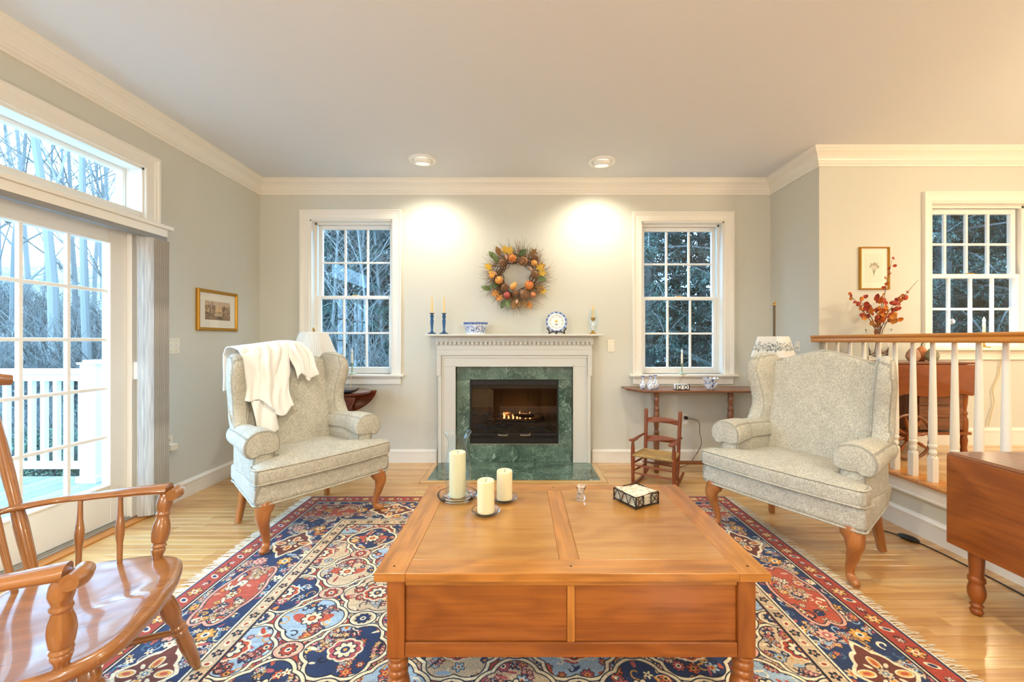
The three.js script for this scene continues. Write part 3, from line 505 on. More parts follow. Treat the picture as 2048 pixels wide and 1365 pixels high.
function makeWingChair(label) {
  const c = thing('wing_chair', label, 'armchair');
  const out = (pts, n = 120, t = 0.5) => outline(pts, n, t);
  // seat rail: rounded plan, upholstered
  const rail = out([[-0.40, 0.335], [-0.2, 0.345], [0.2, 0.345], [0.40, 0.335], [0.425, 0.31], [0.405, 0.15], [0.335, -0.3], [0.31, -0.33], [0, -0.335], [-0.31, -0.33], [-0.335, -0.3], [-0.405, 0.15], [-0.425, 0.31]].reverse());
  obj('seat_rail', pillow(rail, 0.275, 0.395, 0.03), M.tweed, c);
  const cord = (pts, y, r, n = 160) => tube(pts.map(([x, z]) => V(x, y, z)), r, 6, n, { closed: true });
  obj('piping', [cord(rail.filter((_, i) => i % 3 === 0).map(([x, z]) => [x * 0.985, z * 0.985]), 0.279, 0.006)], M.tweed, c);
  // T-shaped loose cushion
  const cu = out([[-0.41, 0.352], [-0.2, 0.372], [0, 0.376], [0.2, 0.372], [0.41, 0.352], [0.43, 0.325], [0.425, 0.25], [0.40, 0.222], [0.33, 0.205], [0.275, 0.17], [0.268, 0.05], [0.262, -0.1], [0.25, -0.22], [0, -0.23], [-0.25, -0.22], [-0.262, -0.1], [-0.268, 0.05], [-0.275, 0.17], [-0.33, 0.205], [-0.40, 0.222], [-0.425, 0.25], [-0.43, 0.325]].reverse(), 150, 0.4);
  const cush = obj('seat_cushion', pillow(cu, 0.388, 0.488, 0.034, 0.03), M.tweed, c);
  obj('piping', [cord(cu.filter((_, i) => i % 2 === 0).map(([x, z]) => [x * 0.99, z * 0.985]), 0.48, 0.0055), cord(cu.filter((_, i) => i % 2 === 0).map(([x, z]) => [x * 0.99, z * 0.985]), 0.4, 0.0055)], M.tweed, cush);
  // back, camel top; built flat (x, height) then leant
  const lean = (g, y0 = 0.4, z0 = -0.215, a = 0.235) => { g.translate(0, -y0, 0); g.rotateX(-a); g.translate(0, y0, z0); return g; };
  const bk = out([[-0.265, 0.30], [-0.29, 0.5], [-0.305, 0.8], [-0.315, 1.02], [-0.3, 1.075], [-0.24, 1.09], [-0.13, 1.125], [0, 1.155], [0.13, 1.125], [0.24, 1.09], [0.3, 1.075], [0.315, 1.02], [0.305, 0.8], [0.29, 0.5], [0.265, 0.30], [0, 0.29]], 130, 0.5);
  const backG = pillow(bk, -0.055, 0.055, 0.05, 0.03, 0.0); backG.rotateX(Math.PI / 2); backG.scale(1, 1, 1);
  { const p = backG.attributes.position; void p; }
  // pillow lies in x/z with crown up (+y); after the turn its z is height (negated) and its crown faces the front
  backG.rotateZ(Math.PI); backG.rotateY(Math.PI); obj('backrest', lean(mapUV(fixBack(backG))), M.tweed, c);
  // wings: side outline in (z, y)
  for (const s of [-1, 1]) {
    const w = out([[-0.31, 0.52], [-0.35, 0.75], [-0.385, 0.98], [-0.395, 1.06], [-0.36, 1.1], [-0.28, 1.108], [-0.2, 1.09], [-0.155, 1.05], [-0.14, 1.0], [-0.15, 0.93], [-0.172, 0.85], [-0.18, 0.77], [-0.165, 0.7], [-0.12, 0.64], [-0.12, 0.56], [-0.2, 0.5]].map(([z, y]) => [z, y]), 110, 0.5);
    const g = pillow(w, -0.042, 0.042, 0.04, 0.016, 0.016); // lies in (x = z, z = y)
    const p = g.attributes.position; for (let i = 0; i < p.count; i++) { const a = p.getX(i), t = p.getY(i), b = p.getZ(i); const flare = 0.287 + (a + 0.38) * 0.24 + smooth(0.75, 1.0, b) * 0.015 - smooth(0.7, 0.5, b) * 0.02; p.setXYZ(i, s * (flare + t), b, a); }
    if (s > 0) g.index.array.forEach((_, i, A) => { if (i % 3 === 0) { const t = A[i]; A[i] = A[i + 1]; A[i + 1] = t; } });
    g.computeVertexNormals(); obj('wing', mapUV(g, 'y'), M.tweed, c);
    // arm: stem under an outward roll
    const stem = out([[0.262, -0.22], [0.268, 0.14], [0.28, 0.19], [0.325, 0.205], [0.375, 0.19], [0.385, 0.14], [0.36, -0.2], [0.31, -0.25]].map(([x, z]) => [s * x, z]), 80, 0.5); if (s > 0) stem.reverse();
    const arm = obj('arm', pillow(stem, 0.37, 0.6, 0.03), M.tweed, c);
    const rl = [V(s * 0.305, 0.6, -0.28), V(s * 0.318, 0.605, -0.15), V(s * 0.332, 0.605, 0.02), V(s * 0.335, 0.598, 0.15), V(s * 0.336, 0.592, 0.2)];
    obj('arm_roll', armRoll(rl, s, 0), M.tweed, arm);
    obj('arm_cover', armRoll([V(s * 0.334, 0.606, 0.02), V(s * 0.336, 0.602, 0.1), V(s * 0.338, 0.593, 0.216)], s, 0.013), M.tweed, c);
    // legs
    const q = V(s, 0, 0.85).normalize(), fx = s * 0.355, fz = 0.285, at = (o, y) => V(fx + q.x * o, y, fz + q.z * o);
    obj('front_leg', tube([at(0, 0.3), at(0.012, 0.262), at(0.03, 0.215), at(0.018, 0.15), at(-0.002, 0.09), at(-0.008, 0.05), at(0.004, 0.026), at(0.034, 0.016), at(0.05, 0.012)], [0.05, 0.052, 0.04, 0.028, 0.0215, 0.019, 0.0225, 0.021, 0.011], 14, 40), M.legWood, c);
    obj('rear_leg', tube([V(s * 0.27, 0.3, -0.27), V(s * 0.285, 0.15, -0.285), V(s * 0.3, 0.0, -0.315)], [0.032, 0.027, 0.023], 4, 10), M.legWood, c);
  }
  return c;
}
function fixBack(g) { g.computeVertexNormals(); return g; }
// outward-rolled arm top: mushroom section carried along a line
function armRoll(pts, s, grow) {
  const c = new THREE.CatmullRomCurve3(pts), sec = [];
  const base = [[-0.08, -0.06], [-0.088, -0.02], [-0.084, 0.025], [-0.055, 0.06], [-0.005, 0.074], [0.045, 0.068], [0.086, 0.04], [0.103, 0.0], [0.1, -0.045], [0.074, -0.078], [0.04, -0.082], [0.02, -0.066], [-0.02, -0.07]];
  const ol = outline(base, 40, 0.5);
  const n = 26, pos = [], idx = [];
  for (let i = 0; i <= n; i++) { const t = i / n, p = c.getPoint(t); let k = 1; const e = Math.min(i, n - i); if (e < 4) k = 0.82 + 0.18 * Math.sqrt(1 - ((4 - e) / 4) ** 2); if (i <= 4) k = Math.max(k, 0.93); const w = lerp(0.76, 0.92, t); for (const [x, y] of ol) { const L = Math.hypot(x, y) || 1; pos.push(p.x + s * (x * w * k + x / L * grow), p.y + y * w * k + y / L * grow * (y < -0.03 ? 0.4 : 1), p.z + (e < 5 && i > n / 2 ? -0.022 * (1 - e / 5) * 0 : 0)); } }
  const m = ol.length; for (let i = 0; i < n; i++) for (let j = 0; j < m; j++) { const a = i * m + j, b = i * m + (j + 1) % m; s > 0 ? idx.push(a, b, a + m, b, b + m, a + m) : idx.push(a, a + m, b, b, a + m, b + m); }
  for (const e of [0, n]) { const o = pos.length / 3, p = c.getPoint(e / n); pos.push(p.x, p.y, p.z + (e ? 0.004 : 0)); for (let j = 0; j < m; j++) { const a = e * m + j, b = e * m + (j + 1) % m; (s > 0) === (e > 0) ? idx.push(o, a, b) : idx.push(o, b, a); } }
  void sec; const g = new THREE.BufferGeometry(); g.setAttribute('position', new THREE.Float32BufferAttribute(pos, 3)); g.setIndex(idx); g.computeVertexNormals(); return mapUV(g, 'z');
}
const CHA = { x: -1.447, z: -2.764, a: 53.3 * Math.PI / 180 }, CHB = { x: 1.71, z: -2.475, a: -60 * Math.PI / 180 };
const chairA = makeWingChair('beige tweed wing chair with a white knit throw over its back');
chairA.position.set(CHA.x, 0.008, CHA.z); chairA.rotation.y = CHA.a; chairA.scale.z = 0.94;
dup(chairA, [CHB.x - 0.05, 0.008, CHB.z + 0.018], CHB.a, 'beige tweed wing chair in front of the floral-shaded floor lamp').scale.set(1.02, 1, 0.88);

// white knit throw hanging over the wing-chair back
{
  const t = thing('knit_throw', 'white cable-knit throw draped over the wing chair back', 'throw', [CHA.x, 0.008, CHA.z], CHA.a); t.scale.z = 0.94;
  const knit = dataTex(256, 256, (u, v) => { const r = Math.abs(Math.sin(u * Math.PI * 16)), s = Math.abs(Math.sin(v * Math.PI * 40 + Math.abs(u * 16 % 1 - 0.5) * 6)); const n = 120 + 90 * r * (0.6 + 0.4 * s); return [n, n, n]; }, false);
  const km = PH({ color: 0xf6f3ee, roughness: 0.95, bumpMap: withRepeat(knit, 3, 3), bumpScale: 0.004, sheen: 0.3, sheenRoughness: 0.7, sheenColor: new THREE.Color(0xffffff) });
  // front face of the back cushion at height y
  const front = (y) => -0.215 - (y - 0.4) * 0.235 + 0.085;
  const top = (x) => 1.12 - Math.abs(x) * 0.13;
  const drape = (xa, xb, len0, len1, back, seed, twist = 0) => (u, v) => {
    // v: 0 behind, over the top, 1 = front hem
    const x0 = lerp(xa[0], xb[0], u), L = lerp(len0, len1, smooth(0, 1, u)) + 0.02 * Math.sin(u * 11 + seed) - 0.05 * smooth(0.8, 1, u) , s = lerp(-back, L, v), yT = top(x0) + 0.028;
    const x = lerp(x0, lerp(xa[1], xb[1], u), clamp(s / L, 0, 1)) + twist * Math.sin(v * 3) + 0.014 * Math.sin(v * 11 + seed + u * 2) * v + 0.01 * Math.sin(v * 23 + u * 3) * v;
    const hang = smooth(0.1, 0.6, v), fold = hang * (0.026 * Math.sin(u * 10 + seed + v * 3) + 0.014 * Math.sin(u * 21 + seed * 2 - v * 4)) + 0.006 * Math.sin(u * 7 + v * 15) + 0.004 * Math.sin(u * 31 + v * 9);
    const r = 0.085, arc = r * Math.PI; let y, z; const zc = front(yT) - 0.085;
    if (s < 0) { y = yT + s; z = zc - r - 0.01; } else if (s < arc) { const a = s / arc * Math.PI; y = yT + Math.sin(a) * 0.045; z = zc - r * Math.cos(a); } else { y = yT - (s - arc); z = zc + r + (front(y) - front(yT)) * 0.95 + 0.012; }
    return V(x, y, z + (s >= arc * 0.5 ? 0.012 + Math.abs(fold) + fold * 0.35 : -Math.abs(fold) * 0.4));
  };
  obj('throw_body', sheet(drape([-0.335, -0.29], [0.02, -0.02], 0.55, 0.74, 0.25, 0.4), 60, 90, 0.006, [0.5, 0.9]), km, t);
  obj('throw_sleeve', sheet(drape([-0.05, 0.04], [0.1, 0.16], 0.47, 0.5, 0.2, 2.1, 0.0), 24, 60, 0.006, [0.16, 0.6]), km, t);
  obj('throw_corner', sheet((u, v) => V(lerp(-0.26, -0.13, u) + 0.02 * v, lerp(0.8, 0.555 + 0.06 * Math.abs(u - 0.3), v), front(lerp(0.8, 0.56, v)) + 0.014 + 0.012 * Math.sin(u * 8 + v * 3)), 16, 16, 0.006, [0.15, 0.15]), km, t);
}

// ================= Windsor armchair =================
{
  const c = thing('windsor_armchair', 'glossy maple spindle-back armchair with saddled seat and turned legs', 'armchair', [-1.30, 0.012, -1.146], 112.4 * Math.PI / 180);
  const so = outline([[-0.225, 0.215], [-0.1, 0.245], [0.0, 0.25], [0.1, 0.245], [0.225, 0.215], [0.285, 0.14], [0.305, 0.02], [0.29, -0.13], [0.22, -0.215], [0, -0.24], [-0.22, -0.215], [-0.29, -0.13], [-0.305, 0.02], [-0.285, 0.14]].reverse(), 120, 0.5);
  const sg = pillow(so, 0.388, 0.432, 0.02, 0, 0, 16); { const p = sg.attributes.position; for (let i = 0; i < p.count; i++) { const x = p.getX(i), y = p.getY(i), z = p.getZ(i); if (y > 0.41) { const k = clamp(1 - (x / 0.3) ** 2) * clamp(1 - ((z + 0.03) / 0.24) ** 2); p.setY(i, y - 0.016 * k * 1.4 + 0.006 * Math.exp(-((x / 0.05) ** 2)) * smooth(0.0, 0.2, z)); } } sg.computeVertexNormals(); mapUV(sg, 'z'); }
  obj('seat', sg, M.maple, c);
  const legP = [[0, 0.017], [0.06, 0.021], [0.12, 0.0235], [0.14, 0.019], [0.155, 0.0245], [0.19, 0.0255], [0.21, 0.018], [0.25, 0.024], [0.38, 0.0275], [0.5, 0.018], [0.53, 0.0245], [0.555, 0.019], [0.58, 0.0245], [0.61, 0.02], [0.72, 0.022], [0.88, 0.019], [1, 0.013]];
  const legs = [[0.19, 0.15, 0.276, 0.244], [-0.19, 0.15, -0.276, 0.244], [0.19, -0.14, 0.26, -0.27], [-0.19, -0.14, -0.26, -0.27]];
  for (const [a, b, e, f] of legs) obj('leg', turned(V(a, 0.392, b), V(e, 0.0, f), legP, 18), M.maple, c);
  const along = ([a, b, e, f], t) => V(lerp(a, e, t), lerp(0.392, 0, t), lerp(b, f, t));
  const strP = [[0, 0.009], [0.15, 0.011], [0.3, 0.013], [0.35, 0.0155], [0.37, 0.012], [0.42, 0.018], [0.5, 0.0205], [0.58, 0.018], [0.63, 0.012], [0.65, 0.0155], [0.7, 0.013], [0.85, 0.011], [1, 0.009]];
  const s1 = [along(legs[0], 0.58), along(legs[2], 0.58)], s2 = [along(legs[1], 0.58), along(legs[3], 0.58)];
  obj('stretcher', turned(...s1, strP, 14), M.maple, c); obj('stretcher', turned(...s2, strP, 14), M.maple, c); obj('stretcher', turned(s1[0].clone().lerp(s1[1], 0.5), s2[0].clone().lerp(s2[1], 0.5), strP, 14), M.maple, c);
  // arm bow round the back, scrolled ends
  const yA = 0.655;
  const bow = [V(0.285, yA + 0.004, 0.16), V(0.295, yA + 0.004, 0.06), V(0.305, yA, -0.05), V(0.3, yA, -0.16), V(0.22, yA, -0.27), V(0, yA, -0.315), V(-0.22, yA, -0.27), V(-0.3, yA, -0.16), V(-0.305, yA, -0.05), V(-0.295, yA + 0.004, 0.06), V(-0.285, yA + 0.004, 0.16)];
  obj('arm_bow', tube(bow, [0.03, 0.026, 0.02, 0.018, 0.017, 0.017, 0.017, 0.018, 0.02, 0.026, 0.03], 14, 90, { flat: 0.62, up: V(0, 1, 0) }), M.maple, c);
  for (const s of [-1, 1]) {
    obj('arm_scroll', tube([V(s * 0.315, yA - 0.012, 0.176), V(s * 0.285, yA - 0.014, 0.18), V(s * 0.252, yA - 0.012, 0.176)], [0.019, 0.0225, 0.019], 16, 10), M.maple, c);
    obj('arm_post', turned(V(s * 0.255, 0.42, 0.135), V(s * 0.286, yA - 0.008, 0.15), [[0, 0.012], [0.08, 0.016], [0.16, 0.021], [0.19, 0.017], [0.21, 0.0225], [0.25, 0.018], [0.28, 0.023], [0.42, 0.0265], [0.52, 0.0245], [0.64, 0.018], [0.68, 0.0215], [0.72, 0.018], [0.82, 0.0235], [0.93, 0.02], [1, 0.014]], 18), M.maple, c);
    for (const [z, x] of [[0.03, 0.27], [-0.075, 0.268]]) obj('arm_spindle', turned(V(s * (x - 0.005), 0.42, z), V(s * 0.302, yA, z - 0.012), [[0, 0.0075], [0.3, 0.0085], [0.45, 0.0125], [0.55, 0.0125], [0.7, 0.0085], [1, 0.0065]], 12), M.maple, c);
    obj('back_post', turned(V(s * 0.245, 0.42, -0.17), V(s * 0.345, 1.03, -0.335), [[0, 0.013], [0.1, 0.016], [0.3, 0.018], [0.42, 0.0145], [0.55, 0.0165], [0.75, 0.0145], [1, 0.011]], 16), M.maple, c);
  }
  for (let i = 0; i < 6; i++) { const k = (i - 2.5) / 2.5; obj('spindle', turned(V(k * 0.18, 0.42, -0.2 + 0.02 * Math.abs(k)), V(k * 0.27, 1.035, -0.375 + 0.03 * k * k), [[0, 0.008], [0.25, 0.0095], [0.4, 0.0115], [0.6, 0.009], [1, 0.006]], 10), M.maple, c); }
  const cr = [V(0.40, 1.055, -0.31), V(0.3, 1.07, -0.355), V(0.12, 1.085, -0.39), V(0, 1.09, -0.395), V(-0.12, 1.085, -0.39), V(-0.3, 1.07, -0.355), V(-0.40, 1.055, -0.31)];
  obj('crest_rail', tube(cr, [0.018, 0.03, 0.042, 0.045, 0.042, 0.03, 0.018], 16, 60, { flat: 2.4 / 5, up: V(0, 0, 1).cross(V(1, 0, 0)).cross(V(0, 0, 1)).set(0, 0, 1) }), M.maple, c);
}

// ================= child's ladder-back rocking chair =================
{
  const c = thing('child_rocking_chair', 'small reddish ladder-back rocking chair with woven rush seat', 'rocking chair', [1.135, 0.0, -3.42], -34 * Math.PI / 180);
  const w = PH({ color: 0xc89478, map: withRepeat(mapleTex, 2, 5), roughness: 0.4, clearcoat: 0.2, clearcoatRoughness: 0.3 });
  for (const s of [-1, 1]) {
    obj('rear_post', turned(V(s * 0.135, 0.03, -0.11), V(s * 0.145, 0.6, -0.18), [[0, 0.014], [0.5, 0.0155], [0.93, 0.0155], [0.965, 0.017], [1, 0.012]], 14), w, c);
    obj('front_post', turned(V(s * 0.165, 0.03, 0.12), V(s * 0.165, 0.375, 0.12), [[0, 0.014], [0.3, 0.0145], [0.62, 0.0175], [0.85, 0.0155], [0.95, 0.011], [1, 0.009]], 14), w, c);
    obj('arm', puff(shapeOf([[-0.16, 0], [-0.02, 0.012], [0.1, 0.014], [0.15, 0.03], [0.17, 0.01], [0.165, -0.016], [0.1, -0.02], [-0.02, -0.01], [-0.16, -0.008]].map(([z, x]) => [z, x]), true), 0.016, 0.005).rotateX(Math.PI / 2).rotateY(-Math.PI / 2).translate(s * 0.158, 0.38, 0.0), w, c);
    obj('rocker', puff(shapeOf([[-0.27, 0.05], [-0.2, 0.03], [-0.1, 0.012], [0, 0.006], [0.1, 0.01], [0.18, 0.024], [0.2, 0.042], [0.17, 0.048], [0.1, 0.036], [0, 0.03], [-0.1, 0.036], [-0.2, 0.052], [-0.27, 0.066]], true), 0.02, 0.005).rotateY(-Math.PI / 2).translate(s * 0.15, -0.004, 0), w, c);
    for (const y of [0.12, 0.185]) obj('side_rung', turned(V(s * 0.163, y, 0.12), V(s * 0.138, y, -0.115), [[0, 0.006], [0.5, 0.0095], [1, 0.006]], 10), w, c);
  }
  for (const [y, z] of [[0.105, 0.12], [0.17, 0.12], [0.14, -0.12]]) obj('rung', turned(V(-0.163, y, z), V(0.163, y, z), [[0, 0.006], [0.5, 0.0095], [1, 0.006]], 10), w, c);
  for (const [y, h] of [[0.345, 0.06], [0.505, 0.055]]) { const g = puff(shapeOf([[-0.135, -h / 2], [-0.05, -h / 2 + 0.008], [0.05, -h / 2 + 0.008], [0.135, -h / 2], [0.135, h / 2 - 0.012], [0.08, h / 2 - 0.002], [0, h / 2], [-0.08, h / 2 - 0.002], [-0.135, h / 2 - 0.012]], false), 0.009, 0.003); const p = g.attributes.position; for (let i = 0; i < p.count; i++) p.setZ(i, p.getZ(i) - 0.022 * (1 - (p.getX(i) / 0.14) ** 2)); g.computeVertexNormals(); g.translate(0, y, -0.11 - 0.07 * (y / 0.6)); obj('back_slat', g, w, c); }
  const rushTex = dataTex(256, 256, (u, v) => { const s = Math.abs(Math.sin(v * Math.PI * 18)), n = fbm(u * 20, v * 36, 20, 36, 7, 2); const k = 0.55 + 0.4 * s + 0.3 * (n - 0.5); return [216 * k, 176 * k, 112 * k]; });
  const rush = S({ map: withRepeat(rushTex, 5, 5), bumpMap: withRepeat(rushTex, 5, 5), bumpScale: 0.006, roughness: 0.9 });
  const tri = (pts) => { const g = sheet((u, v) => { const a = pts[0].clone().lerp(pts[1], u), m = pts[2]; const p = a.lerp(m, v); p.y += 0.006 * Math.sin(u * Math.PI) * (1 - v); return p; }, 12, 10, 0.012, [0.3, 0.15]); return g; };
  const A = V(-0.165, 0.255, 0.125), B = V(0.165, 0.255, 0.125), C = V(0.138, 0.25, -0.115), D = V(-0.138, 0.25, -0.115), m = V(0, 0.24, 0.005);
  for (const [p, q] of [[A, B], [B, C], [C, D], [D, A]]) obj('seat_weave', tri([p, q, m]), rush, c);
  obj('seat_rim', [tube([A, B], 0.013, 10, 4), tube([B, C], 0.012, 10, 4), tube([C, D], 0.012, 10, 4), tube([D, A], 0.012, 10, 4)], rush, c);
}

// ================= coffee table =================
{
  const c = thing('coffee_table', 'large square-cornered cherry coffee table with panelled sides and turned feet', 'table', [0.155, 0, -1.617]);
  const W = 0.599, D = 0.383, h = 0.5, t = 0.027, fr = 0.095;
  const bd = (n, x0, x1, z0, z1, grain, ox, oy, m = M.cherry) => obj(n, bx(x0, x1, h - t, h, z0, z1, 0.0025, grain, ox, oy), m, c);
  const lightPanel = PH({ color: 0xffffff, map: withRepeat(panelTex, 1, 1.7), roughness: 0.27, clearcoat: 0.55, clearcoatRoughness: 0.16 });
  const darkRail = PH({ color: 0xfff2d8, map: withRepeat(cherryTex, 1, 2.4), roughness: 0.28, clearcoat: 0.55, clearcoatRoughness: 0.16 });
  bd('top_stile', -W, -W + fr, -D, D, 'z', 0.2, 0.1, darkRail); bd('top_stile', W - fr, W, -D, D, 'z', 0.8, 0.5, darkRail);
  bd('top_rail', -W + fr, W - fr, D - 0.08, D, 'x', 0.1, 0.3, darkRail); bd('top_rail', -W + fr, W - fr, -D, -D + 0.08, 'x', 0.5, 0.9, darkRail);
  bd('top_centre_stile', -0.032, 0.032, -D + 0.08, D - 0.08, 'z', 0.3, 0.7, darkRail);
  bd('top_panel', -W + fr, -0.032, -D + 0.08, D - 0.08, 'x', 0.15, 0.55, lightPanel); bd('top_panel', 0.032, W - fr, -D + 0.08, D - 0.08, 'x', 0.65, 0.2, lightPanel);
  for (const [x, z] of [[-W + 0.05, D - 0.04], [0, D - 0.04], [W - 0.05, D - 0.04], [-W + 0.05, -D + 0.04], [0, -D + 0.04], [W - 0.05, -D + 0.04]]) { const g = new THREE.CylinderGeometry(0.0035, 0.0035, 0.001, 12); g.translate(x, h + 0.0002, z); obj('peg', g, M.black, c); }
  const bw = W - 0.032, bdp = D - 0.028, yb = 0.222, yt = h - t;
  for (const sx of [-1, 1]) for (const sz of [-1, 1]) {
    const x = sx * (bw - 0.026), z = sz * (bdp - 0.026);
    obj('corner_post', bx(x - 0.027, x + 0.027, yb, yt, z - 0.027, z + 0.027, 0.003, 'y', sx * 0.3, sz * 0.2), M.cherry, c);
    obj('leg', turned(V(x, yb, z), V(x, 0.008, z), [[0, 0.03], [0.05, 0.03], [0.08, 0.025], [0.11, 0.031], [0.17, 0.031], [0.2, 0.025], [0.23, 0.0305], [0.28, 0.0305], [0.31, 0.024], [0.36, 0.033], [0.55, 0.04], [0.7, 0.034], [0.82, 0.024], [0.87, 0.029], [0.94, 0.03], [1, 0.022]], 24, 2), M.cherry, c);
  }
  const side = (turn, half, dep, k) => { // rails, centre stile and two recessed panels of one side
    const e = half - 0.053, R = (g) => { g.rotateY(turn); return g; };
    obj('side_rail', R(bx(-e, e, yt - 0.03, yt, dep - 0.018, dep - 0.006, 0.002, 'x', k)), darkRail, c); obj('side_rail', R(bx(-e, e, yb, yb + 0.045, dep - 0.018, dep - 0.004, 0.002, 'x', k + 0.4)), M.cherry, c);
    obj('side_stile', R(bx(-0.012, 0.012, yb + 0.045, yt - 0.03, dep - 0.018, dep - 0.006, 0.002, 'y', k)), darkRail, c);
    obj('side_panel', R(bx(-e, -0.012, yb + 0.045, yt - 0.03, dep - 0.03, dep - 0.012, 0.002, 'x', 0.1 + k, 0.3)), M.cherry, c); obj('side_panel', R(bx(0.012, e, yb + 0.045, yt - 0.03, dep - 0.03, dep - 0.012, 0.002, 'x', 0.7 + k, 0.05)), M.cherry, c);
  };
  side(0, bw, bdp, 0.1); side(Math.PI, bw, bdp, 0.35); side(Math.PI / 2, bdp, bw, 0.5); side(-Math.PI / 2, bdp, bw, 0.8);
}
// ---- things on the coffee table ----
const TT = 0.5005;
M.clearGlass = PH({ color: 0xffffff, roughness: 0.02, transmission: 1, thickness: 0.01, ior: 1.47 });
M.thinGlass = PH({ color: 0xf4fbff, roughness: 0.0, transmission: 1, thickness: 0, ior: 1.5 });
M.wax = PH({ color: 0xe6dab2, roughness: 0.5, sheen: 0.1 });
{
  const dish = (r, hgt) => lathe([[0, 0.004], [r * 0.42, 0.003], [r * 0.46, 0.0], [r * 0.62, 0.0], [r * 0.8, 0.006], [r * 0.97, hgt * 0.9], [r, hgt], [r * 0.985, hgt + 0.003], [r * 0.93, hgt], [r * 0.76, 0.012], [r * 0.6, 0.007], [0, 0.008]], 48);
  const pillarG = (r, y0, y1) => lathe([[0, y0], [r * 0.96, y0], [r, y0 + 0.004], [r * 1.0, (y0 + y1) / 2], [r, y1 - 0.008], [r * 0.97, y1 - 0.002], [r * 0.9, y1], [r * 0.8, y1 - 0.004], [r * 0.45, y1 - 0.008], [0, y1 - 0.01]], 40);
  const candle = (label, x, z, r, y1, y0 = TT + 0.009) => { const o = thing('pillar_candle', label, 'candle', [x, y0, z], 0); obj('wax_pillar', pillarG(r, 0, y1 - y0), M.wax, o); obj('wick', tube([V(0, y1 - y0 - 0.012, 0), V(0.001, y1 - y0 - 0.002, 0), V(0.003, y1 - y0 + 0.006, 0.001)], 0.0012, 6, 6), M.black, o); return o; };
  const pa = [-0.282, -1.82], pb = [-0.142, -1.655], pc = [-0.072, -1.79];
  const plate = lathe([[0, 0.006], [0.05, 0.005], [0.054, 0.0], [0.072, 0.0], [0.082, 0.008], [0.089, 0.02], [0.088, 0.025], [0.083, 0.022], [0.076, 0.012], [0.062, 0.01], [0.058, 0.018], [0.054, 0.018], [0.05, 0.01], [0, 0.0105]], 56);
  tag(obj('glass_plate', plate.translate(pa[0], TT, pa[1]), M.clearGlass), 'thick clear glass plate under the hurricane shade', 'plate');
  const hur = lathe(splined([[0, 0.044], [0.02, 0.046], [0.06, 0.054], [0.1, 0.06], [0.145, 0.056], [0.19, 0.046], [0.22, 0.041], [0.245, 0.043], [0.265, 0.051], [0.278, 0.0605], [0.283, 0.0625]], 4).map(([y, r]) => [r, y]), 56);
  tag(obj('hurricane_shade', hur.translate(pa[0], TT + 0.013, pa[1]), M.thinGlass), 'tall curved clear glass hurricane shade round a candle', 'candle shade');
  candle('tall ivory pillar candle inside the glass hurricane shade', pa[0], pa[1], 0.0365, 0.709, TT + 0.011);
  tag(obj('glass_saucer', dish(0.058, 0.018).translate(pb[0], TT, pb[1]), M.clearGlass), 'clear glass saucer under the slumped pillar candle', 'saucer');
  candle('ivory pillar candle with uneven melted rim on a saucer', pb[0], pb[1], 0.0345, 0.64);
  tag(obj('glass_saucer', dish(0.055, 0.018).translate(pc[0], TT, pc[1]), M.clearGlass), 'clear glass saucer under the evenly topped pillar candle', 'saucer');
  candle('ivory pillar candle with flat even top and dark wick', pc[0], pc[1], 0.034, 0.636);
  // crystal holder with toothpicks
  const h = thing('toothpick_holder', 'small cut crystal holder on the coffee table', 'holder', [0.262, TT, -1.80]);
  const cg = lathe([[0, 0.006], [0.016, 0.0], [0.019, 0.002], [0.0205, 0.014], [0.0165, 0.03], [0.0145, 0.036], [0.0165, 0.044], [0.022, 0.058], [0.0245, 0.062], [0.021, 0.058], [0.014, 0.044], [0.011, 0.034], [0.0, 0.012]], 10); const flatc = cg.toNonIndexed(); flatc.computeVertexNormals(); obj('crystal_cup', flatc, M.clearGlass, h);
  const R = rng(8); for (let i = 0; i < 14; i++) { const a = R() * 6.28, b = 0.004 + R() * 0.006; obj('toothpick', tube([V(Math.cos(a) * b * 0.6, 0.014, Math.sin(a) * b * 0.6), V(Math.cos(a) * b * 1.9, 0.062 + R() * 0.008, Math.sin(a) * b * 1.9)], 0.0011, 5, 1), S({ color: 0xf3e6d8, roughness: 0.7 }), h); }
  // wire napkin holder with napkins
  const nh = thing('napkin_holder', 'black wire basket with arched bars holding napkins', 'napkin holder', [0.5, TT, -1.785], 0.52);
  const w = 0.066, wire = M.darkIron; const bar = (a, b, r = 0.0022) => tube([a, b], r, 6, 1);
  for (const y of [0.006, 0.05]) obj('rim_wire', [bar(V(-w, y, w), V(-w, y, -w)), bar(V(w, y, w), V(w, y, -w)), bar(V(-w, y, -w), V(w, y, -w)), ...(y < 0.02 ? [bar(V(-w, y, w), V(w, y, w))] : [bar(V(-w, y, w), V(-0.022, y, w)), bar(V(0.022, y, w), V(w, y, w))])], wire, nh);
  for (const [x, z] of [[-w, w], [w, w], [-w, -w], [w, -w]]) obj('corner_post', bar(V(x, 0, z), V(x, 0.053, z), 0.0028), wire, nh);
  for (const x of [-0.022, 0.022]) obj('opening_post', bar(V(x, 0.006, w), V(x, 0.05, w)), wire, nh);
  const arch = (o, dx, dz, L) => { for (let i = 0; i < 3; i++) { const a = o.clone().add(V(dx * L * i / 3, 0, dz * L * i / 3)), b = V(dx * L / 3, 0, dz * L / 3); obj('arch_wire', tube([a, a.clone().add(b.clone().multiplyScalar(0.22)).add(V(0, 0.026, 0)), a.clone().add(b.clone().multiplyScalar(0.5)).add(V(0, 0.042, 0)), a.clone().add(b.clone().multiplyScalar(0.78)).add(V(0, 0.026, 0)), a.clone().add(b)], 0.0016, 5, 12), wire, nh); } };
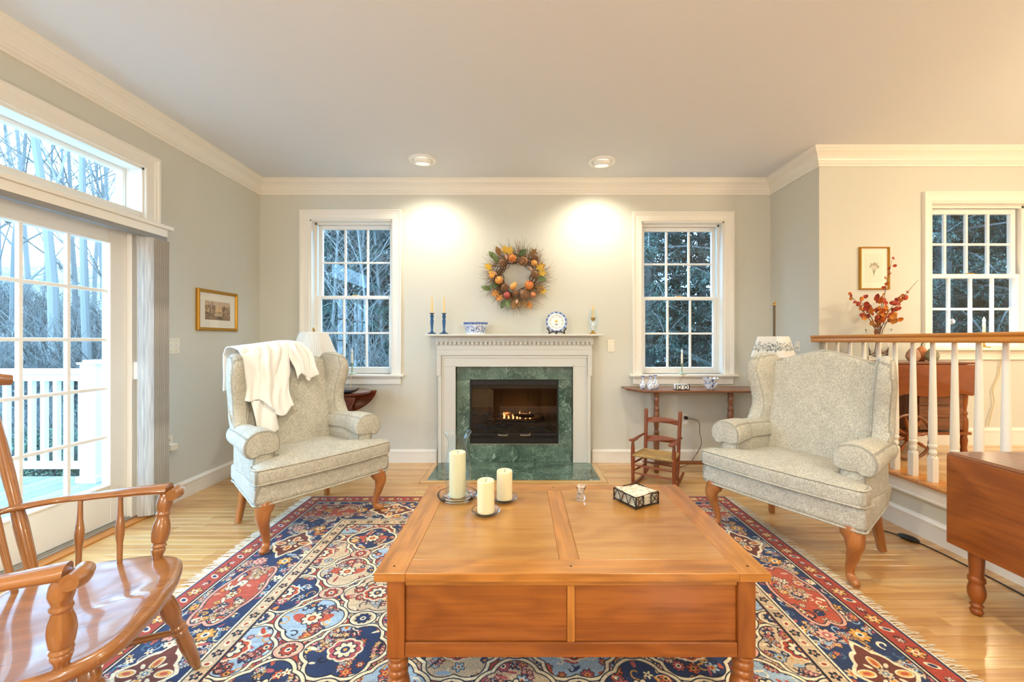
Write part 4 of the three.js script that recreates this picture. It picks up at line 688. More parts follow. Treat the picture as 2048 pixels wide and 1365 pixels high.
  arch(V(-w, 0.006, w), 0, -1, 2 * w); arch(V(w, 0.006, w), 0, -1, 2 * w); arch(V(-w, 0.006, -w), 1, 0, 2 * w);
  for (const x of [-1, 1]) obj('cross_wire', [bar(V(x * w, 0.006, w), V(x * 0.022, 0.05, w), 0.0016), bar(V(x * 0.022, 0.006, w), V(x * w, 0.05, w), 0.0016)], wire, nh);
  const nap = canvasTex(256, 256, (g, W, H) => { g.fillStyle = '#f3eee4'; g.fillRect(0, 0, W, H); const r = rng(12); for (let i = 0; i < 26; i++) { g.strokeStyle = ['#b5713c', '#8a5a34', '#c98e55', '#6f7d5a'][i % 4]; g.lineWidth = 1.5 + r() * 2; g.beginPath(); const x = r() * W, y = r() * H; g.moveTo(x, y); g.quadraticCurveTo(x + (r() - 0.5) * 90, y + (r() - 0.5) * 90, x + (r() - 0.5) * 130, y + (r() - 0.5) * 130); g.stroke(); g.fillStyle = g.strokeStyle; for (let k = 0; k < 3; k++) { g.beginPath(); g.ellipse(x + (r() - 0.5) * 40, y + (r() - 0.5) * 40, 7, 3, r() * 3, 0, 7); g.fill(); } } }, true);
  const nm = S({ color: 0xe2dccf, map: withRepeat(nap, 9, 9), roughness: 0.9 });
  const st = thing('napkin_stack', 'stack of cream napkins with brown printed sprigs', 'napkins', [0.5, TT + 0.004, -1.785], 0.52);
  for (let i = 0; i < 9; i++) { const g = sheet((u, v) => V((u - 0.5) * 0.122, 0.004 + i * 0.005 + (i > 6 ? 0.006 : 0.001) * Math.sin(u * 4 + i) * Math.sin(v * 3 + i), (v - 0.5) * 0.122), 10, 10, 0.0035, [0.122, 0.122]); g.rotateY((hash2(i, 3, 5) - 0.5) * 0.05); obj('napkin', g, nm, st); }
}

// ================= drop-leaf table by the platform =================
{
  const c = thing('drop_leaf_table', 'reddish drop-leaf table with hanging leaf standing against the platform', 'table', [2.17, 0, -1.35]);
  const x0 = -0.225, x1 = 0.225, z0 = -0.515, z1 = 0.515, h = 0.697;
  obj('table_top', bx(x0, x1, h - 0.02, h, z0, z1, 0.005, 'z', 0.3, 0.2), M.walnut, c);
  obj('drop_leaf', bx(x0 - 0.012, x0 + 0.006, 0.286, h - 0.012, z0, z1, 0.005, 'z', 0.15, 0.35), M.cherryRed, c);
  obj('drop_leaf', bx(x1 - 0.006, x1 + 0.012, 0.286, h - 0.012, z0, z1, 0.005, 'z', 0.75, 0.15), M.cherryRed, c);
  obj('leaf_joint', bx(x0 - 0.011, x0 + 0.004, h - 0.013, h - 0.004, z0 + 0.001, z1 - 0.001, 0.004, 'z'), M.walnut, c);
  obj('apron', [bx(x0 + 0.05, x1 - 0.05, h - 0.14, h - 0.02, z0 + 0.06, z0 + 0.08, 0.002), bx(x0 + 0.05, x1 - 0.05, h - 0.14, h - 0.02, z1 - 0.08, z1 - 0.06, 0.002), bx(x0 + 0.04, x0 + 0.06, h - 0.14, h - 0.02, z0 + 0.08, z1 - 0.08, 0.002, 'z'), bx(x1 - 0.06, x1 - 0.04, h - 0.14, h - 0.02, z0 + 0.08, z1 - 0.08, 0.002, 'z')], M.cherryRed, c);
  for (const x of [x0 + 0.055, x1 - 0.055]) for (const z of [z0 + 0.065, z1 - 0.065]) obj('leg', turned(V(x, h - 0.02, z), V(x, 0, z), [[0, 0.026], [0.3, 0.026], [0.34, 0.02], [0.36, 0.025], [0.5, 0.028], [0.66, 0.026], [0.75, 0.0235], [0.76, 0.029], [0.785, 0.029], [0.79, 0.023], [0.83, 0.029], [0.87, 0.03], [0.91, 0.022], [0.925, 0.0165], [0.94, 0.024], [0.955, 0.017], [0.975, 0.0235], [1, 0.017]], 20, 2), M.cherryRed, c);
}

// ================= dark narrow table under the window =================
{
  const c = thing('console_table', 'dark narrow gateleg table with clipped corners under the window', 'table', [1.62, 0, -3.80]);
  const h = 0.757, s = shapeOf([[-0.635, -0.04], [-0.52, 0.14], [0.66, 0.14], [0.66, -0.22], [-0.635, -0.22]]);
  const g = puff(s, 0.02, 0.006); g.rotateX(-Math.PI / 2); { const p = g.attributes.position; for (let i = 0; i < p.count; i++) p.setZ(i, -p.getZ(i)); } g.index && g.index.array.reverse(); g.computeVertexNormals(); g.translate(0, h - 0.01, 0); obj('table_top', mapUV(g, 'x'), M.walnut, c);
  const lp = [[0, 0.025], [0.04, 0.025], [0.06, 0.018], [0.09, 0.026], [0.13, 0.024], [0.18, 0.017], [0.21, 0.026], [0.24, 0.019], [0.27, 0.026], [0.33, 0.028], [0.42, 0.022], [0.47, 0.017], [0.5, 0.025], [0.53, 0.018], [0.56, 0.025], [0.64, 0.028], [0.73, 0.022], [0.79, 0.018], [0.82, 0.026], [0.86, 0.02], [0.9, 0.026], [0.95, 0.024], [1, 0.019]];
  for (const [x, z] of [[-0.385, 0.06], [0.29, 0.06], [-0.305, -0.18], [0.415, -0.18]]) obj('leg', turned(V(x, h - 0.02, z), V(x, 0, z), lp, 18, 2), M.walnut, c);
  obj('foot_rail', bx(-0.36, 0.27, 0.075, 0.105, 0.045, 0.072, 0.004), M.walnut, c);
}
// delft vases, stacked bowls, folded trivet on that table
const delft = (() => canvasTex(256, 256, (g, W, H) => { g.fillStyle = '#eef1f5'; g.fillRect(0, 0, W, H); const r = rng(31); for (let i = 0; i < 60; i++) { g.fillStyle = g.strokeStyle = ['#26418c', '#3f62b0', '#1b2f6c', '#7d97cf'][i % 4]; const x = r() * W, y = r() * H; g.lineWidth = 2; g.beginPath(); g.moveTo(x, y); g.quadraticCurveTo(x + (r() - .5) * 50, y + (r() - .5) * 50, x + (r() - .5) * 60, y + (r() - .5) * 60); g.stroke(); for (let k = 0; k < 5; k++) { g.beginPath(); g.ellipse(x + Math.cos(k * 1.26) * 7, y + Math.sin(k * 1.26) * 7, 5, 3, k * 1.26, 0, 7); g.fill(); } } }, true))();
M.delft = PH({ map: withRepeat(delft, 1.5, 1), roughness: 0.15, clearcoat: 0.6 });
{
  const prof = splined([[0, 0.018], [0.006, 0.022], [0.03, 0.03], [0.055, 0.026], [0.075, 0.012], [0.1, 0.0095], [0.113, 0.0125], [0.12, 0.0165]], 4).map(([y, r]) => [r, y]); prof.unshift([0, 0]); prof.push([0.012, 0.119], [0.008, 0.1], [0, 0.095]);
  const mk = (x, z, k, label) => { const o = thing('bud_vase', label, 'vase', [x, 0.7575, z], x * 5, 'delft bud vases'); obj('vase_body', lathe(prof, 28).scale(k, k, k), M.delft, o); obj('rim_band', lathe([[0.0166, 0.118], [0.0172, 0.12], [0.0166, 0.122]], 24).scale(k, k, k), S({ color: 0x27408a, roughness: 0.2 }), o); };
  mk(1.122, -3.78, 0.98, 'blue and white bud vase, rearmost of three on the dark table'); mk(1.172, -3.71, 1.04, 'blue and white bud vase, foremost and middle of three'); mk(1.238, -3.78, 1.04, 'blue and white bud vase, on the bowl side of the three');
  const b = thing('scalloped_bowl', 'blue and white scalloped bowls nested on the dark table', 'bowl', [1.73, 0.7575, -3.74]);
  const bowl = (y0, r) => { const g = lathe([[0, 0.004], [r * 0.45, 0.0], [r * 0.5, 0.004], [r * 0.8, 0.025], [r, 0.055], [r * 0.96, 0.055], [r * 0.74, 0.03], [0, 0.012]], 48); const p = g.attributes.position; for (let i = 0; i < p.count; i++) { const a = Math.atan2(p.getZ(i), p.getX(i)), k = smooth(0.02, 0.055, p.getY(i)); p.setY(i, p.getY(i) + k * 0.006 * Math.cos(a * 10)); } g.computeVertexNormals(); return g.translate(0, y0, 0); };
  obj('bowl', bowl(0, 0.062), M.delft, b); obj('bowl', bowl(0.05, 0.066), M.delft, b);
  const tr = thing('iron_trivet_box', 'small white box with black iron ring pattern', 'box', [1.455, 0.7575, -3.72]);
  obj('box_body', bx(-0.058, 0.058, 0.006, 0.05, -0.03, 0.03, 0.004), M.white, tr);
  for (const x of [-0.028, 0.028]) { const g = new THREE.TorusGeometry(0.015, 0.003, 8, 24); g.translate(x, 0.026, 0.031); obj('iron_ring', g, M.black, tr); }
  obj('iron_frame', [bx(-0.062, 0.062, 0, 0.007, -0.034, 0.034, 0.002), bx(-0.062, 0.062, 0.046, 0.051, 0.029, 0.034, 0.001), bx(-0.062, -0.056, 0, 0.05, 0.029, 0.034, 0.001), bx(0.056, 0.062, 0, 0.05, 0.029, 0.034, 0.001)], M.black, tr);
}

// ================= mahogany pedestal side table, lamp =================
{
  const c = thing('pembroke_table', 'small dark mahogany table with curved drop leaf beneath the window', 'table', [-1.82, 0, -3.72]);
  const m = PH({ color: 0xd89a88, map: withRepeat(walnutTex, 1, 3), roughness: 0.22, clearcoat: 0.7, clearcoatRoughness: 0.1 }), h = 0.745;
  const s = new THREE.Shape(); s.moveTo(-0.3, -0.28); s.lineTo(0.22, -0.28); s.quadraticCurveTo(0.42, -0.22, 0.44, 0); s.quadraticCurveTo(0.42, 0.22, 0.22, 0.28); s.lineTo(-0.3, 0.28); s.closePath();
  const g = puff(s, 0.02, 0.006, 3, 20); g.rotateX(-Math.PI / 2); g.translate(0, h - 0.01, 0); obj('table_top', mapUV(g, 'x'), m, c);
  const leafS = new THREE.Shape(); leafS.moveTo(-0.28, 0); leafS.lineTo(0.42, 0); leafS.quadraticCurveTo(0.4, -0.12, 0.22, -0.2); leafS.lineTo(-0.28, -0.2); leafS.closePath();
  for (const z of [0.262, -0.262]) { const l = puff(leafS, 0.016, 0.005, 3, 18); l.translate(0, h - 0.022, z); obj('drop_leaf', mapUV(l, 'x'), m, c); }
  obj('apron', bx(-0.26, 0.2, h - 0.14, h - 0.02, -0.22, 0.22, 0.004), m, c);
  for (const x of [-0.25, 0.18]) for (const z of [-0.21, 0.21]) obj('leg', turned(V(x, h - 0.12, z), V(x, 0, z), [[0, 0.024], [0.5, 0.02], [1, 0.013]], 16), m, c);
  // lamp
  const l = thing('table_lamp', 'table lamp with white knife-pleated shade and brass finial', 'lamp', [-1.83, 0.7455, -3.62]);
  obj('lamp_base', lathe(splined([[0, 0.07], [0.012, 0.075], [0.025, 0.05], [0.04, 0.03], [0.09, 0.055], [0.15, 0.06], [0.2, 0.035], [0.23, 0.016], [0.3, 0.012]], 4).map(([y, r]) => [r, y]), 28), PH({ color: 0xd9d4c8, roughness: 0.2, clearcoat: 0.6 }), l);
  const y1 = 0.53, y0 = 0.255, n = 60, sh = sheet((u, v) => { const a = u * Math.PI * 2, k = (u * n) % 1; const r = lerp(0.215, 0.108, v) + (k < 0.5 ? k : 1 - k) * 0.008; return V(Math.cos(a) * r, lerp(y0, y1, v), Math.sin(a) * r); }, n * 4, 1, 0.0008, [1, 1]); const shf = sh.toNonIndexed(); shf.computeVertexNormals();
  obj('lamp_shade', shf, PH({ color: 0xf8f3ea, roughness: 0.9, transmission: 0.35, thickness: 0 }), l);
  obj('shade_band', [lathe([[0.11, y1 - 0.008], [0.1135, y1 - 0.006], [0.1135, y1 + 0.002], [0.109, y1 + 0.003]], 48), lathe([[0.216, y0 - 0.002], [0.221, y0], [0.22, y0 + 0.009], [0.215, y0 + 0.01]], 48)], S({ color: 0xf6f1e6, roughness: 0.8 }), l);
  obj('finial', lathe(splined([[0.5, 0.003], [0.54, 0.004], [0.548, 0.009], [0.56, 0.011], [0.57, 0.008], [0.576, 0.002]], 3).map(([y, r]) => [r, y]), 18), M.brass, l);
  obj('harp', tube([V(0, 0.3, 0), V(0.055, 0.36, 0), V(0.05, 0.48, 0), V(0, 0.54, 0), V(-0.05, 0.48, 0), V(-0.055, 0.36, 0), V(0, 0.3, 0)], 0.002, 6, 36), M.brass, l);
  // dark leaf-shaped dish
  const d = sheet((u, v) => { const a = u * Math.PI * 2, r = v, w = 0.5 + 0.5 * Math.cos(a); return V(Math.cos(a) * r * 0.1, 0.006 + 0.03 * r ** 3 + 0.012 * r * r * Math.cos(a * 2), Math.sin(a) * r * 0.055 * (1 - 0.25 * w)); }, 40, 10, 0.005, [1, 1]);
  tag(obj('bronze_dish', d.translate(-1.5, 0.7455, -3.55), S({ color: 0x35302c, roughness: 0.35, metalness: 0.5 })), 'dark bronze leaf-shaped dish on the mahogany table', 'dish');
}

// ================= wreath =================
{
  const C = P(1033, 553, 3.985), w = thing('wreath', 'autumn wreath of twigs, pinecones, fruit and leaves above the mantel', 'wreath', [C.x, C.y, C.z]);
  const R = rng(77), rr = (a, b) => a + (b - a) * R();
  const twigG = [], vineG = [];
  for (let i = 0; i < 46; i++) { const a0 = R() * 6.28, r = 0.17 + rr(-0.035, 0.045), z = rr(-0.03, 0.03), pts = []; for (let k = 0; k <= 5; k++) { const a = a0 + k * 0.28; pts.push(V(Math.cos(a) * (r + 0.02 * Math.sin(k * 2 + i)), Math.sin(a) * (r + 0.02 * Math.sin(k * 2 + i)), z + 0.012 * Math.sin(k + i))); } vineG.push(tube(pts, rr(0.0025, 0.005), 5, 12)); }
  obj('vine_ring', vineG, S({ color: 0x6d4a2f, roughness: 0.9 }), w);
  for (let i = 0; i < 900; i++) {
    const a = R() * 6.28, r0 = rr(0.15, 0.235), L = rr(0.05, 0.17), da = rr(-0.2, 0.95), z = rr(-0.03, 0.035);
    const p0 = V(Math.cos(a) * r0, Math.sin(a) * r0, z), dir = V(Math.cos(a + da), Math.sin(a + da), rr(-0.15, 0.45)).normalize(), p1 = p0.clone().addScaledVector(dir, L * 0.5).add(V(rr(-1, 1) * 0.008, rr(-1, 1) * 0.008, 0)), p2 = p0.clone().addScaledVector(dir, L).add(V(rr(-1, 1) * 0.018, rr(-1, 1) * 0.018, 0)); p2.z = Math.max(p2.z, -0.035);
    twigG.push(tube([p0, p1, p2], [0.0019, 0.0014, 0.0008], 3, 4, { caps: false }));
  }
  const tw = obj('twigs', twigG, S({ color: 0x9c7c5a, roughness: 0.9 }), w); tw.userData.kind = 'stuff';
  const at = (zx, zy, d = 0.05) => { const px = 820 + zx / 4.876, py = 460 + zy / 4.876; return V((px - 1033) / FOC * 3.93, (553 - py) / FOC * 3.93, d); };
  const cone = (() => { const gs = [lathe([[0.0, -0.045], [0.016, -0.03], [0.02, -0.005], [0.014, 0.025], [0, 0.042]], 12)]; let n = 0; for (let k = 0; k < 11; k++) { const y = -0.038 + k * 0.0075, r = 0.034 * Math.sin(clamp((k + 1.6) / 12.5) * Math.PI) + 0.003, m = 11; for (let j = 0; j < m; j++) { const a = (j + (k % 2) / 2) / m * 6.283; const g = new THREE.SphereGeometry(1, 5, 4); g.scale(0.0062, 0.0022, 0.009); g.rotateX(-0.35); g.translate(0, y + 0.004, r); g.rotateY(a); gs.push(g); n++; } } void n; return merge(gs); })();
  const coneTip = S({ color: 0x99704f, roughness: 0.85 }), coneM2 = S({ color: 0xb0845f, roughness: 0.85 });
  for (const [x, y, s, rx, rz] of [[905, 335, 1, 0.9, 0.3], [1100, 315, 1.15, 1.0, -0.8], [1215, 285, 0.9, 1.1, -1.2], [1215, 450, 1.05, 0.9, -0.3], [925, 570, 0.95, 1.2, 0.4], [1120, 640, 1.2, 1.0, 0.5], [1035, 625, 0.8, 1.2, 0.1]]) { const m = obj('pinecone', cone, x % 2 ? coneTip : coneM2, w); m.position.copy(at(x, y, 0.055)); m.scale.setScalar(s * 0.95); m.rotation.set(rx, 0, rz); }
  const fruitTex = (a, b, seed) => dataTex(64, 64, (u, v) => mixc(hex(a), hex(b), smooth(0.3, 0.7, fbm(u * 4, v * 3, 4, 3, seed, 3))));
  const apple = lathe(splined([[-0.04, 0.006], [-0.044, 0.014], [-0.036, 0.03], [-0.01, 0.043], [0.018, 0.042], [0.036, 0.028], [0.04, 0.014], [0.034, 0.004], [0.03, 0.0]], 4).map(([y, r]) => [r, y]), 24);
  const gourd = lathe(splined([[-0.036, 0.004], [-0.035, 0.02], [-0.015, 0.033], [0.012, 0.031], [0.032, 0.02], [0.05, 0.012], [0.056, 0.0]], 4).map(([y, r]) => [r, y]), 20);
  const pump = (() => { const g = apple.clone(), p = g.attributes.position; for (let i = 0; i < p.count; i++) { const a = Math.atan2(p.getZ(i), p.getX(i)), k = 1 - 0.09 * Math.abs(Math.sin(a * 4)); p.setXYZ(i, p.getX(i) * k, p.getY(i) * 0.85, p.getZ(i) * k); } g.computeVertexNormals(); return g; })();
  const stem = tube([V(0, 0.026, 0), V(0.002, 0.04, 0), V(0.006, 0.05, 0.002)], [0.003, 0.0022, 0.003], 6, 6);
  const F = [[1000, 285, apple, 0.95, 0xc96a2a, 0xd9954a, 0.5], [800, 455, pump, 0.75, 0xd8862c, 0xe8a44a, 0.9], [868, 500, pump, 1.0, 0xd98c34, 0xe9a953, 1.2], [1008, 560, gourd, 1.0, 0xd99342, 0xe6b062, 0.4], [1160, 548, apple, 1.05, 0xc4542a, 0xd9853f, 0.7], [945, 645, apple, 0.8, 0x9d3636, 0xb9564c, 0.6], [1202, 640, pump, 0.75, 0xb96a3c, 0xcb8652, 0.8], [1210, 332, gourd, 0.95, 0xdb8d3c, 0xe7ab5a, 1.7]];
  F.forEach(([x, y, g, s, a, b, t], i) => { const f = obj('fruit', g, PH({ map: fruitTex(a, b, i + 3), roughness: 0.45, clearcoat: 0.2 }), w); f.position.copy(at(x, y, 0.07)); f.scale.setScalar(s * 0.92); f.rotation.set(t, 0, (i % 3 - 1) * 0.6); obj('stem', stem, S({ color: 0x5b4326, roughness: 0.9 }), f); });
  const leafG = (L, W, lobes) => { const pts = []; const n = 24; for (let i = 0; i <= n; i++) { const t = i / n; pts.push([(W * Math.sin(t * Math.PI) ** 0.8) * (lobes ? 0.7 + 0.35 * Math.cos(t * Math.PI * 2 * lobes) : 1), t * L]); } const o = pts.concat(pts.slice(1, -1).reverse().map(([x, y]) => [-x, y])); const g = puff(shapeOf(o), 0.0016, 0.0004, 1); const p = g.attributes.position; for (let i = 0; i < p.count; i++) p.setZ(i, p.getZ(i) + 3.2 * p.getX(i) ** 2 * (lobes ? 1 : 4) - 2 * (p.getY(i) - L * 0.4) ** 2); g.computeVertexNormals(); return g; };
  const gr = leafG(0.1, 0.026, 0), mp = leafG(0.085, 0.042, 3), sm = leafG(0.06, 0.014, 0);
  const lm = { g: S({ color: 0x6f7f4d, roughness: 0.7 }), dg: S({ color: 0x55663f, roughness: 0.7 }), y: S({ color: 0xe0b53f, roughness: 0.7 }), o: S({ color: 0xc9843a, roughness: 0.7 }), b: S({ color: 0x8f6a3e, roughness: 0.8 }), p: S({ color: 0xd9a98c, roughness: 0.8 }) };
  for (const [x, y, g, m, rot] of [[1060, 260, gr, 'dg', -0.9], [850, 330, gr, 'g', 0.35], [840, 290, gr, 'g', 0.8], [860, 540, gr, 'dg', 1.9], [790, 590, gr, 'g', 1.3], [930, 240, mp, 'y', 0.1], [960, 250, mp, 'y', -0.3], [800, 390, mp, 'y', 1.0], [820, 420, sm, 'y', 1.6], [1230, 390, mp, 'y', -1.1], [1240, 370, mp, 'o', -1.4], [1250, 420, mp, 'y', -1.8], [1250, 600, mp, 'y', -1.6], [1230, 560, mp, 'b', -2.0], [870, 610, mp, 'o', 2.0], [900, 640, mp, 'o', 2.4], [930, 690, gr, 'dg', 2.7], [960, 680, gr, 'g', 3.1], [1010, 690, gr, 'b', 3.2], [1050, 690, mp, 'b', 3.1], [1100, 690, mp, 'b', 3.5], [1150, 700, mp, 'o', 3.5], [1240, 470, gr, 'g', -1.9], [945, 300, sm, 'p', 0.2], [850, 440, sm, 'p', 1.1], [1050, 680, sm, 'p', 2.8], [1160, 360, sm, 'p', -2.5], [880, 260, gr, 'b', 0.4], [1180, 260, mp, 'b', -0.7]]) { const l = obj('leaf', g, lm[m], w); l.position.copy(at(x, y, 0.045)); l.rotation.set(0.35, 0.15, rot); l.rotation.order = 'ZXY'; }
}

// ================= things on the mantel shelf =================
const MS = 1.2655, MD = 3.9;
{
  const blueGlass = PH({ color: 0x3f83bd, roughness: 0.08, transmission: 0.75, thickness: 0.02, ior: 1.5, attenuationColor: new THREE.Color(0x2f78b5), attenuationDistance: 0.09 });
  const taperM = PH({ color: 0xf3cf8b, roughness: 0.45 });
  const mk = (px, label, cl) => {
    const x = (px - CX) / FOC * MD, o = thing('candlestick', label, 'candlestick', [x, MS, -MD]);
    obj('foot', lathe([[0, 0], [0.045, 0], [0.0465, 0.004], [0.044, 0.008], [0.03, 0.013], [0.018, 0.022], [0.0, 0.026]], 6), blueGlass, o);
    obj('stem', lathe([[0.016, 0.022], [0.011, 0.04], [0.013, 0.06], [0.017, 0.115], [0.0175, 0.135], [0.011, 0.146]], 6), blueGlass, o);
    obj('cup', lathe([[0.0, 0.144], [0.012, 0.146], [0.017, 0.16], [0.018, 0.172], [0.013, 0.182], [0.013, 0.188], [0.023, 0.196], [0.023, 0.2], [0.012, 0.2], [0.0115, 0.17], [0, 0.168]], 24), blueGlass, o);
    const t = thing('taper_candle', cl, 'candle', [x, MS + 0.171, -MD]);
    obj('wax_taper', lathe([[0, 0], [0.0112, 0.001], [0.0108, 0.05], [0.007, 0.17], [0.005, 0.185], [0.0, 0.19]], 20), taperM, t); obj('wick', tube([V(0, 0.188, 0), V(0.0005, 0.196, 0)], 0.0009, 5, 1), M.white, t);
  };
  mk(864, 'blue glass candlestick at the end of the mantel shelf', 'cream taper candle in the endmost blue candlestick'); mk(888, 'blue glass candlestick beside the blue and white planter', 'cream taper candle in the candlestick beside the planter');
  // planter
  const tr = canvasTex(512, 256, (g, W, H) => { g.fillStyle = '#dfe7f1'; g.fillRect(0, 0, W, H); const r = rng(5); for (let i = 0; i < 420; i++) { g.fillStyle = ['#2b4a94', '#4d70b4', '#1d346f', '#86a2d2', '#e9eef5'][Math.floor(r() * 5)]; g.beginPath(); g.ellipse(r() * W, H * (0.3 + 0.55 * r()), 3 + r() * 12, 2 + r() * 6, r() * 3, 0, 7); g.fill(); } g.fillStyle = '#3a5ca6'; g.fillRect(0, 0, W, 46); for (let i = 0; i < 160; i++) { g.fillStyle = ['#c7d6ec', '#27427f', '#7e9bcf'][i % 3]; g.beginPath(); g.arc(r() * W, 5 + r() * 36, 2 + r() * 4, 0, 7); g.fill(); } g.fillStyle = '#e6edf5'; g.fillRect(0, 46, W, 12); }, true);
  const o = thing('porcelain_planter', 'oval blue and white porcelain planter with handles on the mantel', 'planter', [(951 - CX) / FOC * MD, MS, -MD]);
  const pm = PH({ map: tr, roughness: 0.15, clearcoat: 0.7 });
  const body = sheet((u, v) => { const a = u * Math.PI * 2, y = v * 0.112, k = v > 0.82 ? 1.04 + (v - 0.82) * 0.25 : lerp(0.8, 1.0, v / 0.82); const ribs = v > 0.82 ? 1 : 1 - 0.014 * Math.abs(Math.sin(a * 12)); return V(Math.cos(a) * 0.105 * k * ribs, y, Math.sin(a) * 0.06 * k * ribs); }, 96, 16, 0.004, [2, 1]);
  obj('planter_body', body, pm, o); { const b = new THREE.CylinderGeometry(1, 1, 0.006, 40); b.scale(0.083, 1, 0.048); b.translate(0, 0.003, 0); obj('planter_base', b, pm, o); }
  for (const s of [-1, 1]) obj('handle', tube([V(s * 0.1, 0.068, 0), V(s * 0.118, 0.08, 0), V(s * 0.128, 0.09, 0.004), V(s * 0.115, 0.094, 0), V(s * 0.1, 0.09, 0)], 0.0045, 8, 16), pm, o);
  // plate on stand
  const pt = canvasTex(512, 512, (g, W) => { const c = W / 2; const disc = (r, f) => { g.fillStyle = f; g.beginPath(); g.arc(c, c, r, 0, 7); g.fill(); }; disc(256, '#4668ad'); for (let i = 0; i < 14; i++) { const a = i / 14 * 6.283; g.fillStyle = '#dbe6f4'; g.beginPath(); g.ellipse(c + Math.cos(a) * 236, c + Math.sin(a) * 236, 26, 10, a + 1.57, 0, 7); g.fill(); } disc(214, '#f6f3ea'); g.strokeStyle = '#4668ad'; g.lineWidth = 7; for (let i = 0; i < 10; i++) { const a = i / 10 * 6.283; g.beginPath(); g.arc(c + Math.cos(a) * 214, c + Math.sin(a) * 214, 50, a + 2.0, a + 4.28); g.stroke(); g.fillStyle = ['#3c3f55', '#c58a2c', '#7a3a3a'][i % 3]; g.beginPath(); g.ellipse(c + Math.cos(a + 0.31) * 150, c + Math.sin(a + 0.31) * 150, 16, 8, a, 0, 7); g.fill(); g.fillStyle = '#6d7b52'; g.beginPath(); g.ellipse(c + Math.cos(a + 0.45) * 146, c + Math.sin(a + 0.45) * 146, 9, 5, a, 0, 7); g.fill(); } g.fillStyle = '#6f8aa0'; for (const s of [-1, 1]) { g.beginPath(); g.ellipse(c + s * 22, c + 62, 34, 12, s * -0.6, 0, 7); g.fill(); } g.strokeStyle = '#5b6b49'; g.lineWidth = 8; g.beginPath(); g.moveTo(c, c + 90); g.lineTo(c, c + 10); g.stroke(); for (let i = 0; i < 8; i++) { const a = i / 8 * 6.283; g.fillStyle = '#e8a93a'; g.beginPath(); g.ellipse(c + Math.cos(a) * 20, c - 14 + Math.sin(a) * 20, 15, 9, a, 0, 7); g.fill(); } g.fillStyle = '#c97a1c'; g.beginPath(); g.arc(c, c - 14, 12, 0, 7); g.fill(); });
  const pl = lathe([[0, 0.006], [0.05, 0.006], [0.06, 0.01], [0.098, 0.018], [0.1, 0.016], [0.062, 0.004], [0.05, 0.0], [0, 0.0]], 56); { const p = pl.attributes.position, u = pl.attributes.uv; for (let i = 0; i < p.count; i++) u.setXY(i, 0.5 + p.getX(i) / 0.2, 0.5 - p.getZ(i) / 0.2); }
  pl.rotateX(Math.PI / 2 - 0.18); pl.translate((1113 - CX) / FOC * MD, MS + 0.115, -MD - 0.02);
  tag(obj('painted_plate', pl, PH({ map: pt, roughness: 0.2, clearcoat: 0.5 })), 'round painted plate with yellow flower and blue rim on a stand', 'plate');
  const es = thing('plate_stand', 'small dark wooden easel holding the painted plate', 'plate stand', [(1113 - CX) / FOC * MD, MS, -MD]);
  const dk = S({ color: 0x2e1d14, roughness: 0.45 });
  for (const s of [-1, 1]) { obj('side_arm', tube([V(s * 0.075, 0.004, 0.03), V(s * 0.07, 0.03, 0.02), V(s * 0.085, 0.048, 0.018), V(s * 0.092, 0.062, 0.02)], [0.006, 0.007, 0.007, 0.005], 8, 12), dk, es); obj('foot', tube([V(s * 0.078, 0.004, 0.034), V(s * 0.04, 0.022, 0.02), V(0, 0.02, 0.016)], [0.006, 0.007, 0.006], 8, 10), dk, es); }
  obj('rear_strut', [tube([V(0, 0.02, 0.016), V(0, 0.004, 0.036)], 0.006, 8, 2), tube([V(0, 0.02, 0.012), V(0, 0.1, -0.05), V(0, 0.004, -0.075)], 0.005, 8, 10)], dk, es);
  // small hurricane lamp with candle
  const L = thing('mantel_candle_lamp', 'small brass and floral porcelain candle lamp with glass chimney', 'candle lamp', [(1186 - CX) / FOC * MD, MS, -MD]);
  obj('brass_foot', lathe(splined([[0, 0.034], [0.006, 0.035], [0.012, 0.026], [0.02, 0.013], [0.03, 0.017], [0.036, 0.012]], 3).map(([y, r]) => [r, y]), 24), M.brass, L);
  const floral = canvasTex(128, 128, (g, W, H) => { g.fillStyle = '#f3efe6'; g.fillRect(0, 0, W, H); const r = rng(9); for (let i = 0; i < 40; i++) { g.fillStyle = ['#3e4f86', '#57704a', '#a6a0b8', '#2f3557'][i % 4]; g.beginPath(); g.ellipse(r() * W, r() * H, 5, 3, r() * 3, 0, 7); g.fill(); } }, true);
  obj('porcelain_stem', lathe(splined([[0.034, 0.011], [0.045, 0.018], [0.06, 0.0205], [0.1, 0.0205], [0.115, 0.016], [0.125, 0.01]], 3).map(([y, r]) => [r, y]), 24), PH({ map: withRepeat(floral, 2, 1), roughness: 0.2, clearcoat: 0.5 }), L);
  obj('brass_cup', lathe([[0.009, 0.122], [0.016, 0.13], [0.022, 0.142], [0.026, 0.152], [0.024, 0.158], [0.01, 0.156], [0, 0.15]], 24), M.brass, L);
  obj('candle', lathe([[0, 0.15], [0.0095, 0.15], [0.0085, 0.24], [0.005, 0.272], [0, 0.28]], 16), taperM, L);
  obj('glass_chimney', lathe(splined([[0.012, 0.03], [0.04, 0.04], [0.09, 0.048], [0.15, 0.047], [0.19, 0.038], [0.22, 0.031], [0.235, 0.031]], 4).map(([y, r]) => [r, y]), 36), M.thinGlass, L);
}

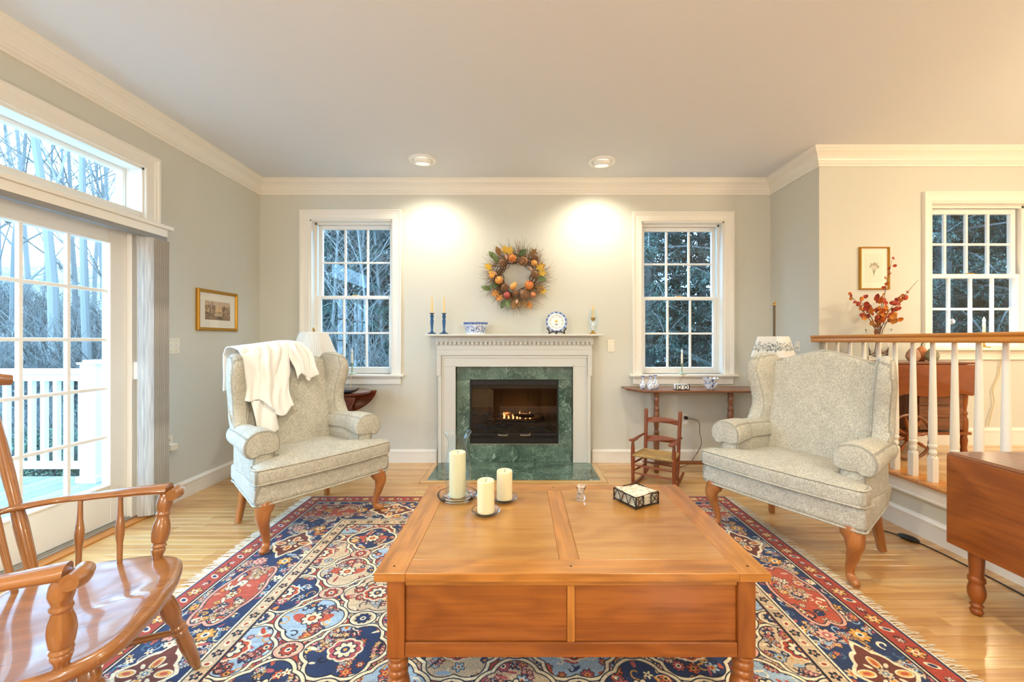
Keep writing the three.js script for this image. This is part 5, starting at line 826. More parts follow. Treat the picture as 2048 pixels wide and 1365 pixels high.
// ================= pictures, switches, outlets on the walls =================
function picture(name, label, W, H, fw, frameM, tex, matW, where, turn) {
  const o = thing(name, label, 'picture', where, turn);
  const q = [], prof = [[0, 0], [0, 0.014], [fw * 0.3, 0.022], [fw * 0.55, 0.018], [fw * 0.8, 0.02], [fw, 0.012], [fw, 0.004]], cs = [[-W / 2, -H / 2, 1, 1], [W / 2, -H / 2, -1, 1], [W / 2, H / 2, -1, -1], [-W / 2, H / 2, 1, -1]];
  for (let i = 0; i < 4; i++) { const A = cs[i], B = cs[(i + 1) % 4]; const seg = []; for (let j = 0; j < prof.length - 1; j++) { const at = (C, k) => [C[0] + C[2] * prof[k][0], C[1] + C[3] * prof[k][0], prof[k][1]]; const a = at(A, j), b = at(B, j), c = at(B, j + 1), d = at(A, j + 1); seg.push(...a, ...b, ...c, ...a, ...c, ...d); } const g = new THREE.BufferGeometry(); g.setAttribute('position', new THREE.Float32BufferAttribute(seg, 3)); g.computeVertexNormals(); obj('frame_side', mapUV(g), frameM, o); void q; }
  obj('backing', bx(-W / 2 + 0.002, W / 2 - 0.002, -H / 2 + 0.002, H / 2 - 0.002, 0, 0.004), M.black, o);
  const m = new THREE.PlaneGeometry(W - 2 * fw, H - 2 * fw); m.translate(0, 0, 0.006); obj('mat_board', m, S({ color: 0xf1ead9, roughness: 0.9 }), o);
  const a = new THREE.PlaneGeometry(W - 2 * fw - 2 * matW, H - 2 * fw - 2 * matW * 1.05); a.translate(0, 0, 0.007); obj('print', a, S({ map: tex, roughness: 0.85 }), o);
  const g = new THREE.PlaneGeometry(W - 2 * fw, H - 2 * fw); g.translate(0, 0, 0.01); obj('glazing', g, M.glass, o); return o;
}
const gilt = S({ color: 0xc08e36, roughness: 0.38, metalness: 0.75 });
const landscape = canvasTex(256, 192, (g, W, H) => { const r = rng(14); g.fillStyle = '#c9ab86'; g.fillRect(0, 0, W, H); const gr = g.createLinearGradient(0, 0, 0, H); gr.addColorStop(0, '#cdb497'); gr.addColorStop(0.5, '#dcb98a'); gr.addColorStop(1, '#8e7358'); g.fillStyle = gr; g.fillRect(0, 0, W, H); for (let i = 0; i < 500; i++) { g.fillStyle = ['rgba(70,50,38,.35)', 'rgba(110,82,58,.35)', 'rgba(60,52,44,.3)'][i % 3]; const x = r() * W, left = x < W * 0.4 || x > W * 0.68, y = left ? H * (0.25 + 0.6 * r()) : H * (0.6 + 0.35 * r()); g.beginPath(); g.ellipse(x, y, 3 + r() * 7, 2 + r() * 4, r() * 3, 0, 7); g.fill(); } g.strokeStyle = 'rgba(60,42,32,.8)'; for (const [x, h] of [[50, 110], [70, 130], [84, 100], [190, 105], [178, 80]]) { g.lineWidth = 3; g.beginPath(); g.moveTo(x, H * 0.72); g.lineTo(x + 4, H * 0.72 - h); g.stroke(); g.lineWidth = 1; for (let k = 0; k < 16; k++) { const y = H * 0.72 - h * (0.4 + 0.6 * r()); g.beginPath(); g.moveTo(x + 2, y); g.lineTo(x + 2 + (r() - 0.5) * 44, y - r() * 26); g.stroke(); } } g.fillStyle = 'rgba(230,200,150,.7)'; g.fillRect(95, H * 0.62, 80, 34); g.fillStyle = 'rgba(80,60,46,.6)'; g.fillRect(90, H * 0.6, 90, 3); });
picture('framed_landscape', 'small gilt-framed sepia landscape print beside the glass door', 0.463, 0.338, 0.026, gilt, landscape, 0.062, [XL + 0.001, 1.455, -3.485], Math.PI / 2);
const botanical = canvasTex(160, 256, (g, W, H) => { g.fillStyle = '#ece3cf'; g.fillRect(0, 0, W, H); const r = rng(3); g.strokeStyle = '#8c8f76'; g.lineWidth = 2; for (let i = 0; i < 9; i++) { const a = -2.6 + i * 0.26; const x = W * 0.5 + Math.cos(a) * 42, y = H * 0.55 + Math.sin(a) * 52; g.beginPath(); g.moveTo(W * 0.48, H * 0.78); g.quadraticCurveTo(W * 0.5, H * 0.62, x, y); g.stroke(); for (let k = 0; k < 5; k++) { g.fillStyle = ['#a9a491', '#c4b9a0', '#8f927c', '#b8a58d'][k % 4]; g.beginPath(); g.ellipse(x + (r() - .5) * 18, y + (r() - .5) * 18, 9, 5, r() * 3, 0, 7); g.fill(); } } });
picture('framed_botanical', 'narrow gold-framed botanical print on the dining wall', 0.245, 0.352, 0.012, gilt, botanical, 0.042, [(1746.5 - CX) / FOC * 3.39, 1.80, ZD + 0.001], 0);
function switchPlate(label, n, where, turn, w = 0.07) {
  const o = thing('switch_plate', label, 'light switch', where, turn); const W = w + (n - 1) * 0.046;
  obj('plate', bx(-W / 2, W / 2, -0.058, 0.058, 0, 0.006, 0.003), M.plastic, o);
  for (let i = 0; i < n; i++) { const x = (i - (n - 1) / 2) * 0.046; obj('toggle', [bx(x - 0.005, x + 0.005, -0.004, 0.014, 0.004, 0.018, 0.002), bx(x - 0.008, x + 0.008, -0.015, 0.015, 0.004, 0.0072)], M.white, o); for (const y of [-0.04, 0.04]) { const g = new THREE.CylinderGeometry(0.0028, 0.0028, 0.0015, 10); g.rotateX(Math.PI / 2); g.translate(x, y, 0.0064); obj('screw', g, M.brass, o); } }
  return o;
}
switchPlate('double light switch plate next to the vertical blind', 2, [XL + 0.0005, 1.163, -3.04], Math.PI / 2);
switchPlate('single light switch plate beside the mantel', 1, [(1222 - CX) / FOC * 4.05, 1.152, ZB + 0.0005], 0);
{
  const o = thing('dimmer_plate', 'small dimmer switch with round knob on the return wall', 'light switch', [XJ - 0.0005, 1.152, -(XJ * FOC / (1596.5 - CX))], -Math.PI / 2);
  obj('plate', bx(-0.035, 0.035, -0.045, 0.045, 0, 0.006, 0.003), M.plastic, o); const g = new THREE.CylinderGeometry(0.015, 0.017, 0.018, 24); g.rotateX(Math.PI / 2); g.translate(0, 0, 0.014); obj('knob', g, M.plastic, o);
  const t = thing('wall_outlet', 'outlet with white plug-in adapter low beside the blind', 'outlet', [XL + 0.0005, 0.435, -3.0], Math.PI / 2);
  obj('plate', bx(-0.035, 0.035, -0.045, 0.07, 0, 0.006, 0.003), M.plastic, t); obj('adapter', bx(-0.03, 0.03, -0.035, 0.012, 0.006, 0.05, 0.006), M.plastic, t); obj('prong_slot', bx(-0.008, 0.008, 0.03, 0.045, 0.006, 0.0068), M.black, t);
  const u = thing('wall_outlet', 'white outlet under the dark narrow table with plugged-in cords', 'outlet', [1.62, 0.42, ZB + 0.0005]);
  obj('plate', bx(-0.035, 0.035, -0.058, 0.058, 0, 0.006, 0.003), M.plastic, u); obj('plug', bx(-0.014, 0.014, 0.01, 0.04, 0.006, 0.04, 0.004), M.black, u); obj('plug', bx(-0.014, 0.014, -0.035, -0.008, 0.006, 0.036, 0.004), M.white, u);
}
// electric candles on the window sills
function windowCandle(label, x, y, z, on) {
  const o = thing('window_candle', label, 'electric candle', [x, y, z]);
  obj('brass_base', lathe(splined([[0, 0.036], [0.005, 0.037], [0.01, 0.02], [0.02, 0.008], [0.05, 0.006], [0.09, 0.007], [0.1, 0.017], [0.108, 0.018]], 3).map(([a, r]) => [r, a]), 24), on ? M.brass : S({ color: 0x9aa888, roughness: 0.5, metalness: 0.2 }), o);
  obj('candle_sleeve', lathe([[0, 0.108], [0.0095, 0.108], [0.0095, 0.2], [0.006, 0.203], [0, 0.203]], 18), PH({ color: 0xf5efdd, roughness: 0.4 }), o);
  const b = lathe(splined([[0.203, 0.005], [0.212, 0.008], [0.224, 0.009], [0.238, 0.0055], [0.252, 0.001]], 3).map(([a, r]) => [r, a]), 16);
  obj('bulb', b, on ? S({ color: 0xffe9c0, emissive: new THREE.Color().setRGB(1, 0.8, 0.5), emissiveIntensity: 7 }) : PH({ color: 0xf7f7f4, roughness: 0.2 }), o);
  if (on) { const p = new THREE.PointLight(new THREE.Color().setRGB(1, 0.78, 0.48), 0.35); p.position.set(0, 0.226, 0); p.castShadow = true; o.add(p); }
  return o;
}
windowCandle('unlit electric candle on the sill above the bronze dish', (704 - CX) / FOC * 4.02, 0.8745, ZB + 0.028, false);
windowCandle('unlit electric candle on the sill above the iron ring box', (1364 - CX) / FOC * 4.02, 0.8745, ZB + 0.028, false);
windowCandle('lit electric candle on the dining-area window sill', (1968 - CX) / FOC * 3.37, 1.1465, ZD + 0.02, true);
function cord(label, pts, r, mat, name = 'power_cord') { return tag(obj(name, tube(pts, r, 6, pts.length * 8), mat), label, 'cord'); }
M.cordCream = S({ color: 0xd9c69c, roughness: 0.5 }); M.cordBlack = S({ color: 0x1d1b1a, roughness: 0.5 }); M.cordWhite = S({ color: 0xdedbd4, roughness: 0.5 });
cord('cream lamp cord dropping from the candle to the bronze dish', [V(-1.66, 0.88, ZB + 0.05), V(-1.645, 0.86, ZB + 0.08), V(-1.64, 0.8, ZB + 0.11), V(-1.62, 0.75, ZB + 0.14)], 0.0025, M.cordCream);
cord('cream cord hanging from the sill candle past the narrow table', [V(1.58, 0.88, ZB + 0.05), V(1.57, 0.86, ZB + 0.075), V(1.555, 0.8, ZB + 0.03), V(1.54, 0.6, ZB + 0.02), V(1.53, 0.5, ZB + 0.02)], 0.0025, M.cordCream);
cord('white cord looping down from the outlet to the floor', [V(1.62, 0.4, ZB + 0.036), V(1.67, 0.34, ZB + 0.07), V(1.66, 0.25, ZB + 0.05), V(1.7, 0.17, ZB + 0.06), V(1.67, 0.08, ZB + 0.08), V(1.74, 0.02, ZB + 0.1), V(1.9, 0.004, ZB + 0.12)], 0.003, M.cordWhite);
cord('dark cord hanging from the outlet behind the rocking chair', [V(1.62, 0.445, ZB + 0.04), V(1.72, 0.42, ZB + 0.07), V(1.74, 0.3, ZB + 0.06), V(1.76, 0.2, ZB + 0.05), V(1.69, 0.1, ZB + 0.09), V(1.6, 0.02, ZB + 0.13), V(1.5, 0.004, ZB + 0.16)], 0.003, M.cordBlack);
cord('dark floor cord with inline foot switch along the platform', [V(1.98, 0.004, -3.1), V(2.12, 0.004, -2.85), V(2.2, 0.004, -2.66), V(2.3, 0.005, -2.56), V(2.36, 0.004, -2.4), V(2.37, 0.004, -2.1), V(2.36, 0.004, -1.8), V(2.38, 0.004, -1.3), V(2.4, 0.004, -0.8)], 0.0035, M.cordBlack);
{ const g = new THREE.SphereGeometry(1, 20, 12); g.scale(0.03, 0.014, 0.055); g.rotateY(0.3); g.translate(2.335, 0.014, -2.47); tag(obj('foot_switch', g, M.cordBlack), 'black oval foot switch on the floor cord by the platform', 'switch'); }
cord('cream cord with inline switch hanging below the dining window', [V(3.80, 1.155, ZD + 0.05), V(3.9, 1.15, ZD + 0.08), V(3.95, 1.1, ZD + 0.05), V(3.94, 1.0, ZD + 0.02), V(3.93, 0.92, ZD + 0.02), V(3.88, 0.8, ZD + 0.02), V(3.89, 0.7, ZD + 0.02), V(3.86, 0.6, ZD + 0.025), V(3.83, 0.5, ZD + 0.03)], 0.004, M.cordCream);

// ================= platform railing =================
{
  const r = thing('platform_railing', 'wooden handrail on white turned balusters along the platform', 'railing');
  const hr = [[-0.05, 1.19], [-0.058, 1.198], [-0.06, 1.21], [-0.052, 1.222], [-0.062, 1.23], [-0.064, 1.238], [-0.056, 1.245], [0.056, 1.245], [0.064, 1.238], [0.062, 1.23], [0.052, 1.222], [0.06, 1.21], [0.058, 1.198], [0.05, 1.19], [-0.05, 1.19]];
  const s = shapeOf(hr.slice(0, -1).map(([x, y]) => [x, y])); const g = new THREE.ExtrudeGeometry(s, { depth: -ZD + 2.6 - 0.005, bevelEnabled: false }); g.translate(2.45, 0, ZD + 0.005); obj('handrail', mapUV(g, 'z'), M.rail, r);
  const sq = (x, z, y0, y1, w) => bx(x - w, x + w, y0, y1, z - w, z + w, 0.002, 'y');
  const bp = [[0, 0.0155], [0.012, 0.0155], [0.03, 0.0195], [0.045, 0.019], [0.055, 0.0165], [0.07, 0.0165], [0.085, 0.0215], [0.1, 0.0215], [0.11, 0.018], [0.125, 0.0195], [0.2, 0.0205], [0.45, 0.0185], [1, 0.0125]];
  for (let i = 0; i < 45; i++) { const z = -3.366 + i * 0.1253; if (z > 2.5) break; const x = 2.5; obj('baluster', [sq(x, z, HP, HP + 0.145, 0.0185), lathe([[0.0185, 0], [0.0262, 0], [0.019, 0.014], [0.014, 0.016]], 4).rotateY(Math.PI / 4).translate(x, HP + 0.145, z), turned(V(x, HP + 0.155, z), V(x, 1.195, z), bp, 14, 2)], M.trim, r); }
}

// ================= tea cart in the dining area =================
{
  const c = thing('tea_cart', 'wooden tea cart with drop leaf, drawers and spoked wheel', 'tea cart', [2.95, HP, -3.02]);
  const wd = M.cherryRed, dk = M.walnut, h = 0.705;
  obj('cart_top', bx(-0.42, 0.36, h - 0.018, h, -0.26, 0.05, 0.005, 'x', 0.2, 0.1), dk, c);
  const lf = new THREE.Shape(); lf.moveTo(-0.25, 0); lf.lineTo(0.33, 0); lf.lineTo(0.33, -0.2); lf.quadraticCurveTo(0.33, -0.225, 0.3, -0.225); lf.quadraticCurveTo(0.24, -0.2, 0.18, -0.222); lf.quadraticCurveTo(0.04, -0.25, -0.1, -0.222); lf.quadraticCurveTo(-0.16, -0.2, -0.21, -0.225); lf.quadraticCurveTo(-0.25, -0.225, -0.25, -0.2); lf.closePath();
  const lfM = PH({ color: 0xc99058, map: withRepeat(panelTex, 1, 2.5), roughness: 0.35, clearcoat: 0.3, clearcoatRoughness: 0.3 });
  const g = puff(lf, 0.016, 0.004, 2, 10); g.translate(0, h - 0.02, 0.055); obj('drop_leaf', mapUV(g, 'x', 0.3, 0.4), lfM, c);
  obj('carcase', bx(-0.06, 0.29, 0.205, h - 0.02, -0.22, 0.02, 0.003, 'x', 0.6), dk, c);
  for (const y of [0.25, 0.34, 0.43]) { const d = obj('drawer', bx(-0.045, 0.275, y - 0.04, y + 0.04, 0.02, 0.03, 0.004, 'x', y), dk, c); for (const x of [0.03, 0.2]) obj('drawer_pull', tube([V(x - 0.02, y + 0.005, 0.03), V(x - 0.014, y - 0.01, 0.042), V(x + 0.014, y - 0.01, 0.042), V(x + 0.02, y + 0.005, 0.03)], 0.002, 6, 12), M.brass, d); }
  obj('lower_shelf', bx(-0.4, 0.34, 0.17, 0.19, -0.24, 0.03, 0.004, 'x', 0.1), wd, c); obj('shelf_rail', bx(-0.4, -0.08, 0.26, 0.275, -0.24, -0.225, 0.002), wd, c);
  const lp = [[0, 0.022], [0.12, 0.022], [0.16, 0.016], [0.2, 0.023], [0.3, 0.025], [0.42, 0.021], [0.5, 0.015], [0.53, 0.023], [0.56, 0.016], [0.6, 0.024], [0.7, 0.024], [0.78, 0.018], [0.82, 0.023], [0.9, 0.017], [0.95, 0.021], [1, 0.015]];
  for (const [x, z] of [[0.3, 0.01], [0.3, -0.23], [-0.28, 0.01], [-0.28, -0.23]]) obj('leg', turned(V(x, h - 0.02, z), V(x, x > 0 ? 0.01 : 0.15, z), lp, 16, 2), wd, c);
  for (const z of [0.01, -0.23]) { const w = new THREE.CylinderGeometry(0.014, 0.014, 0.012, 16); w.rotateX(Math.PI / 2); w.translate(0.3, 0.014, z); obj('caster', w, M.black, c); }
  for (const z of [0.085, -0.3]) {
    const w = grp('wheel', c); const t = new THREE.TorusGeometry(0.158, 0.0105, 10, 48); t.scale(1, 1, 1.1); t.translate(-0.17, 0.17, z); obj('wheel_rim', t, dk, w);
    for (let k = 0; k < 8; k++) { const a = k / 8 * 6.283 + 0.2; obj('spoke', turned(V(-0.17 + Math.cos(a) * 0.03, 0.17 + Math.sin(a) * 0.03, z), V(-0.17 + Math.cos(a) * 0.155, 0.17 + Math.sin(a) * 0.155, z), [[0, 0.007], [0.3, 0.008], [0.55, 0.0125], [0.75, 0.009], [1, 0.006]], 10), wd, w); }
    const hb = new THREE.CylinderGeometry(0.034, 0.036, 0.045, 20); hb.rotateX(Math.PI / 2); hb.translate(-0.17, 0.17, z); obj('hub', hb, wd, w);
  }
  obj('axle', tube([V(-0.17, 0.17, 0.08), V(-0.17, 0.17, -0.29)], 0.009, 8, 2), dk, c);
}
// books on the cart's lower shelf
{ const bk = [[0x7c98a0, 0.03], [0xe6ddc8, 0.028], [0x40353a, 0.034]]; let y = HP + 0.1905; bk.forEach(([col, t], i) => { const o = thing('book', ['blue-grey book at the bottom of the cart shelf pile', 'cream book in the middle of the cart shelf pile', 'dark book on top of the cart shelf pile'][i], 'book', [2.62, y, -3.13], 0.05 * (i - 1)); obj('cover', [bx(-0.06, 0.1, 0, 0.003, -0.09, 0.09), bx(-0.06, 0.1, t - 0.003, t, -0.09, 0.09), bx(-0.06, -0.057, 0, t, -0.09, 0.09)], S({ color: col, roughness: 0.6 }), o); obj('pages', bx(-0.056, 0.096, 0.003, t - 0.003, -0.086, 0.086), S({ color: 0xefe8d8, roughness: 0.9 }), o); y += t + 0.0005; }); }

// glass vase with orange branches
{
  const base = [2.79, HP + 0.7055, -3.2], v = thing('glass_vase', 'tall clear glass vase on the tea cart', 'vase', base);
  obj('vase_body', lathe([[0, 0.006], [0.045, 0.004], [0.06, 0.0], [0.066, 0.01], [0.066, 0.02], [0.058, 0.035], [0.062, 0.12], [0.072, 0.21], [0.082, 0.245], [0.078, 0.245], [0.068, 0.21], [0.058, 0.12], [0.052, 0.035], [0, 0.02]], 40), M.clearGlass, v);
  const b = thing('branch_bouquet', 'orange artificial leaf branches arranged in the glass vase', 'flowers', base), R = rng(21), rr = (a, c) => a + (c - a) * R();
  const ends = [[1700, 589], [1784, 520], [1836, 560], [1765, 590], [1745, 615], [1800, 600], [1720, 600], [1785, 640]].map(([px, py]) => P(px, py, 3.15 + rr(-0.1, 0.1)).sub(V(...base)));
  const stemM = S({ color: 0x7a5b44, roughness: 0.8 }), cols = [0xd96f1f, 0xe08a2c, 0xc9512a, 0xb8462f, 0xe59a3c].map((c) => PH({ color: c, roughness: 0.75, transmission: 0.15, thickness: 0 }));
  const lg = sheet((u, v2) => { const w = Math.sin(u * Math.PI) ** 0.7 * 0.019; return V((v2 - 0.5) * 2 * w, u * 0.042, 0.012 * Math.cos((v2 - 0.5) * 3) * Math.sin(u * 3) - 0.006); }, 8, 6, 0.0008);
  ends.forEach((e, i) => {
    const p0 = V(rr(-0.02, 0.02), 0.03, rr(-0.02, 0.02)), p1 = V(e.x * 0.12, 0.24, e.z * 0.12), p2 = e.clone().lerp(p1, 0.45).add(V(rr(-0.02, 0.02), 0.03, 0));
    obj('stem', tube([p0, p1, p2, e], [0.003, 0.0028, 0.0022, 0.0012], 6, 24), stemM, b);
    const c = new THREE.CatmullRomCurve3([p0, p1, p2, e]), n = i < 3 ? 11 : 15; for (let k = 0; k < n; k++) { const t = lerp(0.42, i === 2 ? 0.8 : 1, k / (n - 1)), p = c.getPoint(t); const sc = i < 3 ? lerp(1, 0.62, t) : rr(0.8, 1.15); const m = obj('leaf', lg, cols[Math.floor(R() * 5)], b); m.position.copy(p).add(V(rr(-1, 1), rr(-1, 1), rr(-1, 1)).multiplyScalar(i < 3 ? 0.014 : 0.035)); m.rotation.set(rr(-1.2, 1.2), rr(0, 6.28), rr(-1.6, 1.6)); m.scale.setScalar(sc); }
  });
  const go = (label, x, z, k, col, col2) => { const g = lathe(splined([[0, 0.02], [0.006, 0.04], [0.035, 0.057], [0.065, 0.05], [0.09, 0.03], [0.105, 0.012], [0.11, 0.0]], 5).map(([y, r]) => [r, y]), 40); const p = g.attributes.position; for (let i = 0; i < p.count; i++) { const a = Math.atan2(p.getZ(i), p.getX(i)), q = 1 - 0.05 * Math.abs(Math.sin(a * 5)); p.setXYZ(i, p.getX(i) * q, p.getY(i), p.getZ(i) * q); } g.computeVertexNormals(); const o = thing('gourd', label, 'gourd', [x, HP + 0.7055, z]); o.scale.set(k * 0.74, k, k * 0.74); obj('gourd_body', g, S({ map: dataTex(64, 64, (u, v2) => mixc(hex(col), hex(col2), fbm(u * 8, v2 * 8, 8, 8, 4, 3)), true), roughness: 0.8 }), o); obj('stem', tube([V(0, 0.105, 0), V(0.004, 0.122, 0), V(0.012, 0.13, 0)], [0.006, 0.004, 0.005], 6, 6), S({ color: 0x5b4a30, roughness: 0.9 }), o); };
  go('brown ribbed gourd on the tea cart next to the vase', (1826 - CX) / FOC * 3.02, -3.02, 1.0, 0xa3765c, 0xc29a80); go('orange gourd behind the brown gourd on the tea cart', (1843 - CX) / FOC * 3.14, -3.14, 1.05, 0xb5693a, 0xd08c58); go('grey-green gourd at the end of the tea cart', (1864.5 - CX) / FOC * 3.05, -3.05, 0.97, 0x7d7a5e, 0x9c987a);
}

// ================= floor lamp behind the wing chair =================
{
  const x = 2.02, z = -3.27, l = thing('floor_lamp', 'brass floor lamp with square toile-print shade beside the return wall', 'lamp', [x, 0, z]);
  obj('lamp_foot', lathe([[0, 0], [0.13, 0], [0.135, 0.008], [0.12, 0.018], [0.03, 0.03], [0.012, 0.05]], 40), M.brass, l);
  obj('pole', tube([V(0, 0.03, 0), V(0, 1.49, 0)], 0.0085, 12, 2), S({ color: 0x5d4a36, roughness: 0.4, metalness: 0.7 }), l);
  obj('finial', lathe(splined([[1.485, 0.011], [1.492, 0.011], [1.498, 0.006], [1.506, 0.0095], [1.514, 0.006], [1.52, 0.001]], 3).map(([y, r]) => [r, y]), 16), M.brass, l);
  const toile = canvasTex(256, 256, (g, W, H) => { g.fillStyle = '#f4efe4'; g.fillRect(0, 0, W, H); const r = rng(41); g.strokeStyle = g.fillStyle = '#6f7b7c'; for (let i = 0; i < 3; i++) { const x0 = 45 + i * 82, y0 = 200; for (let k = 0; k < 10; k++) { g.lineWidth = 2; const a = -2.7 + k * 0.26, L = 60 + r() * 70, ex = x0 + Math.cos(a) * L * 0.6, ey = y0 + Math.sin(a) * L; g.beginPath(); g.moveTo(x0, y0); g.quadraticCurveTo(x0, y0 - 40, ex, ey); g.stroke(); for (let q = 0; q < 6; q++) { g.beginPath(); g.ellipse(ex + (r() - 0.5) * 26, ey + (r() - 0.5) * 26, 6, 3.4, r() * 3, 0, 7); g.fill(); } } } }, true);
  const shade = (() => { const g = new THREE.BufferGeometry(), q = [], u = [], y0 = 1.075, y1 = 1.235, c0 = [[0.125, 0.095], [0.095, 0.125], [-0.095, 0.125], [-0.125, 0.095], [-0.125, -0.095], [-0.095, -0.125], [0.095, -0.125], [0.125, -0.095]], k = 0.68; for (let i = 0; i < 8; i++) { const a = c0[i], b = c0[(i + 1) % 8], A = [a[0], y0, a[1]], B = [b[0], y0, b[1]], C = [b[0] * k, y1, b[1] * k], D = [a[0] * k, y1, a[1] * k]; q.push(...A, ...B, ...C, ...A, ...C, ...D); const w = i % 2 ? 1 : 0.2, o = i * 0.13; u.push(o, 0, o + w, 0, o + w * 0.85, 1, o, 0, o + w * 0.85, 1, o + w * 0.15, 1); } g.setAttribute('position', new THREE.Float32BufferAttribute(q, 3)); g.setAttribute('uv', new THREE.Float32BufferAttribute(u, 2)); g.computeVertexNormals(); return g; })();
  shade.rotateY(0.55); shade.translate(-0.045, 0, 0.06); obj('lamp_shade', shade, PH({ map: toile, roughness: 0.9, transmission: 0.3, thickness: 0 }), l);
  obj('swing_arm', tube([V(0, 1.12, 0), V(-0.02, 1.15, 0.03), V(-0.045, 1.14, 0.06), V(-0.045, 1.1, 0.06)], 0.005, 8, 16), M.brass, l);
}

// ================= rug =================
{
  const W = 3.16, H = 2.4, K = 632, CW = Math.round(W * K), CH = Math.round(H * K);
  const col = { navy: '#23345a', red: '#a8402e', brick: '#b9523a', cream: '#ead9b6', blue: '#9db3c6', beige: '#cdb391', ochre: '#d79a4c', rose: '#b3565c', dark: '#1a1c2b', teal: '#4c6e86', brown: '#6b3527', pink: '#d9a08c' };
  const tex = canvasTex(CW, CH, (g) => {
    const R = rng(2024), rr = (a, b) => a + (b - a) * R(), pick = (l) => l[Math.floor(R() * l.length)];
    const flower = (x, y, r, n, a, b, c) => { const o = R() * 6; g.fillStyle = col.dark; for (let i = 0; i < n; i++) { const t = o + i / n * 6.283; g.beginPath(); g.ellipse(x + Math.cos(t) * r * 0.62, y + Math.sin(t) * r * 0.62, r * 0.5, r * 0.34, t, 0, 7); g.fill(); } g.fillStyle = a; for (let i = 0; i < n; i++) { const t = o + i / n * 6.283; g.beginPath(); g.ellipse(x + Math.cos(t) * r * 0.6, y + Math.sin(t) * r * 0.6, r * 0.4, r * 0.25, t, 0, 7); g.fill(); } g.fillStyle = b; g.beginPath(); g.arc(x, y, r * 0.42, 0, 7); g.fill(); g.fillStyle = c; g.beginPath(); g.arc(x, y, r * 0.2, 0, 7); g.fill(); };
    const leaf = (x, y, L, w, a, c) => { g.fillStyle = c; g.beginPath(); g.ellipse(x, y, L, w, a, 0, 7); g.fill(); };
    const curl = (x, y, s, a, c, lw) => { g.strokeStyle = c; g.lineWidth = lw; g.beginPath(); for (let i = 0; i <= 14; i++) { const t = i / 14 * 5, q = s * (1 - t / 5.6), px = x + Math.cos(a + t) * q, py = y + Math.sin(a + t) * q; i ? g.lineTo(px, py) : g.moveTo(px, py); } g.stroke(); };
    const sprig = (x, y, L, a, c, fl) => { g.strokeStyle = c; g.lineWidth = 3; const ex = x + Math.cos(a) * L, ey = y + Math.sin(a) * L, mx = (x + ex) / 2 + Math.cos(a + 1.57) * L * 0.18, my = (y + ey) / 2 + Math.sin(a + 1.57) * L * 0.18; g.beginPath(); g.moveTo(x, y); g.quadraticCurveTo(mx, my, ex, ey); g.stroke(); for (let i = 1; i <= 5; i++) { const t = i / 5, px = lerp(lerp(x, mx, t), lerp(mx, ex, t), t), py = lerp(lerp(y, my, t), lerp(my, ey, t), t); for (const s of [-1, 1]) { const b = a + s * 0.9; g.beginPath(); g.moveTo(px, py); g.lineTo(px + Math.cos(b) * L * 0.2, py + Math.sin(b) * L * 0.2); g.stroke(); flower(px + Math.cos(b) * L * 0.24, py + Math.sin(b) * L * 0.24, rr(6, 10), 5, pick(fl), col.cream, col.red); } } };
    const fill = (x0, x1, y0, y1, n, pal, line) => { for (let i = 0; i < n; i++) { const x = rr(x0, x1), y = rr(y0, y1), k = R(); if (k < 0.3) flower(x, y, rr(8, 17), 5 + Math.floor(R() * 4), pick(pal), pick([col.cream, col.ochre]), pick([col.red, col.dark])); else if (k < 0.6) curl(x, y, rr(11, 24), R() * 6, pick(line), rr(2.5, 4.5)); else if (k < 0.85) leaf(x, y, rr(8, 18), rr(3, 6), R() * 3.2, pick(pal)); else sprig(x, y, rr(26, 52), R() * 6.28, pick(line), pal); } };
    const path = (cx, cy, rx, ry, n, amp, sq = 0) => { g.beginPath(); for (let i = 0; i <= 200; i++) { const t = i / 200 * 6.283, m = 1 + amp * Math.abs(Math.cos(t * n / 2)), k = sq ? 1 / Math.pow(Math.abs(Math.cos(t)) ** sq + Math.abs(Math.sin(t)) ** sq, 1 / sq) : 1; const x = cx + Math.cos(t) * rx * m * k, y = cy + Math.sin(t) * ry * m * k; i ? g.lineTo(x, y) : g.moveTo(x, y); } g.closePath(); };
    const medal = (cx, cy, rx, ry, n, amp, bg, pal, edge, sq = 0, dens = 1) => { path(cx, cy, rx, ry, n, amp, sq); g.fillStyle = bg; g.fill(); g.save(); g.clip(); fill(cx - rx * 1.2, cx + rx * 1.2, cy - ry * 1.2, cy + ry * 1.2, Math.round(rx * ry / 130 * dens), pal, [col.cream, col.dark, col.ochre]); g.restore(); path(cx, cy, rx, ry, n, amp, sq); g.strokeStyle = col.dark; g.lineWidth = 13; g.stroke(); path(cx, cy, rx, ry, n, amp, sq); g.strokeStyle = edge; g.lineWidth = 8; g.stroke(); };
    const pinwheel = (cx, cy, r, turn) => { g.save(); g.translate(cx, cy); g.rotate(turn); path(0, 0, r, r * 0.72, 8, 0.13, 1.1); g.fillStyle = col.cream; g.fill(); path(0, 0, r * 0.86, r * 0.62, 8, 0.13, 1.1); g.fillStyle = col.brown; g.fill(); for (let i = 0; i < 4; i++) { g.rotate(Math.PI / 2); const L = i % 2 ? r * 0.34 : r * 0.46; leaf(L, 0, r * 0.22, r * 0.13, 0, col.cream); leaf(L, 0, r * 0.18, r * 0.095, 0, col.ochre); leaf(L, 0, r * 0.1, r * 0.05, 0, col.brick); leaf(r * 0.25, r * 0.22, r * 0.1, r * 0.05, 0.8, col.cream); } flower(0, 0, r * 0.17, 8, col.beige, col.teal, col.cream); g.restore(); };
    // field
    g.fillStyle = col.red; g.fillRect(0, 0, CW, CH);
    const b1 = 0.012 * K, b2 = 0.095 * K, b3 = 0.108 * K, b4 = 0.405 * K, b5 = 0.415 * K, b6 = 0.475 * K, b7 = 0.485 * K;
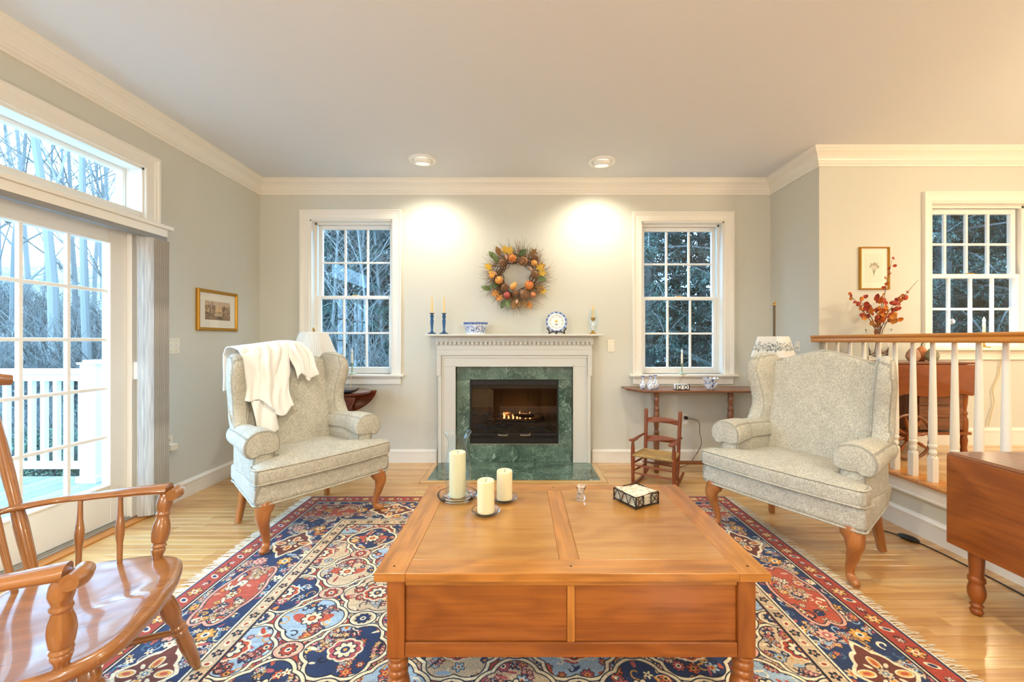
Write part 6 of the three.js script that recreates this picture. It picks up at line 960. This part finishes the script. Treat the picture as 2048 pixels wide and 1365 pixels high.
    fill(b7, CW - b7, b7, CH - b7, 2600, [col.ochre, col.beige, col.rose, col.navy, col.blue, col.cream, col.pink], [col.cream, col.blue, col.dark, col.ochre]);
    g.save(); g.beginPath(); g.rect(b7, b7, CW - 2 * b7, CH - 2 * b7); g.clip();
    const fw = CW - 2 * b7, fh = CH - 2 * b7, nx = 5, ny = 4, sx = fw / nx, sy = fh / ny;
    const kinds = [[col.blue, [col.brick, col.rose, col.navy, col.red], col.cream], [col.navy, [col.brick, col.cream, col.blue, col.ochre, col.rose], col.cream], [col.beige, [col.rose, col.navy, col.blue, col.red], col.cream]];
    for (let j = 0; j <= ny; j++) for (let i = 0; i <= nx; i++) { const k = kinds[(i + j * 2) % 3], cx = b7 + i * sx, cy = b7 + j * sy; medal(cx, cy, sx * 0.31, sy * 0.35, 6, 0.2, k[0], k[1], k[2]); path(cx, cy, sx * 0.13, sy * 0.14, 8, 0.15); g.fillStyle = pick([col.red, col.brick, col.rose]); g.fill(); g.strokeStyle = col.cream; g.lineWidth = 5; g.stroke(); flower(cx, cy, 26, 8, col.cream, col.navy, col.ochre); }
    for (let j = 0; j < ny; j++) for (let i = 0; i < nx; i++) { const cx = b7 + (i + 0.5) * sx, cy = b7 + (j + 0.5) * sy, k = kinds[(i * 2 + j + 1) % 3]; medal(cx, cy, sx * 0.26, sy * 0.3, 4, 0.24, k[0], k[1], k[2]); leaf(cx - sx * 0.1, cy, 30, 14, 0.5, col.brick); leaf(cx + sx * 0.1, cy, 30, 14, -0.5, col.brick); flower(cx, cy, 26, 8, col.cream, col.red, col.ochre); }
    for (let j = 0; j <= 2 * ny; j++) for (let i = 0; i <= 2 * nx; i++) if ((i + j) % 2) { const cx = b7 + i * sx / 2, cy = b7 + j * sy / 2; g.fillStyle = col.dark; g.beginPath(); g.ellipse(cx, cy, 37, 30, 0, 0, 7); g.fill(); g.fillStyle = j % 2 ? col.cream : col.pink; g.beginPath(); g.ellipse(cx, cy, 34, 27, 0, 0, 7); g.fill(); g.fillStyle = col.beige; g.beginPath(); g.ellipse(cx, cy, 28, 21, 0, 0, 7); g.fill(); flower(cx, cy, 19, 8, j % 2 ? col.navy : col.red, col.cream, col.navy); }
    g.restore();
    // borders, from the inside out
    const ring = (o, w, c) => { g.strokeStyle = c; g.lineWidth = w; g.strokeRect(o, o, CW - 2 * o, CH - 2 * o); };
    const band = (a, b, c) => { g.fillStyle = c; g.fillRect(a, a, CW - 2 * a, b - a); g.fillRect(a, CH - b, CW - 2 * a, b - a); g.fillRect(a, a, b - a, CH - 2 * a); g.fillRect(CW - b, a, b - a, CH - 2 * a); };
    const bandClip = (a, b) => { g.save(); g.beginPath(); g.rect(a, a, CW - 2 * a, CH - 2 * a); g.rect(b, b, CW - 2 * b, CH - 2 * b); g.clip('evenodd'); };
    band(b5, b6, col.beige); { const m = (b5 + b6) / 2, st = 34; const mot = (x, y, i) => { if (i % 2) flower(x, y, 12, 5, col.dark, col.beige, col.red); else { leaf(x, y, 12, 7, i, col.cream); leaf(x, y, 6, 4, i, col.red); } }; for (let x = m, i = 0; x < CW - m; x += st, i++) { mot(x, m, i); mot(x, CH - m, i); } for (let y = m, i = 0; y < CH - m; y += st, i++) { mot(m, y, i); mot(CW - m, y, i); } }
    ring(b5 - 2, 6, col.dark); ring(b6 + 2, 6, col.dark);
    band(b3, b4, col.navy); bandClip(b3, b4);
    fill(b3, CW - b3, b3, b4, 520, [col.ochre, col.beige, col.rose, col.blue, col.cream, col.brick], [col.blue, col.cream, col.teal]); fill(b3, CW - b3, CH - b4, CH - b3, 520, [col.ochre, col.beige, col.rose, col.blue, col.cream, col.brick], [col.blue, col.cream, col.teal]);
    fill(b3, b4, b4, CH - b4, 360, [col.ochre, col.beige, col.rose, col.blue, col.cream, col.brick], [col.blue, col.cream, col.teal]); fill(CW - b4, CW - b3, b4, CH - b4, 360, [col.ochre, col.beige, col.rose, col.blue, col.cream, col.brick], [col.blue, col.cream, col.teal]);
    const mid = (b3 + b4) / 2, hw = (b4 - b3) / 2, pal2 = [col.ochre, col.pink, col.cream, col.navy, col.beige];
    const spanX = CW - 2 * mid, spanY = CH - 2 * mid;
    for (const y of [mid, CH - mid]) for (let i = 0; i <= 6; i++) { const x = mid + spanX * i / 6; if (i % 2) { pinwheel(x, y, hw * 0.98, 0); for (const s of [-1, 1]) flower(x + s * hw * 1.45, y, 26, 8, col.ochre, col.cream, col.navy); } else medal(x, y, hw * 1.35, hw * 0.62, 6, 0.16, col.brick, pal2, col.pink, 2.6, 1.1); }
    for (const x of [mid, CW - mid]) for (let i = 1; i <= 3; i++) { const y = mid + spanY * i / 4; if (i % 2 === 0) medal(x, y, hw * 0.62, hw * 1.35, 6, 0.16, col.brick, pal2, col.pink, 2.6, 1.1); else { pinwheel(x, y, hw * 0.98, Math.PI / 2); for (const s of [-1, 1]) { flower(x + hw * 0.45, y + s * hw * 1.3, 24, 8, col.ochre, col.cream, col.navy); flower(x - hw * 0.45, y + s * hw * 1.3, 24, 8, col.pink, col.rose, col.cream); } } }
    g.restore(); ring(b3 - 3, 7, col.cream); ring(b3 + 3, 4, col.dark); ring(b4 + 1, 6, col.cream);
    band(b1, b2, col.red); bandClip(b1, b2); const q = (b1 + b2) / 2; const small = (x, y, i) => { if (i % 3 === 0) flower(x, y, 20, 6, col.ochre, col.cream, col.red); else if (i % 3 === 1) { leaf(x, y, 16, 8, 0.6, col.cream); leaf(x, y, 9, 5, 0.6, col.navy); } else { curl(x, y, 15, i, col.dark, 4); flower(x, y, 10, 5, col.pink, col.cream, col.navy); } };
    for (let x = q, i = 0; x < CW - q; x += 40, i++) { small(x, q, i); small(x, CH - q, i); } for (let y = q, i = 0; y < CH - q; y += 40, i++) { small(q, y, i); small(CW - q, y, i); } g.restore();
    ring(b2 + 2, 5, col.dark); band(0, b1, col.navy);
    // weave: fine cross rows and wool tone changes
    const im = g.getImageData(0, 0, CW, CH), d = im.data; for (let y = 0; y < CH; y++) { const band2 = 0.95 + 0.1 * hash2(0, Math.floor(y / 9), 3); for (let x = 0; x < CW; x++) { const k = band2 * (0.88 + 0.24 * hash2(x >> 1, y >> 1, 9)), o = (y * CW + x) * 4; d[o] *= k; d[o + 1] *= k; d[o + 2] *= k; } } g.putImageData(im, 0, 0);
  });
  const wool = dataTex(256, 256, (u, v) => { const n = 255 * (0.5 * hash2(Math.floor(u * 256), Math.floor(v * 256), 2) + 0.5 * fbm(u * 64, v * 64, 64, 64, 6, 2)); return [n, n, n]; }, false);
  const r = thing('oriental_rug', 'large red and navy floral oriental rug with cream fringes', 'rug', [(RUG.x0 + RUG.x1) / 2, 0, (RUG.z0 + RUG.z1) / 2]);
  const g = new THREE.BoxGeometry(W, 0.008, H, 1, 1, 1); g.translate(0, 0.0045, 0); { const p = g.attributes.position, n = g.attributes.normal, u = g.attributes.uv; for (let i = 0; i < p.count; i++) u.setXY(i, clamp(p.getX(i) / W + 0.5, 0.001, 0.999), clamp(0.5 - p.getZ(i) / H, 0.001, 0.999)); void n; }
  obj('rug_pile', g, PH({ map: tex, roughness: 1, bumpMap: withRepeat(wool, 14, 11), bumpScale: 0.002, sheen: 0.25, sheenRoughness: 0.8, sheenColor: new THREE.Color(0xffffff) }), r);
  const R = rng(6), fr = []; for (const s of [-1, 1]) { obj('selvedge', bx(s * W / 2 - 0.006, s * W / 2 + 0.008, 0.0005, 0.007, -H / 2, H / 2), S({ color: 0xe2d6bc, roughness: 1 }), r); for (let i = 0; i < 430; i++) { const z = -H / 2 + (i + 0.5) / 430 * H, L = 0.045 + R() * 0.03, dz = (R() - 0.5) * 0.03; fr.push(tube([V(s * W / 2, 0.004, z), V(s * (W / 2 + L * 0.5), 0.003 + R() * 0.004, z + dz * 0.6), V(s * (W / 2 + L), 0.0022, z + dz + (R() - 0.5) * 0.012)], [0.0017, 0.0015, 0.0012], 4, 4, { caps: false })); } }
  const fm = obj('fringe', fr, S({ color: 0xe4d9c2, roughness: 1 }), r); fm.userData.kind = 'stuff';
}

// ================= outdoors: deck, woods =================
{
  const dk = structGroup('deck', 'pale painted board deck outside the glass door', 'deck');
  const dm = [0x747a7c, 0x7c8284, 0x6c7376].map((c) => S({ color: c, roughness: 0.75 }));
  for (let i = 0; i < 30; i++) { const x = XL - WT - 0.07 - i * 0.145; const m = obj('deck_board', mapUV(plankGeo(0.137, 0.03, 4.2, 0.004), 'z', i * 0.3), dm[i % 3], dk); m.position.set(x - 0.0, -0.06, -1.72); }
  obj('joist', [bx(XL - WT - 4.4, XL - WT - 0.02, -0.3, -0.092, -3.84, -3.8), bx(XL - WT - 4.4, XL - WT - 0.02, -0.3, -0.092, -1.8, -1.76)], S({ color: 0x8a7a66, roughness: 0.9 }), dk);
  const r = thing('deck_railing', 'white deck railing with square balusters and capped post', 'railing');
  const z = -3.7, px = -3.84, rm = S({ color: 0xd2d4d4, roughness: 0.5 });
  obj('post', bx(px - 0.07, px + 0.07, -0.06, 0.99, z - 0.07, z + 0.07, 0.004), rm, r); obj('post_cap', [bx(px - 0.085, px + 0.085, 0.99, 1.01, z - 0.085, z + 0.085, 0.005), bx(px - 0.06, px + 0.06, 1.01, 1.03, z - 0.06, z + 0.06, 0.008)], rm, r); obj('post_base', bx(px - 0.09, px + 0.09, -0.06, 0.0, z - 0.09, z + 0.09, 0.006), rm, r);
  obj('top_rail', [bx(px - 3.2, px - 0.07, 0.9, 0.95, z - 0.045, z + 0.045, 0.008), bx(px - 3.2, px - 0.07, 0.84, 0.9, z - 0.02, z + 0.02, 0.003)], rm, r); obj('bottom_rail', bx(px - 3.2, px - 0.07, 0.05, 0.11, z - 0.025, z + 0.025, 0.004), rm, r);
  for (let i = 0; i < 27; i++) { const x = px - 0.12 - i * 0.113; obj('baluster', bx(x - 0.019, x + 0.019, 0.1, 0.85, z - 0.019, z + 0.019, 0.002), rm, r); }
}
{
  const gh = (x, z) => { const d = Math.hypot(x, z + 1); return -1.1 + 0.19 * Math.max(0, d - 9) + 0.35 * Math.sin(x * 0.4) * Math.cos(z * 0.33); };
  const litter = dataTex(512, 512, (u, v) => { const n = fbm(u * 60, v * 60, 60, 60, 5, 3), b = fbm(u * 8, v * 8, 8, 8, 15, 3); const k = 0.6 + 0.8 * (n - 0.3); return mixc([140 * k, 131 * k, 119 * k], [110 * k, 116 * k, 95 * k], smooth(0.45, 0.62, b)); });
  const gg = sheet((u, v) => { const x = lerp(-42, 42, u), z = lerp(10, -44, v); return V(x, Math.min(gh(x, z), 9), z); }, 84, 60, 0, [28, 18]);
  const ground = struct('ground', gg, S({ map: litter, roughness: 1 }), 'leaf-covered wooded slope around the house', 'ground'); void ground;
  // limbs are written straight into one buffer
  class Limbs { constructor() { this.p = []; } seg(a, b, ra, rb, n) { const d = b.clone().sub(a).normalize(), u = (Math.abs(d.y) < 0.9 ? V(0, 1, 0) : V(1, 0, 0)).cross(d).normalize(), w = d.clone().cross(u); const P0 = [], P1 = []; for (let i = 0; i < n; i++) { const t = i / n * 6.2832, c = Math.cos(t), s = Math.sin(t); const o = V(u.x * c + w.x * s, u.y * c + w.y * s, u.z * c + w.z * s); P0.push([a.x + o.x * ra, a.y + o.y * ra, a.z + o.z * ra]); P1.push([b.x + o.x * rb, b.y + o.y * rb, b.z + o.z * rb]); } for (let i = 0; i < n; i++) { const j = (i + 1) % n; this.p.push(...P0[i], ...P0[j], ...P1[j], ...P0[i], ...P1[j], ...P1[i]); } } geo() { const g = new THREE.BufferGeometry(); g.setAttribute('position', new THREE.Float32BufferAttribute(this.p, 3)); g.computeVertexNormals(); g.setAttribute('uv', new THREE.Float32BufferAttribute(new Float32Array(this.p.length / 3 * 2), 2)); return g; } }
  const bark = [0x6a6763, 0x605d59, 0x726f6a].map((c) => S({ color: c, roughness: 1 }));
  function grow(seed, { h = 11, r = 0.14, spread = 0.7, levels = 4, kids = 5, thin = 0.6, start = 0.3 }) {
    const R = rng(seed), T = new Limbs(), B = new Limbs();
    const limb = (p, d, L, rad, lev) => {
      const n = lev === 0 ? 7 : 4; let q = p.clone(), dir = d.clone(); const pts = [];
      for (let i = 0; i < n; i++) { dir.add(V(R() - 0.5, (R() - 0.45) * 0.8, R() - 0.5).multiplyScalar(lev === 0 ? 0.12 : 0.42)).normalize(); const e = q.clone().addScaledVector(dir, L / n), ra = rad * (1 - i / n * 0.75), rb = rad * (1 - (i + 1) / n * 0.75); (lev === 0 ? T : B).seg(q, e, ra, rb, lev === 0 ? 8 : lev < 2 ? 5 : 3); q = e; pts.push([q.clone(), dir.clone(), rb, (i + 1) / n]); }
      if (lev >= levels) return;
      for (let k = 0; k < (lev === 0 ? kids * 3 : kids); k++) { const f = lev === 0 ? start + (1 - start) * R() : 0.2 + 0.8 * R(), s = pts[Math.min(n - 1, Math.floor(f * n))]; const a = R() * 6.28, nd = s[1].clone().multiplyScalar(0.75).add(V(Math.cos(a), 0.15 + R() * 0.35, Math.sin(a)).multiplyScalar(spread)).normalize(); limb(s[0], nd, L * (lev === 0 ? 0.34 : 0.52) * (0.7 + 0.6 * R()), Math.max(0.004, s[2] * thin), lev + 1); }
    };
    limb(V(0, -0.3, 0), V(0.06 * (R() - 0.5), 1, 0.06 * (R() - 0.5)).normalize(), h, r, 0);
    return [T.geo(), B.geo()];
  }
  const bareKinds = [grow(1, { h: 12, r: 0.095, levels: 4, kids: 4, thin: 0.46 }), grow(2, { h: 9, r: 0.08, levels: 4, kids: 5, spread: 0.9, start: 0.15, thin: 0.5 }), grow(3, { h: 13, r: 0.125, levels: 4, kids: 4, spread: 0.8, thin: 0.42 }), grow(4, { h: 7, r: 0.05, levels: 3, kids: 5, spread: 1.0, start: 0.1, thin: 0.5 })];
  const shrubKinds = [0, 1].map((s) => { const R = rng(50 + s), L = new Limbs(); const rec = (p, d, len, r, lev) => { const e = p.clone().addScaledVector(d, len); L.seg(p, e, r, r * 0.6, 3); if (lev >= 3) return; for (let k = 0; k < 4; k++) { const a = R() * 6.28; rec(p.clone().lerp(e, 0.35 + 0.65 * R()), d.clone().add(V(Math.cos(a), 0.1 + R() * 0.4, Math.sin(a)).multiplyScalar(0.8)).normalize(), len * 0.66, r * 0.62, lev + 1); } }; for (let i = 0; i < 10; i++) { const a = R() * 6.28; rec(V(Math.cos(a) * 0.2, -0.1, Math.sin(a) * 0.2), V(Math.cos(a) * 0.5, 1, Math.sin(a) * 0.5).normalize(), 0.8 + R() * 0.4, 0.016, 0); } return L.geo(); });
  const leafKinds = [0, 1].map((s) => { const R = rng(70 + s), p = []; for (let i = 0; i < 1500; i++) { const a = R() * 6.28, h = Math.acos(1 - 1.2 * R()), q = 0.55 + 0.45 * R(), c = V(Math.sin(h) * Math.cos(a) * 0.75 * q, Math.cos(h) * 0.7 * q + 0.35, Math.sin(h) * Math.sin(a) * 0.75 * q), t = V(R() - 0.5, R() - 0.2, R() - 0.5).normalize().multiplyScalar(0.07), w = V(R() - 0.5, R() - 0.5, R() - 0.5).normalize().multiplyScalar(0.022); const A = c, B = c.clone().add(t.clone().multiplyScalar(0.5)).add(w), C = c.clone().add(t), D = c.clone().add(t.clone().multiplyScalar(0.5)).sub(w); p.push(...A.toArray(), ...B.toArray(), ...C.toArray(), ...A.toArray(), ...C.toArray(), ...D.toArray()); } const g = new THREE.BufferGeometry(); g.setAttribute('position', new THREE.Float32BufferAttribute(p, 3)); g.computeVertexNormals(); return mapUV(g); });
  // evergreens: drooping boughs carrying flat sprays
  function evergreen(seed, h, boughs, sprays) {
    const R = rng(seed), T = new Limbs(), B = new Limbs(), p = [];
    for (let i = 0; i < 8; i++) T.seg(V(0, h * i / 8 - 0.3, 0), V(0, h * (i + 1) / 8 - 0.3, 0), 0.16 * (1 - i / 9), 0.16 * (1 - (i + 1) / 9), 8);
    for (let b = 0; b < boughs; b++) {
      const t = (b + R()) / boughs, y = h * (0.06 + 0.92 * t), L = (1 - t) * h * 0.28 + 0.35, a = b * 2.4 + R() * 0.5; let q = V(0, y, 0), d = V(Math.cos(a), 0.25 - 0.1 * R(), Math.sin(a)); const n = 5;
      for (let i = 0; i < n; i++) {
        d.y -= 0.16; const e = q.clone().addScaledVector(d.clone().normalize(), L / n); B.seg(q, e, 0.022 * (1 - i / 6), 0.022 * (1 - (i + 1) / 6), 3);
        for (let k = 0; k < sprays; k++) {
          const c0 = q.clone().lerp(e, R()), sd = R() < 0.5 ? -1 : 1, dr = V(-Math.sin(a) * sd, 0, Math.cos(a) * sd).multiplyScalar(0.8).addScaledVector(d, 0.4 + R() * 0.6).add(V((R() - .5) * 0.7, -0.1 - R() * 0.7, (R() - .5) * 0.7)).normalize(), bl = (0.2 + 0.35 * R()) * (0.45 + 0.5 * L / 2.5);
          for (let m = 0; m < 15; m++) { const c = c0.clone().addScaledVector(dr, bl * m / 15), out = dr.clone().multiplyScalar(0.6).add(V(R() - 0.5, R() - 0.55, R() - 0.5).multiplyScalar(1.3)).normalize(), len = 0.045 + 0.05 * R(), wv = V(-out.z, R() - 0.5, out.x).normalize().multiplyScalar(0.0055 + 0.004 * R()); const E = c.clone().addScaledVector(out, len); p.push(...c.clone().add(wv).toArray(), ...E.toArray(), ...c.clone().sub(wv).toArray()); }
        }
        q = e;
      }
    }
    const g = new THREE.BufferGeometry(); g.setAttribute('position', new THREE.Float32BufferAttribute(p, 3)); g.computeVertexNormals(); return [T.geo(), B.geo(), mapUV(g)];
  }
  const evKinds = [evergreen(5, 9, 130, 13), evergreen(6, 7, 110, 13)];
  const needleM = S({ color: 0x394a40, roughness: 0.9 });
  const put = (o, x, z, s, t) => { o.position.set(x, gh(x, z), z); o.scale.setScalar(s); o.rotation.y = t; };
  const R = rng(99), rr = (a, b) => a + (b - a) * R();
  const bare = (x, z, k, s, label, group) => { const o = thing('bare_tree', label, 'tree', [0, 0, 0], 0, group); obj('trunk', bareKinds[k][0], bark[k % 3], o); const b = obj('branches', bareKinds[k][1], bark[k % 3], o); b.userData.kind = 'stuff'; put(o, x, z, s, R() * 6); };
  // beyond the deck
  for (const [px, d, k, s] of [[108, 9, 2, 0.9], [182, 8, 0, 0.85], [20, 11, 1, 1], [150, 13, 1, 1.1], [-40, 9, 0, 0.9], [205, 12, 3, 1.1], [60, 16, 0, 1], [0, 17, 3, 1.4], [185, 18, 1, 1.2], [130, 22, 1, 1.3], [90, 26, 0, 1.2], [225, 15, 0, 1], [40, 24, 2, 1], [205, 25, 1, 1.5], [-90, 15, 1, 1.1]]) bare((px - CX) / FOC * d, -d, k, s, 'bare leafless tree in the woods beyond the deck', 'bare trees beyond the deck');
  // behind the fireplace wall, seen through the sash window by the lamp
  for (const [u, d, k, s] of [[-0.46, 7.5, 3, 0.8], [-0.40, 8, 3, 0.9], [-0.34, 8, 3, 0.9], [-0.465, 12, 0, 0.9], [-0.43, 11, 1, 1.0], [-0.36, 10, 1, 0.9], [-0.31, 9, 3, 1], [-0.53, 9, 1, 1], [-0.37, 6.8, 3, 0.7]]) bare(u * d, -d, k, s, 'bare leafless tree behind the fireplace wall', 'bare trees behind the fireplace wall');
  const ever = (x, z, k, s, m, label, group) => { const o = thing('evergreen_tree', label, 'tree', [0, 0, 0], 0, group); obj('trunk', evKinds[k][0], bark[1], o); const b = obj('boughs', evKinds[k][1], bark[1], o); b.userData.kind = 'stuff'; const n = obj('needles', evKinds[k][2], m, o); n.userData.kind = 'stuff'; put(o, x, z, s, R() * 6); };
  for (const [u, d, k, s] of [[0.31, 7.2, 0, 1], [0.44, 7.4, 1, 1], [0.38, 10.5, 0, 1.0], [0.50, 10, 0, 1], [0.26, 10, 1, 1.2]]) ever(u * d, -d, k, s, needleM, 'dark drooping evergreen beyond the window over the narrow table', 'evergreens behind the fireplace wall');
  for (const [u, d, k, s] of [[1.03, 6.2, 0, 1], [1.14, 6.6, 1, 1.1], [1.22, 6, 0, 1], [0.98, 8, 0, 1.1], [1.1, 9, 0, 1.2], [1.3, 8, 0, 1.1]]) ever(u * d, -d, k, s, needleM, 'dark evergreen beyond the dining-area window', 'evergreens beyond the dining area');
  for (const [u, d, k, s] of [[-0.345, 8.6, 0, 0.9], [-0.42, 9.5, 1, 1.0], [-0.45, 14, 0, 1.1], [-0.30, 10, 1, 1.2], [-0.38, 13, 0, 1.1], [-0.52, 12, 0, 1.1]]) ever(u * d, -d, k, s, needleM, 'evergreen standing among the bare trees outside the lamp window', 'evergreens among the bare trees');
  // undergrowth
  for (const [name, label, n, ua, ub, da, db] of [['undergrowth', 'twiggy leafless undergrowth on the slope below the deck', 22, -1.45, -0.98, 5.2, 16], ['undergrowth', 'twiggy leafless undergrowth outside the sash window by the lamp', 18, -0.58, -0.26, 6.2, 12]]) {
    const list = []; for (let i = 0; i < n; i++) { const d = rr(da, db), x = rr(ua, ub) * d, k = rr(0.8, 1.5); list.push(shrubKinds[i % 2].clone().scale(k, k, k).rotateY(R() * 6).translate(x, gh(x, -d), -d)); }
    tag(obj(name, list, bark[1]), label, 'undergrowth', null, 'stuff');
  }
  const lm = [S({ color: 0x4c6549, roughness: 0.8 }), S({ color: 0x5f6e57, roughness: 0.8 })];
  for (let i = 0; i < 12; i++) { const d = rr(4.7, 7.5), o = thing('green_shrub', 'leafy green shrub growing just past the deck railing', 'shrub', [0, 0, 0], 0, 'green shrubs past the deck railing'); const f = obj('foliage', leafKinds[i % 2], lm[i % 2], o); f.userData.kind = 'stuff'; put(o, rr(-1.35, -1.0) * d, -d, rr(0.6, 1.0), R() * 6); }
}

renderer.render(scene, camera);
